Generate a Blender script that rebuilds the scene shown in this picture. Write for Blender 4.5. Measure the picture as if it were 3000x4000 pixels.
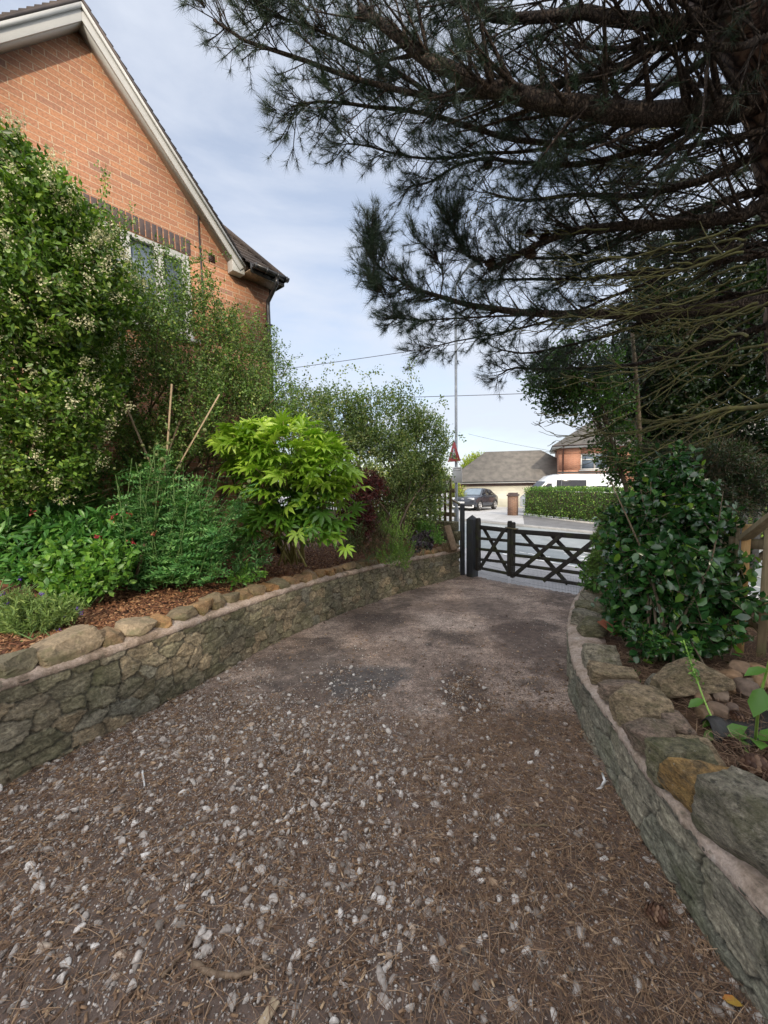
import bpy, math
import numpy as np
from mathutils import Vector, Matrix

# ------------------------------------------------------------------ scene, camera, light
sc = bpy.context.scene
for o in list(bpy.data.objects): bpy.data.objects.remove(o)
rng = np.random.default_rng(7)
rad = math.radians
FPX = 1500.0; PITCH = rad(5.0); ROLL = rad(1.15)
EYE = np.array([0, 0, 1.65])
FW = np.array([0, math.cos(PITCH), -math.sin(PITCH)])
R0 = np.array([1., 0, 0]); U0 = np.cross(R0, FW)
RT = math.cos(ROLL)*R0 - math.sin(ROLL)*U0
UP = math.cos(ROLL)*U0 + math.sin(ROLL)*R0
cam = bpy.data.cameras.new('camera'); camo = bpy.data.objects.new('camera', cam)
sc.collection.objects.link(camo); sc.camera = camo
cam.sensor_fit = 'VERTICAL'; cam.sensor_height = 36; cam.lens = FPX/4000*36
cam.clip_start = 0.05; cam.clip_end = 2000
m = Matrix(((RT[0], UP[0], -FW[0], EYE[0]), (RT[1], UP[1], -FW[1], EYE[1]), (RT[2], UP[2], -FW[2], EYE[2]), (0, 0, 0, 1)))
camo.matrix_world = m
sc.render.resolution_x = 768; sc.render.resolution_y = 1024

def ray(px, py): return FW + RT*(px-1500)/FPX + UP*(2000-py)/FPX
def at(px, py, Y):
    d = ray(px, py); return EYE + d*(Y/d[1])
def onz(px, py, z):
    d = ray(px, py); return EYE + d*((z-EYE[2])/d[2])

SUN_EL = rad(29); SUN_AZ = rad(168)      # azimuth clockwise from +Y
w = bpy.data.worlds.new('World'); sc.world = w; w.use_nodes = True
nt = w.node_tree; nt.nodes.clear()
def nd(t, ty, **k):
    n = t.nodes.new(ty)
    for a, b in k.items():
        if a.startswith('i_'):
            n.inputs[a[2:].replace('_', ' ')].default_value = b
        else: setattr(n, a, b)
    return n
sky = nd(nt, 'ShaderNodeTexSky', sky_type='NISHITA', sun_disc=False, sun_elevation=SUN_EL, sun_rotation=SUN_AZ, altitude=100, air_density=1.0, dust_density=.5, ozone_density=1.5)
tc = nd(nt, 'ShaderNodeTexCoord')
mp = nd(nt, 'ShaderNodeMapping'); mp.inputs['Scale'].default_value = (1.0, 1.0, 3.2); mp.inputs['Rotation'].default_value = (0.1, 0.2, 0.5)
nz = nd(nt, 'ShaderNodeTexNoise'); nz.inputs['Scale'].default_value = 1.3; nz.inputs['Detail'].default_value = 7; nz.inputs['Roughness'].default_value = .55; nz.inputs['Distortion'].default_value = .6
cr = nd(nt, 'ShaderNodeValToRGB'); cr.color_ramp.elements[0].position = .4; cr.color_ramp.elements[0].color = (.5, .5, .5, 1); cr.color_ramp.elements[1].position = .6; cr.color_ramp.elements[1].color = (.92, .92, .92, 1)
mx = nd(nt, 'ShaderNodeMix', data_type='RGBA')
# thin cloud boosted on the unseen sun side, added to lift ambient light
dt = nd(nt, 'ShaderNodeVectorMath', operation='DOT_PRODUCT'); dt.inputs[1].default_value = (math.sin(rad(165))*.8, math.cos(rad(165))*.8, .6)
mr_ = nd(nt, 'ShaderNodeMapRange', interpolation_type='SMOOTHSTEP'); mr_.inputs['From Min'].default_value = -.1; mr_.inputs['From Max'].default_value = .95; mr_.inputs['To Min'].default_value = 1.0; mr_.inputs['To Max'].default_value = 3.6
cs_ = nd(nt, 'ShaderNodeVectorMath', operation='SCALE'); cm_ = nd(nt, 'ShaderNodeMix', data_type='RGBA'); cm_.inputs['A'].default_value = (4.05, 4.35, 4.95, 1); cm_.inputs['B'].default_value = (4.9, 4.7, 4.5, 1); L = nt.links.new; L(cm_.outputs['Result'], cs_.inputs[0])
bg = nd(nt, 'ShaderNodeBackground'); bg.inputs['Strength'].default_value = 0.115
wo = nd(nt, 'ShaderNodeOutputWorld')
L = nt.links.new
L(tc.outputs['Generated'], mp.inputs['Vector']); L(mp.outputs[0], nz.inputs['Vector']); L(nz.outputs['Fac'], cr.inputs[0])
L(tc.outputs['Generated'], dt.inputs[0]); L(dt.outputs['Value'], mr_.inputs['Value']); L(mr_.outputs[0], cs_.inputs['Scale']); mf_ = nd(nt, 'ShaderNodeMapRange'); mf_.inputs['From Min'].default_value = 1.0; mf_.inputs['From Max'].default_value = 3.6; L(mr_.outputs[0], mf_.inputs['Value']); L(mf_.outputs[0], cm_.inputs['Factor']); L(cs_.outputs[0], mx.inputs['B']); L(cr.outputs[0], mx.inputs['Factor']); L(sky.outputs[0], mx.inputs['A']); L(mx.outputs['Result'], bg.inputs[0]); L(bg.outputs[0], wo.inputs[0])

sl = bpy.data.lights.new('sun', 'SUN'); sl.energy = 2.0; sl.angle = rad(1.2); sl.color = (1.0, .86, .68)
so = bpy.data.objects.new('sun', sl); sc.collection.objects.link(so)
sd = Vector((math.sin(SUN_AZ)*math.cos(SUN_EL), math.cos(SUN_AZ)*math.cos(SUN_EL), math.sin(SUN_EL)))
so.rotation_euler = sd.to_track_quat('Z', 'Y').to_euler()
so.location = (6, -20, 30)
sc.view_settings.view_transform = 'Standard'; sc.view_settings.look = 'None'
sc.view_settings.exposure = 0.8; sc.view_settings.gamma = 1.0
sc.cycles.max_bounces = 8; sc.cycles.diffuse_bounces = 4; sc.cycles.glossy_bounces = 3; sc.cycles.transmission_bounces = 4
sc.cycles.use_adaptive_sampling = True

# ------------------------------------------------------------------ helpers
def tag(o, label=None, cat=None, group=None, kind=None):
    if label: o['label'] = label
    if cat: o['category'] = cat
    if group: o['group'] = group
    if kind: o['kind'] = kind
    return o
def empty(name, loc, rz=0, label=None, cat=None, group=None):
    o = bpy.data.objects.new(name, None); sc.collection.objects.link(o)
    o.location = loc; o.rotation_euler = (0, 0, rz); o.empty_display_size = .1
    return tag(o, label, cat, group)
def rawmesh(name, V, loops, starts, totals, smooth=False):
    me = bpy.data.meshes.new(name)
    me.vertices.add(len(V)); me.vertices.foreach_set('co', np.ascontiguousarray(V, dtype=np.float32).ravel())
    me.loops.add(len(loops)); me.loops.foreach_set('vertex_index', np.asarray(loops, dtype=np.int32))
    me.polygons.add(len(starts)); me.polygons.foreach_set('loop_start', np.asarray(starts, dtype=np.int32))
    me.polygons.foreach_set('loop_total', np.asarray(totals, dtype=np.int32))
    if smooth: me.polygons.foreach_set('use_smooth', np.ones(len(starts), dtype=bool))
    me.update(calc_edges=True)
    return me
def link(name, me, mat, parent=None, loc=None, kind=None):
    o = bpy.data.objects.new(name, me); sc.collection.objects.link(o)
    for mm in (mat if isinstance(mat, (list, tuple)) else [mat]): me.materials.append(mm)
    if loc is not None: o.location = loc
    if parent: o.parent = parent
    if kind: o['kind'] = kind
    return o
def chain_loc(p):
    l = Vector((0, 0, 0))
    while p is not None:
        l = l + p.location; p = p.parent
    return l
def boxes(name, mt, parent, specs, **k):
    for sp_ in specs:
        b = MB(); b.box(*sp_); b.build(name, mt, parent, world=False, **k)
class MB:
    """collects shapes, builds ONE mesh.  world=True: geometry given in world space (parents unrotated)."""
    def __init__(s): s.v = []; s.f = []; s.m = []; s.cm = 0
    def add(s, vs, fs):
        b = len(s.v); s.v += [tuple(map(float, p)) for p in vs]
        for f in fs: s.f.append(tuple(b+i for i in f)); s.m.append(s.cm)
        return s
    def box(s, c, d, R=None, top=1.0, topy=None):
        x, y, z = d[0]/2, d[1]/2, d[2]/2; ty = top if topy is None else topy
        P = [(-x, -y, -z), (x, -y, -z), (x, y, -z), (-x, y, -z), (-x*top, -y*ty, z), (x*top, -y*ty, z), (x*top, y*ty, z), (-x*top, y*ty, z)]
        if R is not None:
            R3 = R if isinstance(R, Matrix) else Matrix.Rotation(R, 3, 'Z')
            P = [tuple(R3 @ Vector(p)) for p in P]
        return s.add([(p[0]+c[0], p[1]+c[1], p[2]+c[2]) for p in P], [(0, 3, 2, 1), (4, 5, 6, 7), (0, 1, 5, 4), (1, 2, 6, 5), (2, 3, 7, 6), (3, 0, 4, 7)])
    def bar(s, a, b, w, h, up=(0, 0, 1)):
        a = Vector(a); b = Vector(b); d = (b-a); l = d.length; d.normalize(); u = Vector(up)
        sd_ = d.cross(u).normalized(); u2 = sd_.cross(d)
        R = Matrix((sd_, d, u2)).transposed()
        return s.box((a+b)/2, (w, l, h), R)
    def tube(s, pts, r, n=6, cap=True):
        pts = [np.array(p, float) for p in pts]
        rr = r if hasattr(r, '__len__') else [r]*len(pts)
        b = len(s.v); ring = []; ref = None
        for i, p in enumerate(pts):
            d = pts[min(i+1, len(pts)-1)]-pts[max(i-1, 0)]; d = d/(np.linalg.norm(d)+1e-9)
            if ref is None:
                ref = np.array([0, 0, 1.]) if abs(d[2]) < .9 else np.array([1., 0, 0])
            a = np.cross(d, ref); a /= np.linalg.norm(a)+1e-9; c = np.cross(a, d); ref = c
            for k in range(n):
                t = 2*math.pi*k/n; q = p+(a*math.cos(t)+c*math.sin(t))*rr[i]; s.v.append((q[0], q[1], q[2]))
        for i in range(len(pts)-1):
            for k in range(n):
                k2 = (k+1) % n; s.f.append((b+i*n+k, b+i*n+k2, b+(i+1)*n+k2, b+(i+1)*n+k)); s.m.append(s.cm)
        if cap:
            s.f.append(tuple(b+k for k in range(n))[::-1]); s.m.append(s.cm)
            e = b+(len(pts)-1)*n; s.f.append(tuple(e+k for k in range(n))); s.m.append(s.cm)
        return s
    def prism(s, poly, off):
        """poly: 3D points; off: extrude vector"""
        n = len(poly); off = Vector(off)
        P = [Vector(p) for p in poly]; Q = [p+off for p in P]
        return s.add([tuple(p) for p in P+Q], [tuple(range(n))[::-1], tuple(range(n, 2*n))]+[(i, (i+1) % n, n+(i+1) % n, n+i) for i in range(n)])
    def loft(s, rings, closed=True, cap=True):
        n = len(rings[0]); V = [p for r in rings for p in r]; F = []
        for i in range(len(rings)-1):
            for k in range(n if closed else n-1):
                k2 = (k+1) % n; F.append((i*n+k, i*n+k2, (i+1)*n+k2, (i+1)*n+k))
        if cap: F += [tuple(range(n))[::-1], tuple((len(rings)-1)*n+k for k in range(n))]
        return s.add(V, F)
    def build(s, name, mat, parent=None, world=True, smooth=False, bevel=0, origin=None, kind=None, angle=None, seg=2):
        V = np.array(s.v, dtype=np.float32).reshape(-1, 3)
        loc = None
        if parent is not None:
            if world: V = V-np.array(chain_loc(parent), dtype=np.float32)
        elif kind is None or origin is not None:
            if origin is None:
                mn, mxx = V.min(0), V.max(0); origin = ((mn[0]+mxx[0])/2, (mn[1]+mxx[1])/2, mn[2])
            loc = origin; V = V-np.array(origin, dtype=np.float32)
        lo = [i for f in s.f for i in f]; tt = np.array([len(f) for f in s.f]); st = np.concatenate([[0], np.cumsum(tt)[:-1]])
        me = rawmesh(name, V, lo, st, tt, smooth)
        o = link(name, me, mat, parent, loc, kind)
        if isinstance(mat, (list, tuple)): me.polygons.foreach_set('material_index', np.array(s.m, dtype=np.int32))
        if bevel:
            b = o.modifiers.new('bevel', 'BEVEL'); b.width = bevel; b.segments = seg; b.limit_method = 'ANGLE'; b.angle_limit = rad(35)
        return o
def inst_mesh(name, tv, tf, P, X, Y, Z, S, mat, parent=None, kind=None, smooth=False):
    """replicate a small template (vertices tv, faces tf) at P with axes X,Y,Z and scale S (N,3)"""
    tv = np.asarray(tv, float); N = len(P); k = len(tv)
    S = np.broadcast_to(np.asarray(S, float).reshape(-1, 1) if np.ndim(S) == 1 else S, (N, 3)) if np.ndim(S) else np.full((N, 3), S)
    if tv.ndim == 2: tv = np.broadcast_to(tv, (N, k, 3))
    else: k = tv.shape[1]
    V = P[:, None, :]+(tv[:, :, 0]*S[:, None, 0])[:, :, None]*X[:, None, :]+(tv[:, :, 1]*S[:, None, 1])[:, :, None]*Y[:, None, :]+(tv[:, :, 2]*S[:, None, 2])[:, :, None]*Z[:, None, :]
    V = V.reshape(-1, 3)
    loc = None
    if parent is not None: V = V-np.array(chain_loc(parent))
    elif kind is None:
        loc = V.min(0)*.5+V.max(0)*.5; loc[2] = V[:, 2].min(); V = V-loc
    fl = np.array([i for f in tf for i in f]); ft = np.array([len(f) for f in tf]); nl = len(fl)
    lo = (fl[None, :]+(np.arange(N)*k)[:, None]).ravel(); tt = np.tile(ft, N); st = np.concatenate([[0], np.cumsum(tt)[:-1]])
    me = rawmesh(name, V, lo, st, tt, smooth)
    return link(name, me, mat, parent, loc, kind)
def unit(a): return a/(np.linalg.norm(a, axis=-1, keepdims=True)+1e-9)
def frame(D, Nn):
    X = unit(D); Y = unit(np.cross(Nn, X)); Z = np.cross(X, Y); return X, Y, Z
def rnd(n, s=1.0): return rng.normal(0, s, (n, 3))
def vnoise(P, seed=0):
    """cheap smooth value noise at (N,3) points in about -1..1"""
    r = np.random.default_rng(seed+99); o = np.zeros(len(P))
    for i in range(5):
        k = unit(r.normal(size=3))*(1.6**i); o += np.sin(P@k*2.3+r.uniform(0, 6.28)+1.7*np.sin(P@unit(r.normal(size=3))*1.9*(1.5**i)+r.uniform(0, 6)))/(1.35**i)
    return o/3.2
def spline(pts, n):
    pts = np.array(pts, float); P = np.vstack([2*pts[0]-pts[1], pts, 2*pts[-1]-pts[-2]]); out = []
    m_ = len(pts)-1
    for t in np.linspace(0, m_, n):
        i = min(int(t), m_-1); u = t-i; a, b, c, d = P[i], P[i+1], P[i+2], P[i+3]
        out.append(.5*((2*b)+(-a+c)*u+(2*a-5*b+4*c-d)*u*u+(-a+3*b-3*c+d)*u**3))
    return np.array(out)

# ------------------------------------------------------------------ materials
MATS = {}
class NT:
    def __init__(s, name):
        s.mat = bpy.data.materials.new(name); s.mat.use_nodes = True; s.t = s.mat.node_tree; s.t.nodes.clear()
        s.out = s.t.nodes.new('ShaderNodeOutputMaterial'); s.b = s.t.nodes.new('ShaderNodeBsdfPrincipled'); s.L = s.t.links.new
        s.L(s.b.outputs[0], s.out.inputs[0])
    def n(s, ty, **k): return nd(s.t, ty, **k)
    def noise(s, scale, detail=4, rough=.5, vec=None, dist=0.0):
        q = s.n('ShaderNodeTexNoise'); q.inputs['Scale'].default_value = scale; q.inputs['Detail'].default_value = detail; q.inputs['Roughness'].default_value = rough; q.inputs['Distortion'].default_value = dist
        s.L(vec if vec is not None else s.pos(), q.inputs['Vector']); return q.outputs['Fac']
    def pos(s):
        if not hasattr(s, '_p'): s._p = s.n('ShaderNodeTexCoord').outputs['Object']
        return s._p
    def ramp(s, fac, stops):
        r = s.n('ShaderNodeValToRGB'); e = r.color_ramp.elements
        while len(e) < len(stops): e.new(.5)
        for el, (p, c) in zip(e, stops): el.position = p; el.color = tuple(c)+(1,) if hasattr(c, '__len__') else (c, c, c, 1)
        s.L(fac, r.inputs[0]); return r.outputs[0]
    def mix(s, f, a, b, mode='MIX'):
        q = s.n('ShaderNodeMix', data_type='RGBA', blend_type=mode)
        for nm, x in (('Factor', f), ('A', a), ('B', b)):
            if hasattr(x, 'is_linked'): s.L(x, q.inputs[nm])
            elif nm == 'Factor': q.inputs[nm].default_value = x
            else: q.inputs[nm].default_value = tuple(x)+(1,) if len(x) == 3 else x
        return q.outputs['Result']
    def math(s, op, a, b=0.0, clamp=False):
        q = s.n('ShaderNodeMath', operation=op); q.use_clamp = clamp
        for i, x in enumerate((a, b)):
            if hasattr(x, 'is_linked'): s.L(x, q.inputs[i])
            else: q.inputs[i].default_value = x
        return q.outputs[0]
    def bump(s, h, strength=.3, dist=.01, prev=None):
        q = s.n('ShaderNodeBump'); q.inputs['Strength'].default_value = strength; q.inputs['Distance'].default_value = dist
        s.L(h, q.inputs['Height'])
        if prev is not None: s.L(prev, q.inputs['Normal'])
        s.L(q.outputs[0], s.b.inputs['Normal']); return q.outputs[0]
    def col(s, c):
        if hasattr(c, 'is_linked'): s.L(c, s.b.inputs['Base Color'])
        else: s.b.inputs['Base Color'].default_value = tuple(c)+(1,)
        return s
    def rough(s, r):
        if hasattr(r, 'is_linked'): s.L(r, s.b.inputs['Roughness'])
        else: s.b.inputs['Roughness'].default_value = r
        return s
def mat(name, c1, c2=None, scale=8, rough=.7, bump=0, bscale=None, metal=0, detail=5, coat=0, lo=.35, hi=.65):
    q = NT(name); c2 = c2 or tuple(x*.8 for x in c1)
    q.col(q.ramp(q.noise(scale, detail), [(lo, c1), (hi, c2)])); q.rough(rough); q.b.inputs['Metallic'].default_value = metal
    if coat: q.b.inputs['Coat Weight'].default_value = coat
    if bump: q.bump(q.noise(bscale or scale*4, 6), bump)
    return q.mat
def island(q): return q.n('ShaderNodeNewGeometry').outputs['Random Per Island']
def leafmat(name, stops, rough=.45, trans=.3, tcol=None, spec=.5):
    """leaf: colour picked per leaf, part of the light passes through"""
    q = NT(name); isl = island(q); c = q.ramp(isl, stops)
    big = q.ramp(q.noise(1.6, 2), [(.35, .78), (.65, 1.15)]); c = q.mix(1.0, c, big, 'MULTIPLY')
    q.col(c); q.rough(rough); q.b.inputs['Specular IOR Level'].default_value = spec
    tr = q.n('ShaderNodeBsdfTranslucent'); q.L(q.mix(1.0, c, tcol or (1.25, 1.35, .55), 'MULTIPLY'), tr.inputs[0])
    ms = q.n('ShaderNodeMixShader'); ms.inputs[0].default_value = trans
    q.L(q.b.outputs[0], ms.inputs[1]); q.L(tr.outputs[0], ms.inputs[2]); q.L(ms.outputs[0], q.out.inputs[0])
    return q.mat

def g_(a, k=1.0): return tuple(x*k for x in a)
M = {}
M['privet'] = leafmat('privet_leaf', [(0, (.045, .1, .018)), (.5, (.1, .2, .032)), (.85, (.18, .31, .045)), (1, (.32, .42, .08))], .4, .3)
M['hawthorn'] = leafmat('small_leaf', [(0, (0.056, 0.118, 0.035)), (0.55, (0.118, 0.217, 0.052)), (0.9, (0.212, 0.335, 0.075)), (1, (0.373, 0.41, 0.111))], .5, .3)
M['hawthorn2'] = leafmat('pale_small_leaf', [(0, (0.092, 0.149, 0.057)), (0.5, (0.196, 0.287, 0.103)), (0.85, (0.333, 0.425, 0.161)), (1, (0.552, 0.494, 0.23))], .5, .38)
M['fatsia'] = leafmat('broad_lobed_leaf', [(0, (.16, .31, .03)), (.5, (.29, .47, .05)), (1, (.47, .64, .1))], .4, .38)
M['fatsia_dark'] = leafmat('shaded_lobed_leaf', [(0, (.05, .13, .02)), (.6, (.1, .23, .025)), (1, (.24, .4, .04))], .35, .3)  # darker copy of the lobed leaf, shade put into its colour
M['thistle'] = leafmat('thistle_leaf', [(0, (0.072, 0.208, 0.064)), (0.6, (0.144, 0.352, 0.112)), (1, (0.288, 0.512, 0.176))], .55, .3)
M['peony'] = leafmat('peony_leaf', [(0, (0.047, 0.149, 0.034)), (0.6, (0.088, 0.25, 0.054)), (1, (0.176, 0.365, 0.068))], .4, .28)
M['hydrangea'] = leafmat('round_green_leaf', [(0, (0.057, 0.161, 0.025)), (0.6, (0.115, 0.276, 0.04)), (1, (0.23, 0.414, 0.057))], .42, .3)
M['lavender'] = leafmat('lavender_leaf', [(0, (0.115, 0.196, 0.057)), (0.6, (0.196, 0.31, 0.081)), (1, (0.31, 0.414, 0.115))], .6, .25)
M['fern'] = leafmat('dark_frond', [(0, (0.035, 0.098, 0.017)), (0.7, (0.07, 0.182, 0.028)), (1, (0.14, 0.28, 0.042))], .5, .28)
M['rosemary'] = leafmat('rosemary_leaf', [(0, (0.099, 0.187, 0.044)), (0.6, (0.176, 0.308, 0.055)), (1, (0.286, 0.44, 0.077))], .5, .25)
M['heather'] = leafmat('heather_leaf', [(0, (.09, .08, .045)), (.5, (.13, .12, .06)), (1, (.24, .13, .08))], .6, .2)
M['greyheather'] = leafmat('grey_green_leaf', [(0, (.07, .1, .04)), (.6, (.12, .16, .06)), (1, (.2, .22, .09))], .6, .2)
M['maple'] = leafmat('red_leaf', [(0, (.035, .009, .009)), (.6, (.075, .017, .018)), (1, (.2, .045, .04))], .45, .3, (1.5, .8, .7))
M['heuchera'] = leafmat('purple_leaf', [(0, (.02, .017, .024)), (.6, (.045, .03, .045)), (1, (.12, .1, .12))], .3, .1)
M['camellia'] = leafmat('glossy_leaf', [(0, (0.013, 0.049, 0.014)), (0.6, (0.026, 0.09, 0.021)), (0.92, (0.061, 0.156, 0.029)), (1, (0.164, 0.271, 0.029))], .24, .14, spec=.55)
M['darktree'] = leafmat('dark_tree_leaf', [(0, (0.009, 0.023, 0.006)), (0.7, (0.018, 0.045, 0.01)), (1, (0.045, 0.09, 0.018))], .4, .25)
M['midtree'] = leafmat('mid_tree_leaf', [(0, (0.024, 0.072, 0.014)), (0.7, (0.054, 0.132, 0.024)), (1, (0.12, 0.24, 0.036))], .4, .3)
M['conifer'] = leafmat('feathery_conifer', [(0, (0.06, 0.135, 0.022)), (0.7, (0.135, 0.255, 0.045)), (1, (0.24, 0.39, 0.075))], .6, .25)
M['hedge'] = leafmat('hedge_leaf', [(0, (0.041, 0.108, 0.02)), (0.5, (0.095, 0.203, 0.034)), (0.9, (0.203, 0.351, 0.054)), (1, (0.405, 0.513, 0.108))], .4, .25)
M['fartree'] = leafmat('far_tree_leaf', [(0, (.16, .23, .02)), (.5, (.27, .35, .03)), (1, (.42, .47, .06))], .6, .4)
M['needle'] = leafmat('pine_needle', [(0, (.022, .045, .026)), (.7, (.04, .075, .042)), (1, (.075, .11, .05))], .45, .15, (1, 1.1, .7))
M['grass'] = leafmat('grass_blade', [(0, (.06, .12, .02)), (1, (.12, .2, .04))], .6, .3)
M['yucca'] = leafmat('strap_leaf', [(0, (.07, .13, .05)), (.7, (.14, .22, .09)), (1, (.32, .36, .16))], .45, .2)
M['cream'] = leafmat('cream_floret', [(0, (.5, .5, .28)), (1, (.78, .76, .52))], .7, .3, (1, 1, .8))
M['white_fl'] = leafmat('white_petal', [(0, (.6, .6, .55)), (1, (.85, .84, .8))], .7, .3, (1, 1, 1))
M['purple_fl'] = leafmat('purple_petal', [(0, (.08, .03, .3)), (1, (.2, .08, .5))], .7, .2, (1, 1, 1))
M['crimson'] = leafmat('crimson_petal', [(0, (.25, .01, .03)), (.6, (.4, .04, .05)), (1, (.45, .25, .1))], .7, .2, (1, 1, 1))
M['drygrass'] = leafmat('dead_leaf', [(0, (.3, .2, .1)), (1, (.55, .45, .28))], .7, .2, (1, 1, 1))
M['stem'] = mat('woody_stem', (.07, .05, .03), (.13, .1, .06), 20, .8)
M['greenstem'] = mat('green_stem', (.06, .12, .03), (.1, .17, .045), 20, .6)
M['yellowstem'] = mat('pale_stem', (.3, .28, .1), (.22, .2, .07), 20, .6)
M['twig'] = mat('bare_twig', (.15, .145, .045), (.085, .075, .035), 14, .8)
M['black_paint'] = mat('black_painted_wood', (.018, .019, .02), (.04, .043, .045), 18, .5, .25, 60)
M['mossy_black'] = None
M['white_pvc'] = mat('white_board', (.5, .5, .48), (.45, .455, .44), 3, .4)
M['metal'] = mat('galvanised_steel', (.3, .32, .34), (.22, .24, .26), 12, .5, 0, metal=.4)
M['darkmetal'] = mat('black_plastic', (.015, .015, .017), (.03, .03, .032), 12, .3)
M['brownpipe'] = mat('brown_plastic', (.06, .025, .02), (.045, .02, .016), 12, .4)
M['wire'] = mat('wire', (.02, .02, .022), (.04, .04, .042), 12, .6)
M['meshwire'] = mat('mesh_wire', (.06, .065, .08), (.09, .095, .11), 12, .5, metal=.3)
M['white'] = mat('white_enamel', (.75, .76, .76), (.68, .69, .7), 4, .4)
M['red'] = mat('red_enamel', (.5, .03, .025), (.42, .03, .03), 4, .4)
M['black'] = mat('black_matt', (.012, .012, .012), (.02, .02, .02), 8, .6)
def brick_mat(name, ax, cols, mortar, row=.075, wid=.225, dark=.12):
    q = NT(name); sp = q.n('ShaderNodeSeparateXYZ'); q.L(q.pos(), sp.inputs[0]); cb = q.n('ShaderNodeCombineXYZ')
    q.L(sp.outputs[ax], cb.inputs[0]); q.L(sp.outputs[2], cb.inputs[1])
    wob = q.noise(9, 3); w2 = q.n('ShaderNodeVectorMath', operation='SCALE'); q.L(wob, w2.inputs[0]); w2.inputs['Scale'].default_value = .006
    va = q.n('ShaderNodeVectorMath', operation='ADD'); q.L(cb.outputs[0], va.inputs[0]); q.L(w2.outputs[0], va.inputs[1])
    def bt(c1, c2, mo, bias):
        b = q.n('ShaderNodeTexBrick', offset=.5); b.inputs['Scale'].default_value = 1; b.inputs['Brick Width'].default_value = wid; b.inputs['Row Height'].default_value = row
        b.inputs['Mortar Size'].default_value = .0055; b.inputs['Mortar Smooth'].default_value = .25; b.inputs['Bias'].default_value = bias
        for k_, c_ in (('Color1', c1), ('Color2', c2), ('Mortar', mo)): b.inputs[k_].default_value = tuple(c_)+(1,)
        q.L(va.outputs[0], b.inputs['Vector']); return b
    b = bt(cols[0], cols[1], mortar, 0); sel = bt((0, 0, 0), (1, 1, 1), (0, 0, 0), -.15)
    dk = q.ramp(sel.outputs['Color'], [(.78, 0), (.9, 1)])
    nf = q.mix(1.0, b.outputs['Color'], q.ramp(q.noise(45, 5), [(.3, .72), (.7, 1.22)]), 'MULTIPLY')
    nf = q.mix(1.0, nf, q.ramp(q.noise(1.1, 3), [(.3, .86), (.7, 1.08)]), 'MULTIPLY')
    isb = q.math('SUBTRACT', 1.0, b.outputs['Fac']); nf = q.mix(q.math('MULTIPLY', q.math('MULTIPLY', dk, isb), .75), nf, cols[2])
    q.col(nf); q.rough(.85); h = q.math('ADD', isb, q.math('MULTIPLY', q.noise(60, 4), .35)); q.bump(h, .6, .008)
    return q.mat
BR = [(.41, .195, .1), (.32, .15, .088), (.17, .12, .1)]
M['brick'] = brick_mat('orange_brick', 0, BR, (.45, .33, .22)); M['brick_side'] = brick_mat('orange_brick_side', 1, BR, (.45, .33, .22))
BF = [(.38, .17, .1), (.3, .125, .075), (.2, .1, .07)]
M['brick_far'] = brick_mat('red_brick', 0, BF, (.42, .33, .25)); M['brick_far_side'] = brick_mat('red_brick_side', 1, BF, (.42, .33, .25))
M['soldier'] = mat('blue_brick', (.06, .05, .055), (.11, .07, .06), 14, .7, .3)
M['tile'] = mat('dark_roof_tile', (.05, .042, .042), (.09, .07, .06), 3, .75, .4, 30)
M['tile_far'] = mat('weathered_roof_tile', (.16, .148, .132), (.105, .098, .09), 2.2, .85, .5, 25)
M['glass'] = mat('window_glass', (.16, .2, .25), (.1, .13, .17), 1.5, .06, 0)
M['tint'] = mat('tinted_glass', (.015, .016, .02), (.03, .03, .035), 2, .12); M['tint'].node_tree.nodes['Principled BSDF'].inputs['Specular IOR Level'].default_value = .25
M['windscreen'] = mat('windscreen_glass', (.2, .25, .3), (.14, .18, .22), 2, .05)
M['garage_door'] = mat('cream_door_paint', (.5, .49, .4), (.44, .43, .36), 2, .5)
def bark_mat(name, a, b, c, sc_=9):
    q = NT(name); mpp = q.n('ShaderNodeMapping'); mpp.inputs['Scale'].default_value = (1, 1, .35); q.L(q.pos(), mpp.inputs[0])
    n1 = q.noise(sc_, 6, .6, mpp.outputs[0], 1.2); v = q.n('ShaderNodeTexVoronoi', feature='DISTANCE_TO_EDGE'); v.inputs['Scale'].default_value = sc_*1.2
    wv = q.n('ShaderNodeVectorMath', operation='ADD'); q.L(mpp.outputs[0], wv.inputs[0]); sc2 = q.n('ShaderNodeVectorMath', operation='SCALE'); sc2.inputs['Scale'].default_value = .12; q.L(n1, sc2.inputs[0]); q.L(sc2.outputs[0], wv.inputs[1]); q.L(wv.outputs[0], v.inputs['Vector'])
    cr_ = q.ramp(v.outputs['Distance'], [(0, c), (.09, a), (.35, b)])
    q.col(q.mix(1.0, cr_, q.ramp(n1, [(.3, .7), (.7, 1.3)]), 'MULTIPLY')); q.rough(.9)
    q.bump(q.math('ADD', q.ramp(v.outputs['Distance'], [(0, 0), (.15, 1)]), q.math('MULTIPLY', n1, .5)), .9, .03); return q.mat
M['bark'] = bark_mat('pine_bark', (.17, .1, .075), (.34, .23, .17), (.05, .03, .022))
M['limb'] = bark_mat('pine_limb_bark', (.075, .05, .038), (.13, .095, .07), (.03, .02, .015), 30)
def wood_mat(name, a, b, moss=None, rough=.75):
    q = NT(name); mpp = q.n('ShaderNodeMapping'); mpp.inputs['Scale'].default_value = (14, 14, 1.6); q.L(q.pos(), mpp.inputs[0])
    n1 = q.noise(3, 5, .6, mpp.outputs[0]); c = q.ramp(n1, [(.3, a), (.7, b)])
    if moss: c = q.mix(q.ramp(q.noise(5, 5), [(.52, 0), (.68, .75)]), c, moss)
    q.col(c); q.rough(rough); q.bump(n1, .35, .01); return q.mat
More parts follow.
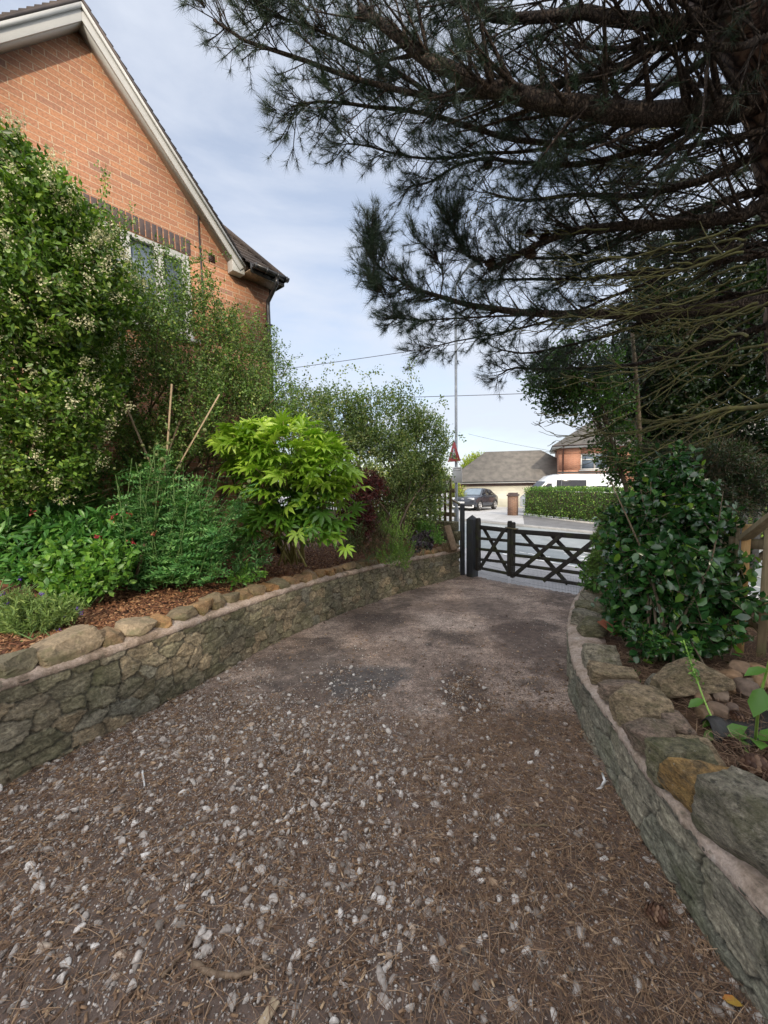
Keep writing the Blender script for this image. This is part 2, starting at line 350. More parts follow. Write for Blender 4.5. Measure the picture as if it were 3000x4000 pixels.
M['gatewood'] = wood_mat('dark_gate_wood', (.014, .013, .011), (.035, .031, .026), (.045, .055, .014))
M['gatepost'] = wood_mat('black_gatepost_wood', (.016, .019, .024), (.045, .05, .06), (.03, .036, .02))
M['fencewood'] = wood_mat('weathered_fence_wood', (.13, .1, .06), (.26, .21, .13), (.14, .16, .06))
M['newwood'] = wood_mat('pale_timber', (.36, .27, .17), (.5, .4, .28))
M['fresh'] = wood_mat('orange_timber', (.3, .17, .06), (.42, .27, .12), (.16, .15, .08))
M['brownwood'] = wood_mat('brown_timber', (.12, .08, .05), (.25, .18, .12))
# --- ground
def dirt_mat():
    q = NT('driveway_surface'); n1 = q.noise(1.1, 5, .55); n2 = q.noise(14, 6, .65); n3 = q.noise(90, 3, .6)
    c = q.ramp(n1, [(.32, (.12, .086, .07)), (.46, (.26, .195, .16)), (.64, (.4, .315, .265))])
    c = q.mix(q.ramp(q.noise(1.3, 5, .65, dist=.5), [(.5, 0), (.62, .8)]), c, (.085, .064, .054)); c = q.mix(q.ramp(q.noise(3.7, 5, .6), [(.52, 0), (.68, .5)]), c, (.14, .1, .08))
    c = q.mix(1.0, c, q.ramp(n2, [(.3, .62), (.7, 1.35)]), 'MULTIPLY')
    vor = q.n('ShaderNodeTexVoronoi'); vor.inputs['Scale'].default_value = 120; q.L(q.pos(), vor.inputs['Vector'])
    sp = q.ramp(vor.outputs['Color'], [(.3, .6), (.8, 1.5)]); c = q.mix(1.0, c, sp, 'MULTIPLY')
    # near the camera the surface is broken into dark humus
    s = q.n('ShaderNodeSeparateXYZ'); q.L(q.pos(), s.inputs[0])
    edge = q.math('ADD', q.math('ADD', s.outputs[1], q.math('MULTIPLY', s.outputs[0], .42)), q.math('MULTIPLY', n1, 1.6))
    edge = q.math('ADD', edge, q.math('MULTIPLY', n2, .9)); f = q.ramp(q.math('MULTIPLY', edge, .2), [(.6, 1), (.86, 0)])
    c = q.mix(f, c, q.mix(1.0, (.12, .088, .073), q.ramp(n2, [(.3, .6), (.7, 1.6)]), 'MULTIPLY'))
    # damp stains with a shape of their own
    def stain(c, cx, cy, rx, ry, colr, amt):
        mpp = q.n('ShaderNodeMapping', vector_type='TEXTURE'); mpp.inputs['Location'].default_value = (cx, cy, 0); mpp.inputs['Scale'].default_value = (rx, ry, 50); q.L(q.pos(), mpp.inputs[0]); ln = q.n('ShaderNodeVectorMath', operation='LENGTH'); q.L(mpp.outputs[0], ln.inputs[0])
        d = q.math('ADD', ln.outputs['Value'], q.math('MULTIPLY', q.math('SUBTRACT', q.noise(2.6, 6, .6), .5), 2.8)); return q.mix(q.ramp(d, [(.55, amt), (1.0, 0)]), c, q.mix(1.0, colr, q.ramp(n2, [(.3, .6), (.7, 1.4)]), 'MULTIPLY'))
    c = stain(c, -.25, 3.25, .55, .42, (.085, .08, .08), .85); c = stain(c, -.75, 3.55, .6, .5, (.1, .078, .068), .7); c = stain(c, 1.55, 4.1, .42, 1.1, (.1, .07, .058), .8); c = stain(c, .62, 3.0, .25, .55, (.085, .062, .052), .85); c = stain(c, 1.3, 5.6, .9, .5, (.12, .09, .075), .6)
    q.col(c); q.rough(.93); q.bump(q.math('ADD', n2, q.math('MULTIPLY', n3, .5)), .7, .012); return q.mat
M['dirt'] = dirt_mat()
def mulch_mat():
    q = NT('bark_mulch_ground'); v = q.n('ShaderNodeTexVoronoi'); v.inputs['Scale'].default_value = 42; v.inputs['Randomness'].default_value = 1
    mpp = q.n('ShaderNodeMapping'); mpp.inputs['Scale'].default_value = (1, 1.7, 1); q.L(q.pos(), mpp.inputs[0]); q.L(mpp.outputs[0], v.inputs['Vector'])
    c = q.ramp(v.outputs['Color'], [(.1, (.04, .018, .01)), (.5, (.12, .055, .028)), (.9, (.27, .14, .07))])
    q.col(q.mix(1.0, c, q.ramp(q.noise(3, 4), [(.3, .6), (.7, 1.2)]), 'MULTIPLY')); q.rough(.9); q.bump(v.outputs['Distance'], 1, .02); return q.mat
M['mulch'] = mulch_mat()
M['litter'] = mat('needle_litter_soil', (.06, .032, .018), (.11, .06, .032), 20, .95, .8, 60)
def asphalt(name, a, b, sc_=1.5):
    q = NT(name); c = q.ramp(q.noise(sc_, 5, .6), [(.3, a), (.7, b)]); c = q.mix(1.0, c, q.ramp(q.noise(.45, 6, .7, dist=1.0), [(.35, .78), (.6, 1.1)]), 'MULTIPLY'); c = q.mix(1.0, c, q.ramp(q.noise(140, 3), [(.3, .75), (.7, 1.25)]), 'MULTIPLY')
    q.col(c); q.rough(.85); q.bump(q.noise(160, 4), .5, .004); return q.mat
M['road'] = asphalt('road_asphalt', (.21, .235, .24), (.27, .295, .3)); M['pave'] = asphalt('pavement_asphalt', (.27, .265, .27), (.36, .355, .36))
M['pave_dark'] = asphalt('dark_pavement_asphalt', (.13, .13, .135), (.18, .18, .185)); M['concrete'] = asphalt('kerb_concrete', (.3, .29, .27), (.4, .39, .37), 4)
M['apron'] = asphalt('forecourt_paving', (.36, .36, .36), (.43, .43, .43), .8)
M['paint'] = mat('worn_road_paint', (.78, .78, .76), (.42, .44, .44), 7, .7, lo=.5, hi=.68)
M['field'] = mat('rough_grass_ground', (.06, .09, .025), (.1, .12, .04), 1.5, .95)
# --- stone
def stone_rubble(name, cols, sc_=1.0):
    q = NT(name); at_ = q.n('ShaderNodeAttribute'); at_.attribute_name = 'tint'; jt = q.n('ShaderNodeAttribute'); jt.attribute_name = 'joint_and_shade'
    mpp = q.n('ShaderNodeMapping'); mpp.inputs['Scale'].default_value = (1, 1, 2.2); q.L(q.pos(), mpp.inputs[0])
    n1 = q.noise(11*sc_, 7, .68, mpp.outputs[0], .7); n2 = q.noise(60*sc_, 5, .65)
    c = q.ramp(at_.outputs['Fac'], cols)
    c = q.mix(1.0, c, q.ramp(n1, [(.3, .35), (.5, .95), (.68, 1.7)]), 'MULTIPLY'); c = q.mix(1.0, c, q.ramp(n2, [(.32, .6), (.68, 1.45)]), 'MULTIPLY')
    c = q.mix(q.ramp(q.noise(4.5*sc_, 6, .6), [(.5, 0), (.7, .45)]), c, (.1, .11, .045))           # moss
    c = q.mix(q.ramp(q.noise(23*sc_, 6, .7), [(.57, 0), (.66, .6)]), c, (.36, .34, .26))             # pale lichen
    c = q.mix(q.ramp(jt.outputs['Fac'], [(.0, 0), (.9, .82)]), c, q.ramp(n2, [(.3, (.045, .042, .033)), (.7, (.12, .11, .09))]))
    q.col(c); q.rough(.9); q.bump(q.math('ADD', n1, q.math('MULTIPLY', n2, .6)), .85, .018); return q.mat
SC = [(0, (0.135, 0.128, 0.081)), (0.3, (0.23, 0.209, 0.135)), (0.55, (0.176, 0.162, 0.115)), (0.8, (0.311, 0.25, 0.162)), (1, (0.203, 0.203, 0.162))]
M['rubble'] = stone_rubble('rubble_stone', SC); 
SR = [(0, (0.156, 0.156, 0.117)), (0.4, (0.221, 0.215, 0.163)), (0.7, (0.182, 0.169, 0.13)), (1, (0.286, 0.26, 0.195))]
M['rubble_near'] = stone_rubble('lichened_stone', SR, 1.3)
def coping_mat():
    q = NT('coping_stone'); oi = q.n('ShaderNodeObjectInfo'); n1 = q.noise(14, 7, .65, dist=.6); n2 = q.noise(80, 5, .6)
    c = q.ramp(oi.outputs['Random'], [(0, (.13, .12, .08)), (.2, (.32, .19, .1)), (.4, (.15, .135, .09)), (.6, (.36, .19, .075)), (.8, (.2, .15, .09)), (1, (.3, .24, .165))])
    c = q.mix(1.0, c, q.ramp(n1, [(.28, .5), (.5, 1), (.74, 1.5)]), 'MULTIPLY'); c = q.mix(1.0, c, q.ramp(n2, [(.3, .75), (.7, 1.3)]), 'MULTIPLY')
    c = q.mix(q.ramp(q.noise(6, 6, .6), [(.5, 0), (.64, .6)]), c, (.09, .1, .04)); c = q.mix(q.ramp(q.noise(9, 5, .6), [(.6, 0), (.7, .6)]), c, (.04, .038, .03))
    q.col(c); q.rough(.88); q.bump(q.math('ADD', n1, q.math('MULTIPLY', n2, .5)), .8, .015); return q.mat
M['coping'] = coping_mat()
def rockmat(name, a, b_, c3, moss=.4, seed=0.0):
    q = NT(name); mpp = q.n('ShaderNodeMapping'); mpp.inputs['Location'].default_value = (seed, seed*2, 0); mpp.inputs['Scale'].default_value = (1, 1, 1.9); q.L(q.pos(), mpp.inputs[0]); v = mpp.outputs[0]
    n1 = q.noise(9, 8, .7, v, .2); n2 = q.noise(34, 7, .7, v); n3 = q.noise(150, 4, .7, v)
    c = q.ramp(n1, [(.3, a), (.5, b_), (.68, c3)]); c = q.mix(1.0, c, q.ramp(n2, [(.33, .3), (.5, 1), (.66, 1.6)]), 'MULTIPLY'); c = q.mix(1.0, c, q.ramp(n3, [(.3, .7), (.7, 1.3)]), 'MULTIPLY')
    c = q.mix(q.ramp(q.noise(7, 7, .7, v), [(.5, 0), (.62, moss)]), c, (.1, .105, .035)); c = q.mix(q.ramp(q.noise(30, 6, .7, v), [(.6, 0), (.66, .7)]), c, (.045, .04, .03)); c = q.mix(q.ramp(q.noise(48, 6, .7, v, .5), [(.63, 0), (.67, .6)]), c, (.42, .4, .33))
    q.col(c); q.rough(.92); q.bump(q.math('ADD', q.math('MULTIPLY', n1, 1.6), q.math('ADD', n2, q.math('MULTIPLY', n3, .5))), 1.0, .03); return q.mat
M['brick_pier'] = brick_mat('old_brown_brick', 0, [(.24, .13, .085), (.18, .1, .07), (.12, .08, .06)], (.33, .27, .2)); M['ochre'] = rockmat('ochre_stone', (.14, .12, .08), (.36, .22, .08), (.44, .28, .1), .2, 3)
M['mossrock'] = rockmat('mossy_stone', (.1, .1, .05), (.19, .175, .1), (.28, .25, .17), .7, 5)
M['pinkrock'] = rockmat('pinkish_stone', (.16, .13, .09), (.26, .19, .14), (.36, .26, .2), .35, 7)
M['greyrock'] = rockmat('grey_stone', (.15, .14, .1), (.26, .235, .175), (.38, .34, .27), .5, 9)
M['buffrock'] = rockmat('buff_stone', (.18, .14, .08), (.33, .25, .155), (.45, .35, .23), .35, 11)
M['cobble'] = None
def cobble_mat():
    q = NT('cobble'); oi = q.n('ShaderNodeObjectInfo'); c = q.ramp(oi.outputs['Random'], [(0, (.2, .12, .07)), (.4, (.3, .19, .1)), (.7, (.12, .085, .07)), (1, (.27, .2, .13))])
    c = q.mix(1.0, c, q.ramp(q.noise(25, 6), [(.3, .6), (.7, 1.3)]), 'MULTIPLY'); q.col(c); q.rough(.75); q.bump(q.noise(60, 5), .4); return q.mat
M['cobble'] = cobble_mat()
q = NT('pale_mortar'); n1 = q.noise(7, 7, .7); n2 = q.noise(60, 6, .7); c = q.ramp(n1, [(.34, (.22, .165, .12)), (.47, (.42, .33, .265)), (.6, (.52, .42, .36)), (.68, (.6, .54, .48))]); c = q.mix(1.0, c, q.ramp(n2, [(.3, .65), (.65, 1.2)]), 'MULTIPLY')
c = q.mix(q.ramp(q.noise(16, 6, .7), [(.58, 0), (.66, .7)]), c, (.12, .11, .07)); q.col(c); q.rough(.93); q.bump(q.math('ADD', n1, n2), 1.0, .012); M['mortar'] = q.mat
q = NT('limestone_chip'); c = q.ramp(island(q), [(0, (.2, .17, .145)), (.3, (.36, .32, .29)), (.72, (.52, .48, .445)), (.93, (.7, .67, .64)), (1, (.38, .26, .16))])
q.col(q.mix(1.0, c, q.ramp(q.noise(110, 4), [(.3, .75), (.7, 1.2)]), 'MULTIPLY')); q.rough(.85); M['gravel'] = q.mat
q = NT('wood_chip'); q.col(q.ramp(island(q), [(0, (.07, .04, .025)), (.5, (.2, .12, .07)), (.85, (.34, .22, .13)), (1, (.55, .4, .25))])); q.rough(.85); M['chip'] = q.mat
q = NT('bark_chip'); q.col(q.ramp(island(q), [(0, (.06, .02, .011)), (.45, (.17, .07, .032)), (.85, (.3, .15, .07)), (1, (.45, .28, .15))])); q.rough(.85); M['barkchip'] = q.mat
q = NT('dead_pine_needle'); q.col(q.ramp(island(q), [(0, (.1, .055, .035)), (.6, (.22, .135, .085)), (1, (.42, .29, .18))])); q.rough(.7); M['deadneedle'] = q.mat

# ------------------------------------------------------------------ terrain, street
def gz(y): return np.where(y < 2, 0.0, np.where(y < 7.5, -.08*(y-2), -.44))
def grid(name, xs, ys, zf, mt, kind='structure', mask=None):
    X, Y = np.meshgrid(xs, ys); Z = zf(X, Y); V = np.stack([X, Y, Z], -1).reshape(-1, 3); nx, ny = len(xs), len(ys)
    i = np.arange((nx-1)*(ny-1)); r, c_ = i//(nx-1), i % (nx-1); a = r*nx+c_; F = np.stack([a, a+1, a+nx+1, a+nx], -1)
    if mask is not None:
        cen = V[F].mean(1); F = F[mask(cen)]
    me = rawmesh(name, V, F.ravel(), np.arange(len(F))*4, np.full(len(F), 4), True); return link(name, me, mt, kind=kind)
SN = np.array([.8, .6]); TD = np.array([.6, -.8])          # across / along the street
def st(s, t, z): p = SN*s+TD*t; return (p[0], p[1], z)
def slab(name, s0, s1, t0, t1, z0, z1, mt, n=1, zf=None):
    b = MB(); b.add([st(s0, t0, z0), st(s1, t0, z1), st(s1, t1, z1), st(s0, t1, z0)], [(0, 3, 2, 1)]); return b.build(name, mt, kind='structure')
b = MB(); b.add([(-600, -300, -1.9), (600, -300, -1.9), (600, 900, -1.9), (-600, 900, -1.9)], [(0, 1, 2, 3)]); b.build('ground', M['field'], kind='structure')
GS = 6.25                                                 # street coordinate of the gate line
grid('driveway', np.arange(-4.5, 4.7, .07), np.arange(-2.5, 9.2, .07), lambda x, y: gz(y)+.006*vnoise(np.stack([x.ravel()*3, y.ravel()*3, 0*x.ravel()], -1)).reshape(x.shape), M['dirt'], mask=lambda c_: (c_[:, 0]*.8+c_[:, 1]*.6 < GS+.05))
b = MB(); b.box((0, -10, -.06), (30, 15.2, .1)); b.build('rear_yard', M['dirt'], kind='structure')
b = MB()
for k in range(12):                                        # pavement falling from the gate to the kerb
    pass
slab('pavement', GS, 9.75, -30, 30, -.455, -.74, M['pave'])
b = MB(); b.prism([st(9.75, -30, -.735), st(9.9, -30, -.745), st(9.9, -30, -.95), st(9.75, -30, -.95)], tuple(TD*60)+(0,)); b.build('kerb', M['concrete'], kind='structure')
slab('road', 9.85, 16.8, -60, 60, -.85, -.85, M['road'])
b = MB(); b.prism([st(16.62, -60, -.95), st(16.62, -60, -.76), st(16.78, -60, -.745), st(16.78, -60, -.95)], tuple(TD*120)+(0,)); b.build('kerb', M['concrete'], kind='structure')
slab('pavement', 16.78, 20.3, -60, 60, -.748, -.74, M['pave_dark'])
# pale driveway crossing the far pavement, then the forecourt falling towards the garage
b = MB(); b.add([st(16.8, -40, -.742), st(16.8, -10.9, -.742), st(20.2, -13.2, -.734), st(20.2, -40, -.734)], [(0, 1, 2, 3)]); b.build('dropped_crossing', M['apron'], kind='structure')
b = MB(); b.add([st(20.2, -60, -.734), st(20.2, 30, -.734), st(24.5, 30, -.9), st(24.5, -60, -.9)], [(0, 1, 2, 3)]); b.add([st(24.5, -60, -.9), st(24.5, 30, -.9), st(60, 30, -1.7), st(60, -60, -1.7)], [(0, 1, 2, 3)])
b.build('forecourt', M['apron'], kind='structure')
def fz(x, y):
    s = .8*x+.6*y; return -.734-(s-20.2)*.0386 if s < 24.5 else -.9-(s-24.5)*.0225
b = MB()
for (s0, s1, t0, t1) in [(10.15, 10.42, -7.5, 1.5), (10.75, 10.85, -5.3, -2.3), (11.25, 11.33, -5.6, -1.6), (11.75, 11.83, -6.2, -2.6), (12.35, 12.42, -6.4, -1.2), (10.95, 11.02, -7.6, -6.2), (15.9, 15.96, -14, 6)]:
    n = 14; e = .03
    for k in range(n):
        ta = t0+(t1-t0)*k/n; tb = t0+(t1-t0)*(k+1)/n; o1, o2 = rng.uniform(-e, e, 2)
        if rng.random() < .15 and s0 > 10.5: continue
        b.add([st(s0+o1, ta, -.846), st(s1+o2, ta, -.846), st(s1+o1, tb-.02, -.846), st(s0+o2, tb-.02, -.846)], [(0, 1, 2, 3)])
b.build('road_marking', M['paint'], kind='structure')

# ------------------------------------------------------------------ rubble garden walls
def rubble_wall(name, base, htop, thick, side, mt, cell, res, seed, label, hb=.12, disp=.014, jn=.11):
    """base: (n,2) smooth line; side=+1 the visible face looks to the right of the travel direction"""
    r = np.random.default_rng(seed); P = np.asarray(base); seg = np.linalg.norm(np.diff(P, axis=0), axis=1); S = np.concatenate([[0], np.cumsum(seg)])
    ns = int(S[-1]/res); ss = np.linspace(0, S[-1], ns); xy = np.stack([np.interp(ss, S, P[:, 0]), np.interp(ss, S, P[:, 1])], -1)
    T = np.gradient(xy, axis=0); T /= np.linalg.norm(T, axis=1, keepdims=True); N = np.stack([T[:, 1], -T[:, 0]], -1)*side
    nh = int((htop+hb)/res); hs = np.linspace(-hb, htop, nh)
    SS, HH = np.meshgrid(ss, hs, indexing='ij'); cw, ch = cell
    rows = int((htop+hb)/ch)+2; seeds = []
    for k in range(rows):
        x = r.uniform(0, cw)
        while x < S[-1]+cw: seeds.append((x, -hb+ch*(k+r.uniform(.15, .85)))); x += cw*r.uniform(.55, 1.5)
    seeds = np.array(seeds); d1 = np.full(SS.shape, 9.); d2 = np.full(SS.shape, 9.); idx = np.zeros(SS.shape, int)
    wob = (.03*vnoise(np.stack([SS.ravel()*9, HH.ravel()*9, 0*SS.ravel()], -1), seed)+.012*vnoise(np.stack([SS.ravel()*30, HH.ravel()*30, 0*SS.ravel()], -1), seed+1)).reshape(SS.shape)
    wob2 = (.022*vnoise(np.stack([SS.ravel()*9, HH.ravel()*9, 5+0*SS.ravel()], -1), seed+3)+.01*vnoise(np.stack([SS.ravel()*30, HH.ravel()*30, 5+0*SS.ravel()], -1), seed+4)).reshape(SS.shape)
    for k, (sx, sh) in enumerate(seeds):
        i0 = max(0, int((sx-cw*2.2)/S[-1]*ns)); i1 = min(ns, int((sx+cw*2.2)/S[-1]*ns)+1)
        if i1 <= i0: continue
        d = np.sqrt(((SS[i0:i1]+wob[i0:i1]-sx)/cw)**2+((HH[i0:i1]+wob2[i0:i1]-sh)/ch)**2)
        a = d1[i0:i1]; bb = d2[i0:i1]; ii = idx[i0:i1]; cl = d < a; bb[:] = np.where(cl, a, np.minimum(bb, d)); a[:] = np.where(cl, d, a); ii[:] = np.where(cl, k, ii)
    e = np.clip((d2-d1)/jn, 0, 1); e = e*e*(3-2*e); so_ = r.uniform(-.3, 1, len(seeds))[idx]; tilt = r.normal(0, 1, (len(seeds), 2))[idx]
    bulge = e*(disp+.012*so_)+(.005*vnoise(np.stack([SS.ravel()*16, HH.ravel()*22, 0*SS.ravel()], -1), seed+8)+.004*vnoise(np.stack([SS.ravel()*38, HH.ravel()*60, 0*SS.ravel()], -1), seed+9)).reshape(SS.shape)*e
    bulge += e*(tilt[..., 0]*(SS-seeds[idx][..., 0])/cw+tilt[..., 1]*(HH-seeds[idx][..., 1])/ch)*.009
    bulge += .012*vnoise(np.stack([SS.ravel()*1.5, HH.ravel()*2, 0*SS.ravel()], -1), seed+5).reshape(SS.shape)
    z0 = gz(xy[:, 1])
    V = np.zeros(SS.shape+(3,)); V[..., 0] = xy[:, None, 0]+N[:, None, 0]*bulge; V[..., 1] = xy[:, None, 1]+N[:, None, 1]*bulge; V[..., 2] = z0[:, None]+HH
    # top and back rows
    ex = []
    for (off, dz) in ((thick*.5, .0), (thick, 0), (thick, -htop-hb)):
        row = np.zeros((ns, 1, 3)); row[:, 0, 0] = xy[:, 0]-N[:, 0]*off; row[:, 0, 1] = xy[:, 1]-N[:, 1]*off; row[:, 0, 2] = z0+htop+dz; ex.append(row)
    V = np.concatenate([V]+ex, axis=1); nt_ = V.shape[1]; tint = np.concatenate([r.uniform(0, 1, len(seeds))[idx], np.full((ns, 3), .5)], 1); jo = np.concatenate([1-e, np.ones((ns, 3))], 1)
    jo[:, nh-3:nh] = 1;  # top rows take the joint colour, painting the shade line under the mortar
    i = np.arange((ns-1)*(nt_-1)); rr_, cc = i//(nt_-1), i % (nt_-1); a = rr_*nt_+cc; F = np.stack([a, a+1, a+nt_+1, a+nt_], -1)
    if side > 0: F = F[:, ::-1]
    org = V[ns//2, 0].copy(); root = empty(name, tuple(org), 0, label, 'stone wall')
    caps = [list(range(0, nt_)), list(range((ns-1)*nt_, ns*nt_))]
    lo = list(F.ravel())+caps[0]+caps[1][::-1]; tt = [4]*len(F)+[nt_, nt_]; stt = np.concatenate([[0], np.cumsum(tt)[:-1]])
    me = rawmesh('rubble_face', V.reshape(-1, 3)-org, lo, stt, tt, True)
    for nm, arr in (('tint', tint), ('joint_and_shade', jo)):
        at_ = me.attributes.new(nm, 'FLOAT', 'POINT'); at_.data.foreach_set('value', np.ascontiguousarray(arr, dtype=np.float32).ravel())
    link('rubble_face', me, mt, root)
    # mortar bed: proud, uneven ribbon with a lumpy top
    nb = int(S[-1]/.02); sb = np.linspace(0, S[-1], nb); xb = np.stack([np.interp(sb, S, P[:, 0]), np.interp(sb, S, P[:, 1])], -1); Tb = np.gradient(xb, axis=0); Tb /= np.linalg.norm(Tb, axis=1, keepdims=True); Nb = np.stack([Tb[:, 1], -Tb[:, 0]], -1)*side
    prof = [(.014, -.028), (.032, -.012), (.03, .02), (.0, .036), (-thick*.3, .045), (-thick*.7, .045), (-thick+.01, .02), (-thick+.01, -.05)]
    rings = np.zeros((nb, len(prof), 3)); zb = gz(xb[:, 1])+htop
    for k, (o_, h_) in enumerate(prof):
        w_ = .011*vnoise(np.stack([sb*16, 0*sb+k*1.3, 0*sb], -1), seed+20); w3 = .008*vnoise(np.stack([sb*13, 0*sb+k*1.7, 3+0*sb], -1), seed+21)
        rings[:, k, 0] = xb[:, 0]+Nb[:, 0]*(o_+w_); rings[:, k, 1] = xb[:, 1]+Nb[:, 1]*(o_+w_); rings[:, k, 2] = zb+h_+w3*(1.5 if h_ > .03 else .6)+.006*vnoise(np.stack([sb*45, 0*sb+k, 0*sb], -1), seed+30)
    mb = MB(); mb.loft([[tuple(p) for p in rr2] for rr2 in rings]); mb.build('mortar_bed', M['mortar'], root, smooth=True)
    return root, S, P, side
ICO = None
def ico(sub):
    import bmesh
    bm = bmesh.new(); bmesh.ops.create_icosphere(bm, subdivisions=sub, radius=1); V = np.array([v.co[:] for v in bm.verts]); F = [tuple(v.index for v in f.verts) for f in bm.faces]; bm.free(); return V, F
IC = {k: ico(k) for k in (1, 2, 3, 4)}
def rock(name, mt, loc, dim, rz=0, seed=0, parent=None, sub=4, cuts=9, rough=.05, tilt=(0, 0), boxy=.65, cutr=(.68, .98)):
    """an angular boulder: a rounded box cut by random planes, origin at its base"""
    r = np.random.default_rng(seed+1000); V, F = IC[sub]; V = V.copy()
    V = V/np.maximum(np.abs(V).max(1, keepdims=True), 1e-6)*boxy+V*(1-boxy)
    for k in range(cuts):
        n_ = unit(r.normal(size=3)*np.array([1, 1, .8])); h = r.uniform(*cutr); d = V@n_; V = V-np.outer(np.maximum(d-h, 0), n_)
    V = V*(1+rough*vnoise(V*2.2, seed)[:, None])+(.035*vnoise(V*4.5, seed+1)+.022*vnoise(V*11, seed+2)+.01*vnoise(V*24, seed+3))[:, None]*unit(V)
    V = V*np.array(dim)/2; R = Matrix.Rotation(rz, 3, 'Z') @ Matrix.Rotation(tilt[0], 3, 'X') @ Matrix.Rotation(tilt[1], 3, 'Y'); V = V@np.array(R).T
    V[:, 2] -= V[:, 2].min(); me = rawmesh(name, V, [i for f in F for i in f], np.arange(len(F))*3, np.full(len(F), 3), True)
    lc = np.array(loc, float)
    if parent is not None: lc = lc-np.array(chain_loc(parent))
    o = link(name, me, mt, parent, tuple(lc))
    try: me.set_sharp_from_angle(angle=rad(26))
    except Exception: pass
    return o
LB = spline([(-3.0, .2), (-2.62, 1.0), (-2.15, 1.99), (-1.87, 2.58), (-1.61, 3.26), (-1.14, 4.47), (-.51, 5.54), (.46, 6.89), (1.56, 7.98)], 160)
left_root, LS, LP, _ = rubble_wall('garden_wall', LB, .555, .24, 1, M['rubble'], (.17, .115), .009, 5, 'long low mossy rubble stone wall curving along the flower bed on the left of the driveway')
def on_line(P, S, s, off, side):
    x = np.interp(s, S, P[:, 0]); y = np.interp(s, S, P[:, 1]); x2 = np.interp(s+.02, S, P[:, 0]); y2 = np.interp(s+.02, S, P[:, 1])
    if s+.02 > S[-1]: x2, y2 = 2*x-np.interp(s-.02, S, P[:, 0]), 2*y-np.interp(s-.02, S, P[:, 1])
    t = np.array([x2-x, y2-y]); t /= np.linalg.norm(t)+1e-9; n_ = np.array([t[1], -t[0]])*side; return x-n_[0]*off, y-n_[1]*off, math.atan2(t[1], t[0])
s = .1; k = 0
while s < LS[-1]-.08:
    big = (1.9 < s < 2.6); l = rng.uniform(.12, .24)*(1.35 if big else 1); h = rng.uniform(.085, .13)*(1.5 if big and l > .25 else 1); x, y, a = on_line(LP, LS, s+l/2, .11, 1)
    rock('coping_stone', M['coping'], (x, y, float(gz(y))+.56), (l*1.12, rng.uniform(.19, .25), h), a+rng.normal(0, .08), k, left_root, 4, 7, .05, (rng.normal(0, .1), rng.normal(0, .08)), .88, (.78, 1.02))
    s += l+rng.uniform(0, .02); k += 1
RB = spline([(1.02, -.6), (1.08, .2), (1.13, 1.02), (1.14, 1.4), (1.19, 1.8), (1.3, 2.39), (1.41, 2.75), (1.64, 3.29), (2.05, 4.09), (2.6, 4.95), (3.12, 5.62)], 140)
right_root, RS, RP, _ = rubble_wall('garden_wall', RB, .335, .26, -1, M['rubble_near'], (.27, .16), .007, 11, 'grey lichened stone retaining wall with pink mortar curving along the right of the driveway', disp=.022, jn=.07)
# big coping stones of the near wall: (arc position, length, depth, height, material)
def s_at_y(y): return float(np.interp(y, RP[:, 1], RS))
def near_angle(x, y):
    i_ = int(np.argmin((RP[:, 0]-x)**2+(RP[:, 1]-y)**2)); i2 = min(i_+1, len(RP)-1); t = RP[i2]-RP[i2-1]; return math.atan2(t[1], t[0])
for k, (px, py, l, dp, h, mt_) in enumerate([(3030, 3260, .27, .26, .22, 'greyrock'), (2805, 3075, .19, .27, .16, 'ochre'), (2680, 2950, .18, .26, .15, 'mossrock'), (2770, 2900, .15, .14, .1, 'buffrock'), (2575, 2865, .15, .22, .13, 'pinkrock'), (2660, 2800, .16, .14, .1, 'pinkrock'), (2525, 2745, .2, .27, .15, 'buffrock'), (2450, 2675, .15, .24, .12, 'pinkrock'), (2415, 2600, .2, .26, .12, 'buffrock'), (2375, 2530, .22, .26, .12, 'greyrock'), (2335, 2465, .24, .28, .13, 'mossrock'), (2318, 2415, .28, .28, .13, 'greyrock'), (2318, 2370, .28, .28, .13, 'mossrock'), (2330, 2335, .3, .28, .13, 'greyrock'), (2350, 2305, .3, .26, .13, 'buffrock')]):
    c_ = onz(px, py, .45 if py > 2500 else .3); x, y = float(c_[0]), float(c_[1]); an = near_angle(x, y); x -= math.sin(an)*.035; y += math.cos(an)*.035
    rock('coping_stone', M[mt_], (x, y, float(gz(y))+.35), (l*1.1, dp, h), near_angle(x, y)+rng.normal(0, .12), 60+k, right_root, 4, 8, .06, (rng.normal(0, .09), rng.normal(0, .07)), .85, (.75, 1.0))
for k, yy in enumerate([.2, .55, .9]): x, y, a = on_line(RP, RS, s_at_y(yy), .14, -1); rock('coping_stone', M['greyrock'], (x, y, .345), (.34, .3, .2), a, 90+k, right_root, 4, 8, .06, (0, 0), .85)

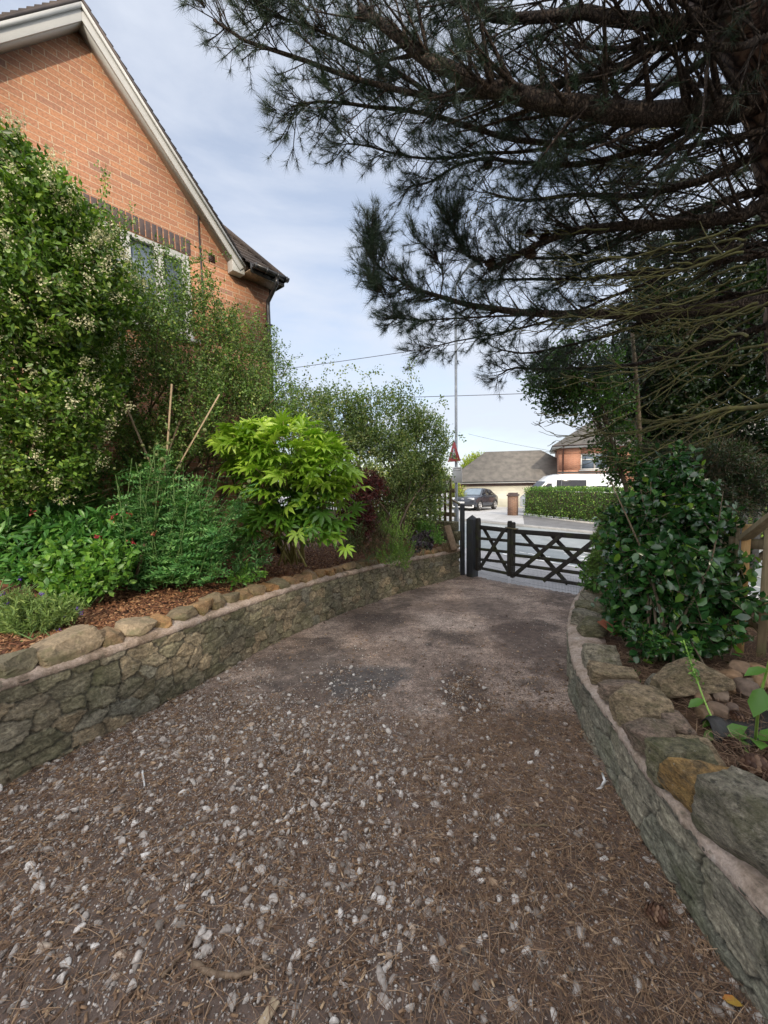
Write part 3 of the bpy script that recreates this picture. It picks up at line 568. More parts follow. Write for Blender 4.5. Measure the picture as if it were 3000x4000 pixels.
# raised beds behind the walls
def bed(name, P, side, off0, width, z_off, mt, n=60, rise=0.0, wend=None, nz_=.02):
    idx = np.linspace(0, len(P)-1, n); X = np.interp(idx, range(len(P)), P[:, 0]); Y = np.interp(idx, range(len(P)), P[:, 1]); T = np.stack([np.gradient(X), np.gradient(Y)], -1); T /= np.linalg.norm(T, axis=1, keepdims=True); N = np.stack([T[:, 1], -T[:, 0]], -1)*side
    W = 26; V = np.zeros((n, W, 3))
    for j in range(W):
        o_ = off0+(width if wend is None else np.interp(np.linspace(0, 1, n), [0, 1], [width, wend]))*(j/(W-1))**1.3
        V[:, j, 0] = X-N[:, 0]*o_; V[:, j, 1] = Y-N[:, 1]*o_; V[:, j, 2] = gz(Y)+z_off+rise*(j/(W-1))
    Vf = V.reshape(-1, 3); Vf[:, 2] += nz_*vnoise(Vf*np.array([4, 4, 0]), 3)
    i = np.arange((n-1)*(W-1)); r_, c_ = i//(W-1), i % (W-1); a = r_*W+c_; F = np.stack([a, a+W, a+W+1, a+1], -1)
    if side < 0: F = F[:, ::-1]
    me = rawmesh(name, Vf, F.ravel(), np.arange(len(F))*4, np.full(len(F), 4), True); return link(name, me, mt, kind='structure')
bed('planting_bed', LP, 1, .2, 6.0, .575, M['mulch'], rise=.12)
bed('planting_bed', RP, -1, .22, 4.5, .33, M['litter'], rise=.15, nz_=.03)
# ------------------------------------------------------------------ brick house on the left (local x runs along the gable wall, y points out of it)
TH = rad(40)
house = empty('brick_house', (-1.9, 6.9, 0), math.atan2(-math.cos(TH), -math.sin(TH)), 'orange brick house with a steep white boarded gable and dark tiles, behind the left shrubs', 'house')
ZE = 4.93; AP = (2.47, 6.98)
def P3(u, z, y=0): return (u, y, z)
b = MB()
W0, W1, WB, WT = 1.32, 2.55, 3.75, 4.93
th_ = -.28
for poly in ([(0, .1), (4.94, .1), (4.94, WB), (0, WB)], [(0, WB), (W0, WB), (W0, WT), (0, WT)], [(W1, WB), (4.94, WB), (4.94, WT), (W1, WT)], [(0, WT), (4.94, WT), (4.39, WT+.02), AP, (.55, WT+.02)]):
    b.prism([P3(*p) for p in poly], (0, th_, 0))
b.build('gable_wall', M['brick'], house, world=False)
b = MB(); b.prism([(0, -.281, .1), (0, -.281, ZE), (0, -8, ZE), (0, -8, .1)], (.25, 0, 0)); b.build('side_wall', M['brick_side'], house, world=False)
b = MB(); b.prism([(4.94, -.281, .1), (4.94, -8, .1), (4.94, -8, ZE), (4.94, -.281, ZE)], (-.25, 0, 0)); b.build('side_wall', M['brick_side'], house, world=False)
# window with frame, mullions, panes
wn = empty('window', (0, 0, 0)); wn.parent = house
b = MB(); fr = .065
for (x0, x1, z0, z1) in [(W0, W1, WT-fr, WT), (W0, W1, WB, WB+fr), (W0, W0+fr, WB+fr, WT-fr), (W1-fr, W1, WB+fr, WT-fr), (W0+.40, W0+.47, WB+fr, WT-fr), (W1-.47, W1-.40, WB+fr, WT-fr)]:
    b.box(((x0+x1)/2, -.045, (z0+z1)/2), (x1-x0, .07, z1-z0))
for (x0, x1) in [(W0+fr, W0+.40), (W1-.40, W1-fr)]:        # opening sashes
    for (a0, a1, c0, c1) in [(x0, x1, WT-fr-.045, WT-fr), (x0, x1, WB+fr, WB+fr+.045), (x0, x0+.04, WB+fr+.045, WT-fr-.045), (x1-.04, x1, WB+fr+.045, WT-fr-.045)]:
        b.box(((a0+a1)/2, -.03, (c0+c1)/2), (a1-a0, .06, c1-c0))
b.build('frame', M['white_pvc'], wn, world=False, bevel=.004)
b = MB(); b.box(((W0+W1)/2, -.062, (WB+WT)/2), (W1-W0-.1, .012, WT-WB-.1)); b.build('pane', M['glass'], wn, world=False)
b = MB(); b.box(((W0+W1)/2, .01, WB-.03), (W1-W0+.12, .1, .05)); b.build('sill', M['white_pvc'], wn, world=False, bevel=.005)
b = MB(); x = W0-.02
while x < W1+.02: b.box((x+.0325, -.02, WT+.112), (.062, .046, .212)); x += .0745
b.build('soldier_course', M['soldier'], house, world=False, bevel=.003)
b = MB(); b.box((.99, .0, 5.03), (.1, .012, .12));
for k in range(5): b.box((.99, .008, 4.985+.022*k), (.09, .008, .007))
b.build('air_vent', M['brownpipe'], house, world=False)
b = MB(); b.tube([(1.165, .012, 5.76), (1.165, .012, 4.0), (1.17, .012, 2.0)], .011, 6)
for z in (5.6, 5.1, 4.6, 4.1): b.box((1.165, .012, z), (.035, .02, .03))
b.build('cable', M['wire'], house, world=False)
# barge boards
def barge(sg):
    A = Vector((2.47+sg*.0, 0, 7.135)); B_ = Vector((2.47+sg*1.93, 0, 5.015)); d = (B_-A).normalized(); nn = Vector((d.z*-sg, 0, d.x*sg)); 
    if nn.z > 0: nn = -nn
    b = MB(); w_ = .115
    e1 = Vector((A.x, 0, A.z-w_/abs(nn.z))); e2 = B_+nn*w_
    if e2.z < B_.z: pass
    b.prism([(A.x, .15, A.z), (B_.x, .15, B_.z), (e2.x, .15, e2.z), (e1.x, .15, e1.z)], (0, .022, 0))
    # foot box
    b.box((B_.x-sg*.1, .08, 5.0), (.2, .15, .2))
    b.build('bargeboard', M['white_pvc'], house, world=False, bevel=.003)
    c = MB(); A2 = A-nn*.0; c.prism([(A2.x, .178, A2.z+.012), (B_.x, .178, B_.z+.012), (B_.x, .178, B_.z-.045), (A2.x, .178, A2.z-.045)], (0, .018, 0)); c.build('verge_trim', M['white_pvc'], house, world=False)
    s_ = MB(); s_.prism([(e1.x, 0.0, e1.z+.016), (e2.x, 0.0, e2.z+.016), (e2.x, 0.0, e2.z+.002), (e1.x, 0.0, e1.z+.002)], (0, .15, 0)); s_.build('soffit', M['white_pvc'], house, world=False)
barge(-1); barge(1)
def gable_roof(sg):
    """stepped tile courses, extruded away from the gable"""
    b = MB(); A = Vector((2.47, 0, 7.175)); B_ = Vector((2.47+sg*2.03, 0, 4.945)); n = 30; top = []; d = (A-B_)/n; up_ = Vector((-d.z*sg*-1, 0, abs(d.x))).normalized()
    up_ = Vector((sg*abs(d.z), 0, abs(d.x))).normalized()
    for k in range(n):
        p = B_+d*k; q_ = B_+d*(k+1); top += [p+up_*.034, q_+up_*.018]
    low = [A-up_*.01, B_-up_*.01]; poly = [tuple(p) for p in top+low]
    if sg > 0: poly = poly[::-1]
    b.prism([(p[0], .2, p[2]) for p in poly], (0, -3.2, 0)); return b
for sg in (-1, 1): gable_roof(sg).build('roof_slope', M['tile'], house, world=False)
# hipped main roof: stepped courses on the slope that faces the drive, plain hidden slopes
b = MB(); E0 = np.array([-.1, .33, 4.98]); n = 34; H = np.array([2.6, -2.3, 8.0])
for k in range(n):
    f0, f1 = k/n, (k+1)/n; p = E0+(H-E0)*f0; q_ = E0+(H-E0)*f1; lp = .016
    x0 = min(5.0, .5+(p[2]-4.98)/1.098)
    b.add([(p[0], p[1]+lp, p[2]+lp*1.2), (x0, p[1]+lp, p[2]+lp*1.2), (x0, q_[1], q_[2]), (q_[0], q_[1], q_[2]), (p[0], p[1], p[2]-.004), (x0, p[1], p[2]-.004)], [(0, 3, 2, 1), (4, 0, 1, 5)])
b.add([(-.1, .33, 4.98), (2.6, -2.3, 8.0), (2.6, -7.6, 8.0), (-.1, -8.2, 4.98)], [(0, 1, 2, 3)]); b.add([(2.6, -2.3, 8.0), (5.1, .33, 4.98), (5.1, -8.2, 4.98), (2.6, -7.6, 8)], [(0, 1, 2, 3)]); b.add([(-.1, -8.2, 4.98), (2.6, -7.6, 8), (5.1, -8.2, 4.98)], [(0, 1, 2)])
b.build('main_roof', M['tile'], house, world=False)
b = MB(); b.tube([(-.1+ (2.7)*t, .33-2.63*t, 5.01+3.02*t) for t in (0, .5, 1)], .05, 7); b.build('ridge_tile', M['tile'], house, world=False)
b = MB(); b.prism([(.54, 0.002, 4.94), (.54, .3, 4.94), (-.08, .3, 4.94), (-.08, 0.002, 4.94)], (0, 0, -.015)); b.prism([(-.08, .002, 4.94), (-.08, .3, 4.94), (-.4, -.6, 4.94) if False else (-.08, .3, 4.93), (-.08, -8, 4.93)], (-.002, 0, -.01)); b.build('soffit', M['brownwood'], house, world=False)
b = MB(); b.box((.22, .31, 4.97), (.62, .02, .14)); b.box((-.09, -3.8, 4.97), (.02, 8.2, .14)); b.build('fascia', M['darkmetal'], house, world=False)
g = MB()
prof = [(math.cos(a)*.055, math.sin(a)*.055-.0) for a in np.linspace(math.pi, 2*math.pi, 9)]; prof = prof+[(x*.85, z*.85) for x, z in prof[::-1]]
g.loft([[(x, .375+p[0], 5.0+p[1]) for p in prof] for x in (.53, -.12)]); 
for x in (.5, .3, .1, -.07): g.box((x, .375, 4.972), (.02, .125, .07))
g.build('gutter', M['darkmetal'], house, world=False)
b = MB(); b.tube([(.1, .375, 4.95), (.1, .37, 4.86), (.08, .2, 4.76), (.065, .06, 4.68), (.065, .05, 4.6), (.065, .05, .2)], .034, 10)
for z in (4.3, 3.0, 1.6): b.box((.065, .045, z), (.1, .07, .03))
b.build('downpipe', M['darkmetal'], house, world=False, smooth=True)

# ------------------------------------------------------------------ far side of the street
def hip_roof(b, x0, x1, y0, y1, z0, zr, n=26, over=.0, ridge_in=None):
    """four stepped slopes meeting at a ridge along x"""
    dx = ridge_in if ridge_in is not None else (y1-y0)/2; my = (y0+y1)/2
    for k in range(n):
        f0, f1 = k/n, (k+1)/n
        def ringp(f, lift): 
            return (x0+dx*f, x1-dx*f, y0+(my-y0)*f, y1-(y1-my)*f, z0+(zr-z0)*f+lift)
        a = ringp(f0, .05); c = ringp(f1, 0.0); a0 = ringp(f0, -.01)
        A = [(a[0], a[2], a[4]), (a[1], a[2], a[4]), (a[1], a[3], a[4]), (a[0], a[3], a[4])]; C_ = [(c[0], c[2], c[4]), (c[1], c[2], c[4]), (c[1], c[3], c[4]), (c[0], c[3], c[4])]; D_ = [(p[0], p[1], a0[4]) for p in A]
        b.add(A+C_+D_, [(0, 1, 5, 4), (1, 2, 6, 5), (2, 3, 7, 6), (3, 0, 4, 7), (8, 9, 1, 0), (9, 10, 2, 1), (10, 11, 3, 2), (11, 8, 0, 3)])
gar = empty('garage', (5.8, 33.2, -1.35), rad(-9), 'brick double garage with a cream door and a broad hipped roof behind the dark car', 'garage')
GW, GD = 8.4, 6.6; GH = 2.42
b = MB(); b.box((.45, .14, GH/2-.2), (.9, .28, GH+.4)); b.box((GW-.6, .14, GH/2-.2), (1.2, .28, GH+.4)); b.box((.9+(GW-2.1)/2, .14, GH-.1), (GW-2.1, .28, .2)); b.build('front_wall', M['brick_far'], gar, world=False)
b = MB(); b.box((GW/2, GD-.14, GH/2-.2), (GW-.004, .28, GH+.4)); b.build('back_wall', M['brick_far'], gar, world=False)
boxes('side_wall', M['brick_far_side'], gar, [((.14, GD/2, GH/2-.2), (.28, GD-.57, GH+.4)), ((GW-.14, GD/2, GH/2-.2), (.28, GD-.57, GH+.4))])
b = MB(); b.box((.9+(GW-2.1)/2, .2, GH/2-.3), (GW-2.1, .06, GH+.2))
for k in range(9): b.box((.9+(GW-2.1)/2, .165, .05+k*.25), (GW-2.12, .012, .015))
b.build('garage_door', M['garage_door'], gar, world=False)
b = MB()
for k in range(int((GW-2.1)/.15)): b.box((.98+k*.15, -.012, GH-.13), (.07, .03, .1))
b.box((.9+(GW-2.1)/2, -.004, GH-.13), (GW-2.12, .006, .11))
b.build('dentil_course', M['soldier'], gar, world=False)
b = MB(); b.box((GW/2, -.28, GH+.06), (GW+.7, .03, .17)); b.box((-.34, GD/2, GH+.06), (.03, GD+.5, .17)); b.box((GW/2, -.14, GH-.01), (GW+.66, .26, .015)); b.build('fascia', M['white_pvc'], gar, world=False)
b = MB(); b.box((GW/2, -.33, GH+.12), (GW+.75, .09, .06)); b.build('gutter', M['darkmetal'], gar, world=False)
b = MB(); b.tube([(.32, -.33, GH+.1), (.32, -.2, GH-.1), (.32, -.05, GH-.25), (.32, -.05, -.3)], .04, 8); b.build('downpipe', M['brownpipe'], gar, world=False)
b = MB(); hip_roof(b, -.4, GW+3.4, -.4, GD+.4, GH+.14, GH+2.85, 30); b.build('roof', M['tile_far'], gar, world=False)

hh = empty('detached_house', (13.9, 30.6, -1.35), rad(-22), 'two storey red brick house with a hipped tile roof beyond the white van', 'house')
HW, HD, HH = 14.0, 8.0, 5.15
wins = [(1.55, 3.5, 3.35, 4.6), (5.6, 7.6, 3.35, 4.6), (10.4, 12.4, 3.35, 4.6), (5.4, 7.8, .7, 2.0), (10.2, 12.6, .7, 2.0)]
def wall_holes(b, x0, x1, z0, z1, holes, y, t):
    xs = sorted({x0, x1}|{h[0] for h in holes}|{h[1] for h in holes}); zs = sorted({z0, z1}|{h[2] for h in holes}|{h[3] for h in holes})
    for i in range(len(xs)-1):
        for j in range(len(zs)-1):
            cx, cz = (xs[i]+xs[i+1])/2, (zs[j]+zs[j+1])/2
            if any(h[0] < cx < h[1] and h[2] < cz < h[3] for h in holes): continue
            b.box((cx, y+t/2, cz), (xs[i+1]-xs[i], t, zs[j+1]-zs[j]))
b = MB(); wall_holes(b, 0, HW, -.4, HH, wins, 0, .28); b.build('front_wall', M['brick_far'], hh, world=False)
boxes('side_wall', M['brick_far_side'], hh, [((.14, HD/2+.14, HH/2-.2), (.28, HD-.28, HH+.4)), ((HW-.14, HD/2+.14, HH/2-.2), (.28, HD-.28, HH+.4))])
for (x0, x1, z0, z1) in wins:
    b = MB()
    for (a0, a1, c0, c1) in [(x0, x1, z0, z0+.1), (x0, x1, z1-.1, z1), (x0, x0+.1, z0+.1, z1-.1), (x1-.1, x1, z0+.1, z1-.1), ((x0+x1)/2-.06, (x0+x1)/2+.06, z0+.1, z1-.1), (x0+.1, (x0+x1)/2-.06, z1-.5, z1-.42), ((x0+x1)/2+.06, x1-.1, z1-.5, z1-.42)]: b.box(((a0+a1)/2, .08, (c0+c1)/2), (a1-a0, .07, c1-c0))
    b.box(((x0+x1)/2, -.03, z0-.05), (x1-x0+.2, .14, .09)); f_ = b.build('window', M['white_pvc'], hh, world=False)
    p = MB(); p.box(((x0+x1)/2, .115, (z0+z1)/2), (x1-x0-.15, .01, z1-z0-.15)); p.build('pane', M['glass'], f_, world=False)
b = MB(); b.box((HW/2, -.42, HH+.02), (HW+.9, .03, .2)); b.box((-.43, HD/2, HH+.02), (.03, HD+.86, .2)); b.box((HW/2, -.2, HH-.07), (HW+.84, .42, .02)); b.box((-.22, HD/2, HH-.07), (.42, HD, .02)); b.build('fascia', M['white_pvc'], hh, world=False)
b = MB(); b.box((HW/2, -.47, HH+.1), (HW+.95, .08, .06)); b.build('gutter', M['brownpipe'], hh, world=False)
b = MB(); b.tube([(.32, -.46, HH+.05), (.32, -.3, HH-.2), (.32, -.06, HH-.42), (.32, -.06, -.3)], .05, 8); b.build('downpipe', M['brownpipe'], hh, world=False)
b = MB(); hip_roof(b, -.5, HW+.5, -.5, HD+.5, HH+.1, HH+3.2, 28); b.build('roof', M['tile_far'], hh, world=False)

# unseen house added behind the camera to keep low sun off the drive
rh = empty('shade_house', (1.5, -9.5, 0), 0, 'brick house at the top of the driveway behind the viewer', 'house')
b = MB(); wall_holes(b, -7, 7, -.2, 5.4, [(-5.5, -3.5, .9, 2.2), (-1, .1, 0, 2.1), (2, 5, .9, 2.2), (-5.5, -3.9, 3.3, 4.5), (2.5, 4.5, 3.3, 4.5)], -.3, .3); b.build('front_wall', M['brick'], rh, world=False)
boxes('side_wall', M['brick_side'], rh, [((-6.85, -4.2, 2.6), (.3, 7.8, 5.6)), ((6.85, -4.2, 2.6), (.3, 7.8, 5.6))])
boxes('back_wall', M['brick'], rh, [((0, -8.2, 2.6), (13.4, .3, 5.6))])
for (x0, x1, z0, z1) in [(-5.5, -3.5, .9, 2.2), (-1, .1, 0, 2.1), (2, 5, .9, 2.2), (-5.5, -3.9, 3.3, 4.5), (2.5, 4.5, 3.3, 4.5)]:
    b = MB(); b.box(((x0+x1)/2, -.12, (z0+z1)/2), (x1-x0, .05, z1-z0)); b.build('window', M['glass'], rh, world=False)
b = MB(); b.prism([(-7.3, .3, 5.3), (-7.3, -4.1, 9.6), (-7.3, -8.6, 5.3), (-7.3, -8.6, 5.15), (-7.3, -4.1, 9.4), (-7.3, .3, 5.15)], (14.6, 0, 0)); b.build('roof', M['tile'], rh, world=False)

# brick pier and hedge opposite
pier = empty('gate_pier', (7.85, 23.3, -.74), rad(-36), 'short red brick gate pier with dark cap at the left end of the clipped hedge', 'pillar')
b = MB(); b.box((0, 0, .56), (.5, .5, 1.24)); b.build('shaft', M['brick_pier'], pier, world=False)
b = MB(); b.box((0, 0, 1.225), (.6, .6, .09)); b.box((0, 0, 1.32), (.46, .46, .1)); 
b.build('cap', M['soldier'], pier, world=False, bevel=.01)
b = MB(); hp = [Vector((8.25, 22.7, -.72)), Vector((10.15, 18.4, -.72)), Vector((13.4, 11.2, -.72))]
for i in range(2): b.bar(hp[i], hp[i+1], .12, .1)
b.build('edging_kerb', M['concrete'], kind='structure')
def hedge():
    N = 26000; t = rng.uniform(0, 1, N); P0 = np.array(hp[0]); P1 = np.array([14.2, 9.6, -.72]); d = P1-P0; ln = np.linalg.norm(d); d /= ln; nrm = np.array([d[1], -d[0], 0]); nrm = nrm if nrm[0] > 0 else -nrm
    # the hedge bends a little, its body lies behind the edging
    c = P0+d*(t*ln)[:, None]; c = c+nrm*(.0); f = rng.integers(0, 10, N); depth = np.where(f < 6, rng.uniform(-.04, .16, N), rng.uniform(0, 1.0, N)); z = np.where(f < 6, rng.uniform(.0, 1.66, N), rng.uniform(1.48, 1.7, N))
    z = z+.07*vnoise(np.stack([t*30, 0*t, 0*t], -1), 4); depth = depth+.09*vnoise(np.stack([t*22, z*2, 0*t], -1), 6)
    P = c+nrm*depth[:, None]; P[:, 2] += z; D = unit(rnd(N)+(-nrm)*.5+np.array([0, 0, .6])); X, Y, Z = frame(D, rnd(N)+np.array([0, 0, 1.])); s = rng.uniform(.06, .1, N)
    root = empty('clipped_hedge', (10.6, 18.4, -.72), 0, 'long clipped green hedge across the road, hiding the bottom of the white van', 'hedge')
    inst_mesh('foliage', LEAF4, LF4, P, X, Y, Z, s, M['hedge'], root)
    b = MB()
    for k in range(28):
        q_ = P0+d*ln*(k+.5)/28+nrm*.5; 
        for j in range(3): b.tube([q_, q_+np.array([rng.normal(0, .12), rng.normal(0, .12), .7]), q_+np.array([rng.normal(0, .3), rng.normal(0, .3), 1.5])], [.03, .02, .008], 5)
    b.build('stem', M['stem'], root)
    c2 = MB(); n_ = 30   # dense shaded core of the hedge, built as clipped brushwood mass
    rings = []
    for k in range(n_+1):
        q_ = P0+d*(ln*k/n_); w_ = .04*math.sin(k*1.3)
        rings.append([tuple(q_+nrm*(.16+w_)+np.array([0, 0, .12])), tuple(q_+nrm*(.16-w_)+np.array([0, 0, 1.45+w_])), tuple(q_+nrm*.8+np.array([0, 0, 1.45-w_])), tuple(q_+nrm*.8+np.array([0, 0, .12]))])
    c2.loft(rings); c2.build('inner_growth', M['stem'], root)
LEAF4 = np.array([(0, 0, 0), (.45, -.28, .07), (1, 0, -.03), (.45, .28, .07)]); LF4 = [(0, 1, 2), (0, 2, 3)]
LEAF8 = np.array([(0, 0, 0), (.22, -.2, .06), (.22, .2, .06), (.3, 0, .0), (.6, -.25, .05), (.6, .25, .05), (.66, 0, -.02), (1, 0, -.12)])
LF8 = [(0, 1, 3), (0, 3, 2), (1, 4, 6, 3), (3, 6, 5, 2), (4, 7, 6), (6, 7, 5)]
hedge()
# ------------------------------------------------------------------ dark car
def rot2(v, a): return (v[0]*math.cos(a)-v[1]*math.sin(a), v[0]*math.sin(a)+v[1]*math.cos(a))
M['carpaint'] = mat('dark_car_paint', (.02, .024, .032), (.026, .03, .04), 1, .22, coat=.6); M['carside'] = M['carpaint']
M['tyre'] = mat('tyre_rubber', (.015, .015, .015), (.025, .025, .025), 12, .8); M['alloy'] = mat('alloy_wheel', (.5, .5, .5), (.35, .35, .35), 5, .35, metal=.5)
M['lamp'] = mat('headlamp_lens', (.7, .72, .75), (.6, .62, .65), 5, .1); M['vanpaint'] = mat('white_van_paint', (.72, .74, .76), (.7, .72, .74), 1, .25, coat=.5)
def body_loft(b, L_, secs, wf):
    """secs: list of (y, z_sill, z_belt, z_top, half_width, half_top)"""
    rings = []
    for (y, zs, zb, zt, hw, ht) in secs:
        rings.append([(-hw*.94, y, zs), (-hw, y, zs+(zb-zs)*.35), (-hw, y, zb-.1), (-hw*.95, y, zb), (-ht, y, zt-.03), (-ht*.8, y, zt), (ht*.8, y, zt), (ht, y, zt-.03), (hw*.95, y, zb), (hw, y, zb-.1), (hw, y, zs+(zb-zs)*.35), (hw*.94, y, zs)])
    b.loft(rings)
def wheel(parent, x, y, r, w_, sg, spokes=5):
    b = MB(); prof = [(r*.62, -.5), (r*.97, -.5), (r, -.38), (r, .38), (r*.97, .5), (r*.62, .5)]; rings = []
    for k in range(25):
        a = 2*math.pi*k/24; rings.append([(x+p[1]*w_, y+p[0]*math.cos(a), r+p[0]*math.sin(a)) for p in prof])
    b.loft(rings, cap=False); ty = b.build('wheel', M['tyre'], parent, world=False)
    c = MB(); o = sg*w_*.42
    for k in range(spokes):
        a = 2*math.pi*k/spokes+.3; ca, sa = math.cos(a), math.sin(a); 
        def pt(rr, t, dx=0): return (x+o+dx, y+rr*ca-t*sa, r+rr*sa+t*ca)
        c.prism([pt(.04, -.05), pt(r*.64, -.035), pt(r*.64, .035), pt(.04, .05)], (sg*.02, 0, 0))
    rim = []
    for k in range(25):
        a = 2*math.pi*k/24; rim.append([(x+o+dx*sg, y+rr*math.cos(a), r+rr*math.sin(a)) for rr, dx in ((r*.66, -.05), (r*.66, .03), (r*.6, .03), (r*.6, -.05))])
    c.loft(rim, cap=False); c.build('rim', M['alloy'], ty, world=False)
def text_obj(name, s, size, mt, parent, loc, rot, ext=.002):
    cu = bpy.data.curves.new(name, 'FONT'); cu.body = s; cu.size = size; cu.extrude = ext; cu.align_x = 'CENTER'; cu.align_y = 'CENTER'
    tmp = bpy.data.objects.new(name, cu); me = bpy.data.meshes.new_from_object(tmp); bpy.data.objects.remove(tmp)
    o = link(name, me, mt, parent, loc); o.rotation_euler = rot; return o
car = empty('parked_car', (6.95, 28.9, fz(6.95, 28.9)+.02), math.atan2(2.24, 1.8)-math.pi/2, 'dark grey car with a pale number plate parked in front of the cream garage door', 'car')
car.rotation_euler[0] = rad(-2.4)
car.rotation_euler[2] = -rad(38)
# local: front at y=-2.25 (towards viewer), rear y=+2.2
b = MB()
body_loft(b, 4.45, [(-2.24, .42, .78, .82, .70, .62), (-2.16, .3, .86, .92, .86, .78), (-1.9, .24, .9, .98, .92, .82), (-1.3, .22, .96, 1.05, .935, .84), (-.95, .22, .98, 1.09, .935, .84), (0, .22, 1.0, 1.1, .935, .84), (1.3, .22, 1.02, 1.1, .935, .84), (1.95, .26, 1.02, 1.1, .92, .82), (2.15, .34, 1.0, 1.06, .86, .78), (2.22, .45, .9, .95, .8, .7)], 1)
b.build('body', M['carpaint'], car, world=False, smooth=False, bevel=.05, seg=3)
b = MB(); rings = []
for (y, zt, hb, ht) in [(-1.02, 1.1, .82, .8), (-.3, 1.56, .84, .62), (.2, 1.6, .84, .63), (1.2, 1.53, .83, .6), (1.75, 1.3, .8, .62), (2.08, 1.09, .78, .72)]:
    rings.append([(-hb, y, 1.06), (-ht, y, zt-.03), (-ht*.85, y, zt), (ht*.85, y, zt), (ht, y, zt-.03), (hb, y, 1.06)])
b.loft(rings); b.build('cabin', M['carpaint'], car, world=False, bevel=.03)
b = MB(); b.add([(-.74, -1.0, 1.115), (.74, -1.0, 1.115), (.56, -.32, 1.56), (-.56, -.32, 1.56)], [(0, 1, 2, 3)]); b.build('windscreen', M['windscreen'], car, world=False)
for sg in (1, -1):
    b = MB(); b.prism([(sg*.835, -.78, 1.12), (sg*.84, .3, 1.13), (sg*.66, .3, 1.52), (sg*.665, -.2, 1.51)], (sg*.012, 0, 0)); b.prism([(sg*.84, .36, 1.13), (sg*.825, 1.35, 1.15), (sg*.655, 1.15, 1.45), (sg*.66, .36, 1.52)], (sg*.012, 0, 0)); b.build('side_window', M['tint'], car, world=False)
    b = MB(); b.box((sg*1.02, -.72, 1.1), (.2, .12, .13)); b.box((sg*.92, -.7, 1.05), (.12, .06, .04)); b.build('wing_mirror', M['carpaint'], car, world=False, bevel=.03)
    h = MB(); h.box((sg*.66, -2.19, .83), (.36, .08, .14)); h.box((sg*.6, -2.24, .87), (.42, .05, .035)); h.build('headlight', M['lamp'], car, world=False, bevel=.012)
    for y in (-1.35, 1.42): wheel(car, sg*.82, y, .36, .23, sg)
    c = MB()
    for y in (-1.35, 1.42):
        c.loft([[(sg*(.93+dx), y+rr*math.cos(a), .36+rr*math.sin(a)) for rr, dx in ((.39, 0), (.44, 0), (.44, .02), (.39, .02))] for a in np.linspace(-.1, math.pi+.1, 16)])
    c.box((sg*.93, .02, .27), (.04, 1.9, .1)); c.build('wheel_arch', M['black'], car, world=False)
    for y in (-.05, .95): d_ = MB(); d_.box((sg*.94, y, .94), (.02, .14, .03)); d_.build('door_handle', M['black'], car, world=False)
b = MB(); b.box((0, -2.15, .72), (1.2, .06, .2), top=1.1); b.build('grille', M['black'], car, world=False, bevel=.03)
b = MB(); b.box((0, -2.19, .36), (1.5, .1, .16)); b.build('bumper_intake', M['black'], car, world=False, bevel=.02)
b = MB(); b.box((0, -2.25, .245), (1.45, .05, .06)); b.box((.76, -2.17, .3), (.09, .1, .2), .2); b.box((-.76, -2.17, .3), (.09, .1, .2), -.2); b.build('bumper_trim', M['white'], car, world=False, bevel=.01)
pl = MB(); pl.box((-.12, -2.285, .565), (.53, .015, .115)); plate = pl.build('number_plate', M['white'], car, world=False, bevel=.004)
g = MB(); g.box((-.36, -2.295, .565), (.045, .006, .1)); g.build('plate_band', mat('green_band', (.05, .4, .2), None, 4, .5), plate, world=False)
text_obj('plate_text', 'GK74 LGZ', .1, M['black'], plate, (-.1, -2.294, .565), (rad(90), 0, 0))
bd = MB(); ring = [(math.cos(a)*.11, -2.275, .8+math.sin(a)*.045) for a in np.linspace(0, 2*math.pi, 21)[:-1]]; bd.prism(ring, (0, -.015, 0)); badge = bd.build('badge', M['white'], car, world=False)
bi = MB(); ring = [(math.cos(a)*.085, -2.291, .8+math.sin(a)*.03) for a in np.linspace(0, 2*math.pi, 21)[:-1]]; bi.prism(ring, (0, -.004, 0)); bi.build('badge_centre', mat('blue_enamel', (.03, .06, .2), None, 4, .4), badge, world=False)
text_obj('badge_script', 'Ford', .045, M['white'], badge, (0, -2.297, .8), (rad(90), 0, 0), .001)

# ------------------------------------------------------------------ white van
van = empty('camper_van', (12.45, 25.6, fz(12.6, 25.4)-.02), rad(-4), 'white high roof camper van with dark side windows parked behind the clipped hedge', 'van')
van.rotation_euler[1] = rad(1.4)
b = MB()   # side profile, nose to -x
prof = [(-3.05, .4), (-3.08, .95), (-2.95, 1.12), (-2.7, 1.3), (-1.95, 2.1), (-1.5, 2.48), (-.9, 2.62), (2.75, 2.66), (2.95, 2.5), (3.0, .45), (2.4, .32), (-2.6, .32)]
rings = []
for (y, k) in ((-1.0, .0), (-.98, .05), (-.86, .12), (.86, .12), (.98, .05), (1.0, 0)):
    rings.append([(x*(1 if z < 1.3 else 1), y*(1 if z < 1.4 else (1-.1*(z-1.4)/1.2)), z) for x, z in prof])
b.loft([rings[0], rings[-1]]); b.build('body', M['vanpaint'], van, world=False, bevel=.06, seg=3)
def vs(x0, x1, z0, z1, sl=0, nm='side_window', mt='tint', in_=0):
    b = MB(); f = lambda z: -1.0*(1 if z < 1.4 else (1-.1*(z-1.4)/1.2))-.012
    b.prism([(x0, f(z0)+in_, z0), (x1, f(z0)+in_, z0), (x1, f(z1)+in_, z1), (x0+sl, f(z1)+in_, z1)], (0, -.012, 0)); return b.build(nm, M[mt], van, world=False, bevel=.01)
vs(-2.6, -1.6, 1.4, 2.02, .62); w1 = vs(-1.3, .55, 1.5, 2.24); vs(.9, 1.85, 1.55, 1.88, .03)
b = MB(); b.box((-.45, -.955, 1.86), (.05, .02, .66)); b.box((-.85, -.95, 2.14), (.7, .02, .03)); b.build('window_bar', M['black'], w1, world=False)
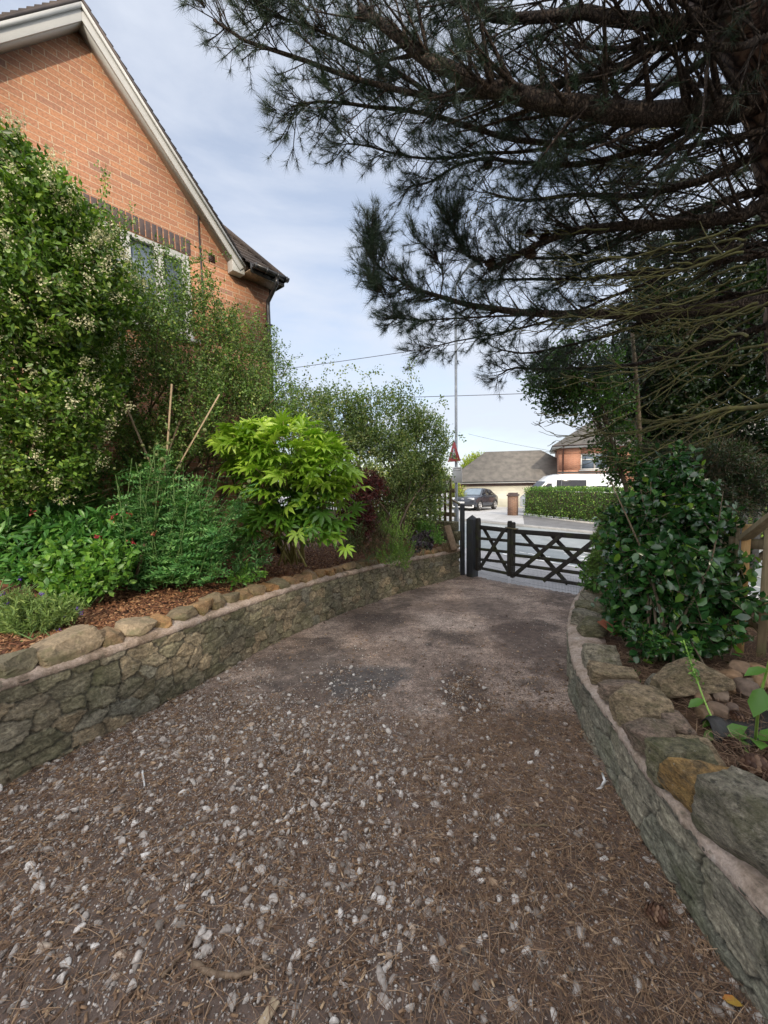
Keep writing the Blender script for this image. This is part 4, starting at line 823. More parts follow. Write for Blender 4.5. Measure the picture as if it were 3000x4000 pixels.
b = MB(); b.add([(-2.66, -.86, 1.34), (-2.66, .86, 1.34), (-1.94, .8, 2.12), (-1.94, -.8, 2.12)], [(0, 1, 2, 3)]); o_ = b.build('windscreen', M['tint'], van, world=False); o_.location.x -= .025; o_.location.z += .02
b = MB(); b.box((.75, -.86, 2.71), (3.9, .14, .1)); b.build('awning_case', M['black'], van, world=False, bevel=.03)
b = MB()
for x in (-1.0, 1.35): b.box((x, -.975, 1.5), (.012, .012, 2.0))
b.box((.6, -.93, 2.3), (3.8, .015, .012)); b.build('panel_seam', M['metal'], van, world=False)
for (x) in (-1.95, 1.85):
    for sg in (-1, 1):
        w_ = empty('tmp', (0, 0, 0)); bpy.data.objects.remove(w_)
        b = MB(); rings = [[(x+p[0]*math.cos(a), sg*.9+p[1]*.24, .36+p[0]*math.sin(a)) for p in ((.2, -.5), (.35, -.5), (.36, 0), (.35, .5), (.2, .5))] for a in np.linspace(0, 2*math.pi, 21)]; b.loft(rings, cap=False); b.build('wheel', M['tyre'], van, world=False)
b = MB(); b.box((-1.95, -1.13, 1.5), (.12, .2, .34)); b.build('wing_mirror', M['black'], van, world=False, bevel=.03)
b = MB(); b.box((-3.0, -.7, .98), (.2, .4, .22)); b.build('headlight', M['lamp'], van, world=False, bevel=.03)

# ------------------------------------------------------------------ lamp column, signs, wires
lc = at(1783, 2050, 9.6); lamp = empty('lamp_column', (lc[0], lc[1], -.46), 0, 'tall plain grey steel column carrying two signs beside the gate', 'lamp post')
b = MB(); top = 6.4; b.tube([(0, 0, 0), (0, 0, 1.3), (.0, 0, 1.34), (-.0, 0, top)], [.06, .06, .036, .03], 14); b.build('column', M['metal'], lamp, world=False, smooth=True)
b = MB(); b.tube([(0, 0, top-.02), (0, 0, top+.25), (.12, -.2, top+.42), (.25, -.5, top+.48)], [.028, .026, .025, .024], 10); b.build('bracket_arm', M['metal'], lamp, world=False)
b = MB(); b.box((.32, -.68, top+.47), (.2, .5, .12), rad(22), .6); b.build('lantern', M['metal'], lamp, world=False, bevel=.03)
b = MB(); b.box((0, 0, .7), (.135, .135, .7)); 
sg_ = empty('warning_sign', (lc[0], lc[1], 1.95), rad(-70), 'red and white triangular road narrows sign fixed to the grey column', 'road sign')
def tri(r, y, cx=0, cz=.26): return [(cx-r*.866, y, cz-r*.5), (cx+r*.866, y, cz-r*.5), (cx, y, cz+r)]
b = MB(); b.prism(tri(.36, -.06, .0), (0, -.004, 0)); b.build('red_plate', M['red'], sg_, world=False, bevel=.002)
b = MB(); b.prism(tri(.15, -.066, .0), (0, -.002, 0)); b.build('white_panel', M['white'], sg_, world=False)
b = MB()
for s_ in (-1, 1):
    b.prism([(s_*.055, -.069, .15), (s_*.075, -.069, .15), (s_*.075, -.069, .24), (s_*.04, -.069, .31), (s_*.04, -.069, .4), (s_*.022, -.069, .4), (s_*.022, -.069, .3), (s_*.055, -.069, .23)], (0, -.002, 0))
b.build('symbol', M['black'], sg_, world=False)
boxes('clamp', M['metal'], sg_, [((0, -.03, .16), (.1, .07, .03)), ((0, -.03, .36), (.1, .07, .03))])
s2 = empty('information_plate', (lc[0], lc[1], 1.5), rad(-58), 'white rectangular plate below the triangular sign on the grey column', 'sign')
b = MB(); b.box((.1, -.06, .2), (.34, .005, .38)); pb = b.build('plate', M['white'], s2, world=False, bevel=.002)
b = MB()
for (x0, x1, z0, z1) in [(-.02, .22, .355, .362), (-.02, .22, .3, .307), (-.02, -.013, .307, .355), (.213, .22, .307, .355)]: b.box(((x0+x1)/2, -.064, (z0+z1)/2), (x1-x0, .003, z1-z0))
b.build('printed_frame', M['black'], pb, world=False)
b = MB(); b.box((0, -.03, .2), (.09, .06, .03)); b.build('clamp', M['metal'], s2, world=False)
def wire(px0, py0, Y0, px1, py1, Y1, sag, r, label):
    a = at(px0, py0, Y0); c = at(px1, py1, Y1); P = [a+(c-a)*t-np.array([0, 0, sag*4*t*(1-t)]) for t in np.linspace(0, 1, 24)]
    b = MB(); b.tube(P, r, 5); tag(b.build('overhead_wire', M['wire'], smooth=True), label, 'cable')
wire(850, 1475, 17, 2700, 1190, 13, .12, .012, 'thin overhead wire rising to the right above the pale shrubs')
wire(1180, 1560, 25, 3050, 1490, 22, .15, .02, 'overhead wire crossing behind the lamp column above the road')
wire(1830, 1695, 40, 2180, 1765, 34, .1, .012, 'faint wire running down to the two storey red brick house')

# ------------------------------------------------------------------ field gate
GP = np.array([1.83, 7.93]); gd = np.array([.57, -.8217]); gd /= np.linalg.norm(gd); GN = np.array([gd[1], -gd[0]])
garz = math.atan2(gd[1], gd[0])
def gatexz(px, py, off=0.0):
    d = ray(px, py); n_ = np.array([-gd[1], gd[0], 0]); o = np.array([GP[0], GP[1], 0])+n_*off; t = ((o-EYE)@n_)/(d@n_); p = EYE+d*t; return float((p[:2]-GP)@gd), float(p[2])
post = empty('gate_post', (GP[0], GP[1], -.44), garz, 'thick black gatepost with a pyramid top at the end of the left stone wall', 'gatepost')
b = MB(); b.box((0, 0, .56), (.17, .17, 1.3)); b.box((0, 0, 1.255), (.17, .17, .09), top=.02); b.build('shaft', M['gatepost'], post, world=False, bevel=.008)
b = MB()
for z in (.97, .19): b = MB(); b.box((.12, -.01, z), (.1, .012, .05)); b.tube([(.15, -.01, z-.04), (.15, -.01, z+.06)], .012, 8); b.build('hinge', M['darkmetal'], post, world=False)
bp = at(1806, 2100, 8.1); b = MB(); b.box((bp[0]-.0, bp[1], .3), (.09, .09, 1.55)); tag(b.build('fence_post', M['gatepost'], bevel=.006), 'slim tall black post between the thick gatepost and the picket fence', 'post')
fp = GP+gd*2.78; post2 = empty('gate_post', (fp[0], fp[1], -.34), garz, 'black gatepost half hidden in the shrubs at the right end of the gate', 'gatepost')
b = MB(); b.box((0, 0, .56), (.17, .17, 1.3)); b.box((0, 0, 1.255), (.17, .17, .09), top=.02); b.build('shaft', M['gatepost'], post2, world=False, bevel=.008)
def leaf(name, label, x0, x1, stiles, rails, braces, meshx, mz):
    root = empty(name, (GP[0]+gd[0]*x0, GP[1]+gd[1]*x0, -.3), garz, label, 'gate'); o = lambda x: x-x0; zz = lambda z: z+.3
    for (x, z0, z1, w_) in stiles:
        b = MB(); b.box((o(x), 0, zz((z0+z1)/2)), (w_, .075, z1-z0)); ring = [(o(x)+math.cos(a)*w_/2, -.0375, zz(z1)+math.sin(a)*w_*.45) for a in np.linspace(0, math.pi, 9)]; b.prism(ring, (0, .075, 0)); b.build('stile', M['gatewood'], root, world=False, bevel=.005)
    for (xa, xb, za, zb, hgt) in rails:
        b = MB(); h = hgt/2; b.prism([(o(xa), -.014, zz(za-h)), (o(xb), -.014, zz(zb-h)), (o(xb), -.014, zz(zb+h)), (o(xa), -.014, zz(za+h))], (0, .03, 0)); b.build('rail', M['gatewood'], root, world=False, bevel=.004)
    for (xa, za, xb, zb, side) in braces:
        d = np.array([xb-xa, zb-za]); d /= np.linalg.norm(d); n_ = np.array([-d[1], d[0]])*.036; y = -.034 if side < 0 else .018
        b = MB(); b.prism([(o(xa)-n_[0], y, zz(za)-n_[1]), (o(xb)-n_[0], y, zz(zb)-n_[1]), (o(xb)+n_[0], y, zz(zb)+n_[1]), (o(xa)+n_[0], y, zz(za)+n_[1])], (0, .018, 0)); b.build('brace', M['gatewood'], root, world=False, bevel=.003)
    b = MB(); xa, xb = meshx; x = xa
    while x <= xb: 
        t = (x-xa)/(xb-xa); b.tube([(o(x), -.042, zz(mz[0][0]+(mz[0][1]-mz[0][0])*t)), (o(x), -.042, zz(mz[1][0]+(mz[1][1]-mz[1][0])*t))], .0016, 3); x += .026
    for k in range(5):
        f = k/4; b.tube([(o(xa), -.045, zz(mz[0][0]+(mz[1][0]-mz[0][0])*f)), (o(xb), -.045, zz(mz[0][1]+(mz[1][1]-mz[0][1])*f))], .0018, 3)
    b.build('wire_mesh', M['meshwire'], root, world=False)
    return root
def Gx(px, py): return gatexz(px, py)
a0 = Gx(1868, 2100)[0]; a1 = Gx(1991, 2100)[0]; c0 = Gx(2004, 2100)[0]; c1 = 2.6
xr = lambda px: Gx(px, 2150)[0]
zL = [Gx(1880, y)[1] for y in (2060, 2104, 2146, 2186, 2220)]; zL2 = [Gx(1984, y)[1] for y in (2072, 2112, 2156, 2197, 2240)]
zR = [Gx(2012, y)[1] for y in (2076, 2124, 2169, 2205, 2246)]; zR2 = [Gx(2300, y)[1] for y in (2098, 2152, 2203, 2244, 2288)]
zm = [np.mean([a, c_, d_, e_]) for a, c_, d_, e_ in zip(zL, zL2, zR, zR2)]; print('rails', zm, 'x', a0, a1, c0)
hs_ = [.085, .055, .055, .055, .055]; ext = (c1-c0)/(Gx(2300, 2100)[0]-c0)
gl = leaf('field_gate', 'narrow black wooden gate leaf with one crossed brace, hinged on the left gatepost', a0, a1, [(a0, Gx(1868, 2228)[1], Gx(1868, 2030)[1], .085), (a1, Gx(1991, 2250)[1], Gx(1991, 2040)[1], .062)], [(a0+.043, a1-.032, z1_, z2_, h) for z1_, z2_, h in zip(zL, zL2, hs_)],
    [Gx(1887, 2066)+Gx(1983, 2235)+(1,), Gx(1975, 2066)+Gx(1880, 2215)+(-1,)], (a0+.03, a1), ((.0, -.05), (-.42, -.4)))
zRe = [a+(c_-a)*ext for a, c_ in zip(zR, zR2)]
gr = leaf('field_gate', 'wide black wooden gate leaf with mossy rails and two crossed braces running into the camellia', c0, c1, [(c0, Gx(2004, 2256)[1], Gx(2004, 2045)[1], .062), (c1, -.2, .82, .085)], [(c0+.032, c1-.043, z1_, z2_, h) for z1_, z2_, h in zip(zR, zRe, hs_)],
    [Gx(2030, 2076)+Gx(2215, 2283)+(1,), Gx(2195, 2090)+Gx(2013, 2245)+(-1,), Gx(2152, 2092)+Gx(2300, 2245)+(1,), Gx(2325, 2112)+Gx(2125, 2268)+(-1,)], (c0, c1-.06), ((-.04, .02), (-.4, -.3)))
b = MB(); q_ = (a1+c0)/2; b.prism([(q_-c0-.11, -.05, 0), (q_-c0+.12, -.05, -.015), (q_-c0+.12, .05, -.015), (q_-c0-.11, .05, 0)], (0, 0, .012)); bb = b.build('latch_board', M['fencewood'], gr, world=False); bb.location.z = Gx(1995, 2068)[1]+.3+.03
# ------------------------------------------------------------------ plants
NEED = np.array([(0, -.5, 0), (0, .5, 0), (.5, 0, .02), (1, 0, 0)]); 
TW = np.array([(0, 0, 1), (0, .87, -.5), (0, -.87, -.5), (1, 0, .45), (1, .4, -.22), (1, -.4, -.22)]); TWF = [(0, 1, 4, 3), (1, 2, 5, 4), (2, 0, 3, 5)]
LIN = np.array([(0, -.5, 0), (.55, -.4, .03), (1, 0, -.03), (.55, .4, .03), (0, .5, 0)]); LINF = [(0, 1, 2), (0, 2, 3, 4)]
def blobw(bl):
    c = at(bl[0], bl[1], bl[2]); return c, np.array([bl[3]*bl[2]/FPX, bl[5], bl[4]*bl[2]/FPX])
def spray(blobs, base, tl, nl, up=.3, noise=.45, shell=.55, perp=.9, leafup=.5, droop=0.0, floor=None):
    Ps, Ds, Ns, TS, TDr, TLn = [], [], [], [], [], []
    for bl in blobs:
        c, r = blobw(bl); n = bl[6]; u = unit(rnd(n)); q_ = rng.uniform(0, 1, n)**(1/3.*shell+.0); u = u*q_[:, None]; T = c+u*r
        lump = 1+.16*vnoise(u*2.3+c, 3); T = c+u*r*lump[:, None]
        o = unit(u/r*r.mean()); d = unit(.8*o*q_[:, None]+.45*unit(T-base)+np.array([0, 0, up])+rnd(n, noise)); l = tl*rng.uniform(.55, 1.35, n)
        S = T-d*l[:, None]*.8
        if floor is not None: 
            k = S[:, 2] > floor; S, d, l, n = S[k], d[k], l[k], int(k.sum())
        TS.append(S); TDr.append(d); TLn.append(l); side = unit(np.cross(d, rnd(n)))
        for k in range(nl):
            f = (k+.6)/nl*rng.uniform(.9, 1.1, n); s_ = side if k % 2 else -side; side = unit(side+rnd(n, .35)); p = S+d*(l*f)[:, None]; p[:, 2] -= droop*f*f*l
            Ps.append(p); Ds.append(unit(d*.65+s_*perp+rnd(n, .25))); Ns.append(unit(rnd(n, .55)+np.array([0, 0, leafup])+o[:n]*.4 if len(o) == n else rnd(n)+np.array([0, 0, leafup])))
    return [np.concatenate(a) for a in (Ps, Ds, Ns, TS, TDr, TLn)]
def stems_mesh(root, base, blobs, TS, TDr, TLn, tr, mt, nmain=14, mr=.02, spread=.12, ntw=2500, name='stem'):
    i = rng.permutation(len(TS))[:ntw]; X, Y, Z = frame(TDr[i], rnd(len(i))); S = np.stack([TLn[i], np.full(len(i), tr), np.full(len(i), tr)], -1)
    tv = TW
    if nmain:
        b = MB(); tot = sum(bl[6] for bl in blobs)
        for k in range(nmain):
            j = i[k % len(i)]; e = TS[j]; b0 = np.array(base)+np.array([rng.normal(0, spread), rng.normal(0, spread), 0]); m1 = b0+(e-b0)*.4+np.array([rng.normal(0, .08), rng.normal(0, .08), .1*np.linalg.norm(e-b0)]); P = spline([b0, m1, e], 8); b.tube(P, np.linspace(mr, mr*.3, 8)*rng.uniform(.6, 1.1), 5)
        v2 = np.array(b.v); 
        Vt = TS[i][:, None, :]+(tv[:, 0]*S[:, :1])[:, :, None]*X[:, None, :]+(tv[:, 1]*S[:, 1:2])[:, :, None]*Y[:, None, :]+(tv[:, 2]*S[:, 2:3])[:, :, None]*Z[:, None, :]
        off = len(b.v); b.v += [tuple(p) for p in Vt.reshape(-1, 3)]
        for k in range(len(i)):
            for f in TWF: b.f.append(tuple(off+k*6+q2 for q2 in f)); b.m.append(0)
        return b.build(name, mt, root)
    return inst_mesh(name, tv, TWF, TS[i], X, Y, Z, S, mt, root)
def shrub(name, label, cat, base, blobs, leaf='hawthorn', L_=.03, ratio=.5, tl=.3, nl=9, tmpl=4, stem='stem', tr=.0022, nmain=14, mr=.018, group=None, spread=.12, ntw=2500, whips=None, **k):
    root = empty(name, tuple(base), 0, label, cat, group)
    P, D, N, TS, TDr, TLn = spray(blobs, np.array(base), tl, nl, **k)
    if whips:
        for w_ in whips:
            pts = np.array([at(*q_) for q_ in w_[0]]); sp = spline(pts, 40); n = w_[1]; t = rng.uniform(.15, 1, n); idx = (t*39).astype(int); pp = sp[idx]; d = unit(np.gradient(sp, axis=0))[idx]
            P = np.vstack([P, pp+rnd(n, w_[2])]); D = np.vstack([D, unit(d*.5+rnd(n, .8))]); N = np.vstack([N, unit(rnd(n)+np.array([0, 0, .5]))])
            for a in range(0, 36, 4):
                TS = np.vstack([sp[a], TS]); v = sp[min(a+4, 39)]-sp[a]; TDr = np.vstack([unit(v), TDr]); TLn = np.concatenate([[np.linalg.norm(v)], TLn])
    X, Y, Z = frame(D, N); s = L_*rng.uniform(.65, 1.3, len(P)); S = np.stack([s, s*ratio/.5, s], -1)
    tv, tf = (LEAF4, LF4) if tmpl == 4 else (LEAF8, LF8) if tmpl == 8 else tmpl
    inst_mesh('foliage', tv, tf, P, X, Y, Z, S, M[leaf], root)
    stems_mesh(root, base, blobs, TS, TDr, TLn, tr, M[stem], nmain, mr, spread, ntw)
    return root, (P, D, N, TS, TDr, TLn)
def G(px, py, z): p = onz(px, py, z); return (float(p[0]), float(p[1]), float(z))
def cluster(P, n, r, elong=1.0, axis=None):
    """n points round each P, optionally stretched along an axis"""
    q_ = np.repeat(P, n, 0)+rnd(len(P)*n, r)
    if axis is not None: q_ = q_+np.repeat(axis, n, 0)*rng.uniform(-.5, .5, (len(q_), 1))*elong
    return q_
def florets(root, name, P, size, mt):
    D = unit(rnd(len(P))); X, Y, Z = frame(D, rnd(len(P))); inst_mesh(name, LEAF4, LF4, P, X, Y, Z, size*rng.uniform(.7, 1.3, len(P)), mt, root)

# privet in flower, top left
pv = [(40, 800, 3.3, 210, 240, .5, 850), (-80, 610, 3.2, 150, 170, .4, 400), (190, 900, 3.5, 200, 170, .5, 650), (110, 1130, 3.3, 300, 260, .55, 1200), (330, 1130, 3.6, 190, 170, .4, 520), (90, 1480, 3.5, 320, 270, .5, 1100), (310, 1420, 3.7, 160, 260, .4, 560), (70, 1760, 3.7, 320, 200, .4, 650)]
root, dd = shrub('privet', 'tall privet bush with cream flower spikes at the far left', 'bush', G(60, 2200, .6), pv, 'privet', .05, .5, .26, 11, tmpl=4, nmain=26, mr=.03, spread=.3, noise=.5)
TS, TDr, TLn = dd[3:]; tips = TS+TDr*TLn[:, None]
sel = np.array([(t[0]*TDr[i][0] is not None) and (TDr[i][1] < .45) for i, t in enumerate(tips)]); ii = np.where(sel)[0]; ii = ii[rng.permutation(len(ii))[:360]]
axis = unit(TDr[ii]+np.array([0, 0, .5])); florets(root, 'flower', cluster(tips[ii]+axis*.04, 64, .024, .14, axis), .02, M['cream'])

# small leaved shrub against the house wall
hA = [(640, 1130, 4.75, 210, 170, .25, 420), (480, 1300, 4.4, 230, 260, .28, 800), (760, 1330, 5.1, 200, 200, .28, 700), (930, 1400, 5.6, 170, 200, .32, 600), (620, 1550, 4.7, 290, 230, .3, 900), (880, 1600, 5.3, 270, 210, .35, 900), (1040, 1510, 6.2, 130, 190, .4, 560), (500, 1750, 4.6, 230, 160, .3, 450), (1120, 1700, 6.3, 170, 170, .4, 520), (420, 900, 4.1, 90, 80, .2, 90)]
shrub('cotoneaster', 'dense small leaved green shrub covering the window and lower wall of the brick house', 'bush', G(620, 2150, .65), hA, 'hawthorn', .032, .56, .3, 12, nmain=34, mr=.03, spread=.5, noise=.55,
      whips=[([(560, 1150, 4.6), (540, 950, 4.6), (500, 780, 4.6), (400, 640, 4.6)][:3], 90, .03), ([(700, 1150, 4.9), (760, 1010, 5), (900, 1000, 5.2)], 60, .03), ([(430, 980, 4.3), (415, 800, 4.3), (400, 640, 4.3)], 110, .03), ([(860, 1300, 5.4), (840, 1180, 5.4), (790, 1080, 5.4)], 60, .03), ([(1020, 1400, 6.1), (1080, 1290, 6.1), (1060, 1290, 6.1)], 40, .03), ([(1050, 1450, 6.1), (1130, 1400, 6.1), (1200, 1390, 6.1)], 50, .03)])
# paler arching shrub further on
hB = [(1310, 1650, 7.3, 150, 140, .5, 850), (1500, 1650, 7.6, 170, 140, .5, 900), (1420, 1800, 7.2, 250, 140, .5, 1300), (1650, 1730, 8.0, 110, 140, .45, 800), (1640, 1880, 7.9, 120, 110, .4, 700), (1560, 1990, 7.5, 180, 90, .4, 560), (1200, 1640, 6.9, 110, 150, .4, 480)]
ar = lambda *p: [(x, y, 7.4) for x, y in p]
shrub('hawthorn', 'loose grey green arching shrub against the sky to the left of the lamp column', 'bush', G(1500, 2110, .45), hB, 'hawthorn2', .044, .62, .36, 11, nmain=30, mr=.03, spread=.5, noise=.55, stem='stem',
      whips=[(ar((1230, 1600), (1260, 1480), (1300, 1400)), 70, .04), (ar((1250, 1500), (1200, 1440), (1330, 1370)), 50, .035), (ar((1380, 1600), (1420, 1480), (1500, 1440)), 110, .045), (ar((1460, 1600), (1540, 1490), (1620, 1530)), 120, .045), (ar((1610, 1700), (1600, 1520), (1610, 1390)), 110, .04), (ar((1640, 1650), (1640, 1500), (1570, 1440)), 70, .035), (ar((1660, 1640), (1720, 1560), (1750, 1600)), 60, .035), (ar((1700, 1760), (1760, 1690), (1815, 1720)), 60, .03), (ar((1690, 1800), (1750, 1780), (1795, 1790)), 50, .03), (ar((1300, 1560), (1340, 1450), (1400, 1440)), 80, .045)])
# fatsia
def fatsia():
    base = G(1150, 2200, .5); root = empty('fatsia', base, 0, 'lime green fatsia bush with large hand shaped leaves in the middle of the left bed', 'bush')
    tv = [(0.02, 0, 0)]; tf = []; nl_ = 8; angs = np.linspace(-125, 125, nl_); L_ = [.62, .8, .93, 1, 1, .93, .8, .62]
    vi = []
    for k in range(nl_+1):
        a = rad(-143 if k == 0 else 143 if k == nl_ else (angs[k-1]+angs[k])/2); r_ = .3 if 0 < k < nl_ else .2; vi.append(len(tv)); tv.append((r_*math.cos(a), r_*math.sin(a), .03))
    for k in range(nl_):
        a = rad(angs[k]); l = L_[k]; b0 = len(tv)
        for (rr_, da, z) in ((.6*l, 0, .0), (.62*l, -13, .045), (.62*l, 13, .045), (l, 0, -.14)): tv.append((rr_*math.cos(a+rad(da)), rr_*math.sin(a+rad(da)), z))
        tf += [(0, vi[k], b0+1, b0), (b0, b0+1, b0+3), (b0, b0+3, b0+2), (0, b0, b0+2, vi[k+1])]
    blobs = [(1110, 1760, 4.9, 230, 110, .5, 130), (1270, 1860, 4.9, 130, 110, .45, 80), (980, 1740, 4.7, 120, 80, .35, 44), (1350, 1900, 5.0, 60, 60, .3, 18), (1130, 1880, 4.7, 200, 110, .4, 70)]
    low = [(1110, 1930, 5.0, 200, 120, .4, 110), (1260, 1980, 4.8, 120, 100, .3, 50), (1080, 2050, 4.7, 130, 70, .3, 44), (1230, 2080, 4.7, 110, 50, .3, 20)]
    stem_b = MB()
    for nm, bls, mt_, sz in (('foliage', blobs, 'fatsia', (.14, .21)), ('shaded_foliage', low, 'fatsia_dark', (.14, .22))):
        Ps, Xs, Ns = [], [], []
        for bl in bls:
            c, r = blobw(bl); n = bl[6]; u = unit(rnd(n)+np.array([0, -.5, .5])); P = c+u*r*rng.uniform(.75, 1.05, (n, 1)); o = unit(u*np.array([1, 1, .3])); Ps.append(P); Xs.append(unit(o+np.array([0, 0, .12])+rnd(n, .35))); Ns.append(unit(np.array([0, -.25, 1])+o*.55+rnd(n, .25)))
            for p, o_ in zip(P[::1], o): 
                q_ = p-o_*.2-np.array([0, 0, .16]); stem_b.tube([q_, (q_+p)/2+np.array([0, 0, .015]), p], [.0045, .004, .003], 4)
        P, Xd, N = map(np.concatenate, (Ps, Xs, Ns))
        for pt_ in ([(1215, 2060, 4.45)], [(1160, 2080, 4.4), (1350, 2140, 4.6), (1310, 2090, 4.6), (1385, 1850, 4.9)]): 
            if nm == 'shaded_foliage' and pt_[0][0] == 1160: continue
            for q_ in pt_: P = np.vstack([P, at(*q_)]); Xd = np.vstack([Xd, unit(np.array([.3, -.6, -.6]))]); N = np.vstack([N, unit(np.array([.1, -.8, .6]))])
        X, Y, Z = frame(Xd, N); s = rng.uniform(sz[0], sz[1], len(P)); tvv = np.array(tv)[None]*np.ones((len(P), 1, 1)); tvv[:, :, 2] += -.12*rng.uniform(0, 2, (len(P), 1))*(tvv[:, :, 0]**2+tvv[:, :, 1]**2)+rng.normal(0, .02, tvv[:, :, 2].shape)
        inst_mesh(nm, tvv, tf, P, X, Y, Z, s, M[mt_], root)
    for k in range(16):
        e = at(rng.uniform(950, 1380), rng.uniform(1760, 1960), rng.uniform(4.7, 5.1)); b0 = np.array(base)+np.array([rng.normal(0, .1), rng.normal(0, .1), 0]); stem_b.tube(spline([b0, b0*.45+e*.55+np.array([0, 0, -.08]), e], 8), np.linspace(.016, .007, 8), 6)
    stem_b.build('stem', M['yellowstem'], root)
fatsia()
# globe thistle
TH_T = [(0, 0, 0)]; TH_F = []
for k in range(4):
    x0 = .08+.22*k; wv = (.2, .26, .22, .13)[k]; b0 = len(TH_T); TH_T += [(x0, 0, 0), (x0+.07, 0, 0), (x0+.2, wv, .04), (x0+.2, -wv, .04), (x0+.16, .05, .0), (x0+.16, -.05, 0)]; TH_F += [(b0, b0+2, b0+4), (b0, b0+5, b0+3), (b0, b0+4, b0+5)]
TH_T.append((1, 0, -.05)); n_ = len(TH_T)-1; TH_F.append((n_-2, n_-1, n_)) ; TH_F.append((n_-1, n_-2, n_)) if False else None; TH_T = np.array(TH_T)
def thistle():
    base = G(700, 2260, .56); root = empty('globe_thistle', base, 0, 'tall globe thistle clump with jagged leaves and round grey green heads round the wooden stakes', 'plant')
    P, D, N = [], [], []; sb = MB(); heads = []
    for k in range(118):
        px = rng.normal(640, 155) if k < 75 else rng.normal(720, 120); top = 1700+abs(px-640)*.5+rng.uniform(0, 200); bx = 640+(px-640)*.55+rng.normal(0, 30); Yd = rng.uniform(3.9, 4.6)
        if k > 80: top = rng.uniform(1900, 2150)
        e = at(px, top, Yd); b0 = at(bx, 2250, Yd); b0[2] = .56+rng.uniform(0, .03); sp = spline([b0, (b0+e)/2+np.array([rng.normal(0, .07), rng.normal(0, .05), .03]), e], 20); sb.tube(sp[::3], .005, 4)
        nlv = 40; t = rng.uniform(.02, .97, nlv); idx = (t*19).astype(int); p = sp[idx]; a = rng.uniform(0, 6.28, nlv); out = np.stack([np.cos(a), np.sin(a), rng.uniform(-.25, .55, nlv)], -1); P.append(p); D.append(unit(out)); N.append(unit(np.stack([0*a, 0*a, 1+0*a], -1)+rnd(nlv, .4)))
        if k < 40: heads.append(e)
    P, D, N = map(np.concatenate, (P, D, N)); X, Y, Z = frame(D, N); h = np.clip((P[:, 2]-.5)/1.2, 0, 1); s = rng.uniform(.13, .24, len(P))*(1.1-.35*h)
    inst_mesh('foliage', TH_T, TH_F, P, X, Y, Z, np.stack([s, s*.85, s], -1), M['thistle'], root)
    sb.build('stem', M['greenstem'], root)
    V, F = IC[2]; hp_ = np.array(heads+[at(x, y, 4.1) for x, y in ((382, 1712), (435, 1735), (558, 1740), (800, 1680), (620, 1977), (760, 1680))]); n = len(hp_); V2 = V*(1+.18*(np.arange(len(V)) % 2))[:, None]
    X, Y, Z = frame(unit(rnd(n)), rnd(n)); 
    for k in range(n): inst_mesh('seed_head', V2, F, hp_[k:k+1], X[k:k+1], Y[k:k+1], Z[k:k+1], rng.uniform(.013, .022, 1), M['greyheather'], root)
thistle()
def stake(px0, py0, px1, py1, Y, label, w_=.019):
    a = at(px0, py0, Y); c = at(px1, py1, Y+.06); b = MB(); b.bar(c, a, w_, w_*.7, (0, 1, 0)); tag(b.build('wooden_stake', M['newwood'], bevel=.002), label, 'stake', 'wooden stakes in the thistle')
stake(468, 1528, 650, 1960, 4.35, 'pale square wooden stake leaning left, leftmost of three in the thistle'); stake(671, 1500, 640, 1950, 4.4, 'pale wooden stake standing almost upright between two leaning ones'); stake(858, 1540, 640, 1920, 4.5, 'thin wooden stake leaning right towards the lime green bush', .016)
# strap leaved plant
def straps(name, label, base, L_, n, w_, mt, up=1.0, spread=.8, cat='plant', ln=.25, part='foliage'):
    root = empty(name, tuple(base), 0, label, cat); b = MB()
    for k in range(n):
        a = rng.uniform(0, 6.28); l = L_*rng.uniform(.6, 1.1); d = np.array([math.cos(a)*spread*rng.uniform(.1, 1), math.sin(a)*spread*rng.uniform(.1, 1), up]); d = unit(d); sd_ = unit(np.cross(d, np.array([math.sin(a*3), math.cos(a*2), .2]))); P = [np.array(base)+d*l*t-np.array([0, 0, ln*l*t*t*rng.uniform(.2, 1)]) for t in np.linspace(0, 1, 6)]
        V = []; 
        for j, p in enumerate(P): ww = w_*(.7, 1, 1, .85, .55, .03)[j]/2; V += [tuple(p-sd_*ww+np.array([0, 0, ww*.3])), tuple(p), tuple(p+sd_*ww+np.array([0, 0, ww*.3]))]
        b.add(V, [(3*j, 3*j+1, 3*j+4, 3*j+3) for j in range(5)]+[(3*j+1, 3*j+2, 3*j+5, 3*j+4) for j in range(5)])
    b.build(part, M[mt], root); return root
yb = at(560, 1905, 4.75); straps('yucca', 'clump of upright sword shaped leaves behind the thistle stakes', yb, .62, 46, .042, 'yucca', 1, .55)
b = MB()
for (x0, y0, x1, y1) in [(445, 1905, 300, 1958), (440, 1925, 320, 1968), (470, 1895, 330, 1940)]:
    p, q_ = at(x0, y0, 4.4), at(x1, y1, 4.1); b.bar(p, q_, .02, .003)
tag(b.build('dead_leaf', M['drygrass']), 'bleached dead strap leaves fallen over beside the thistle', 'leaves')
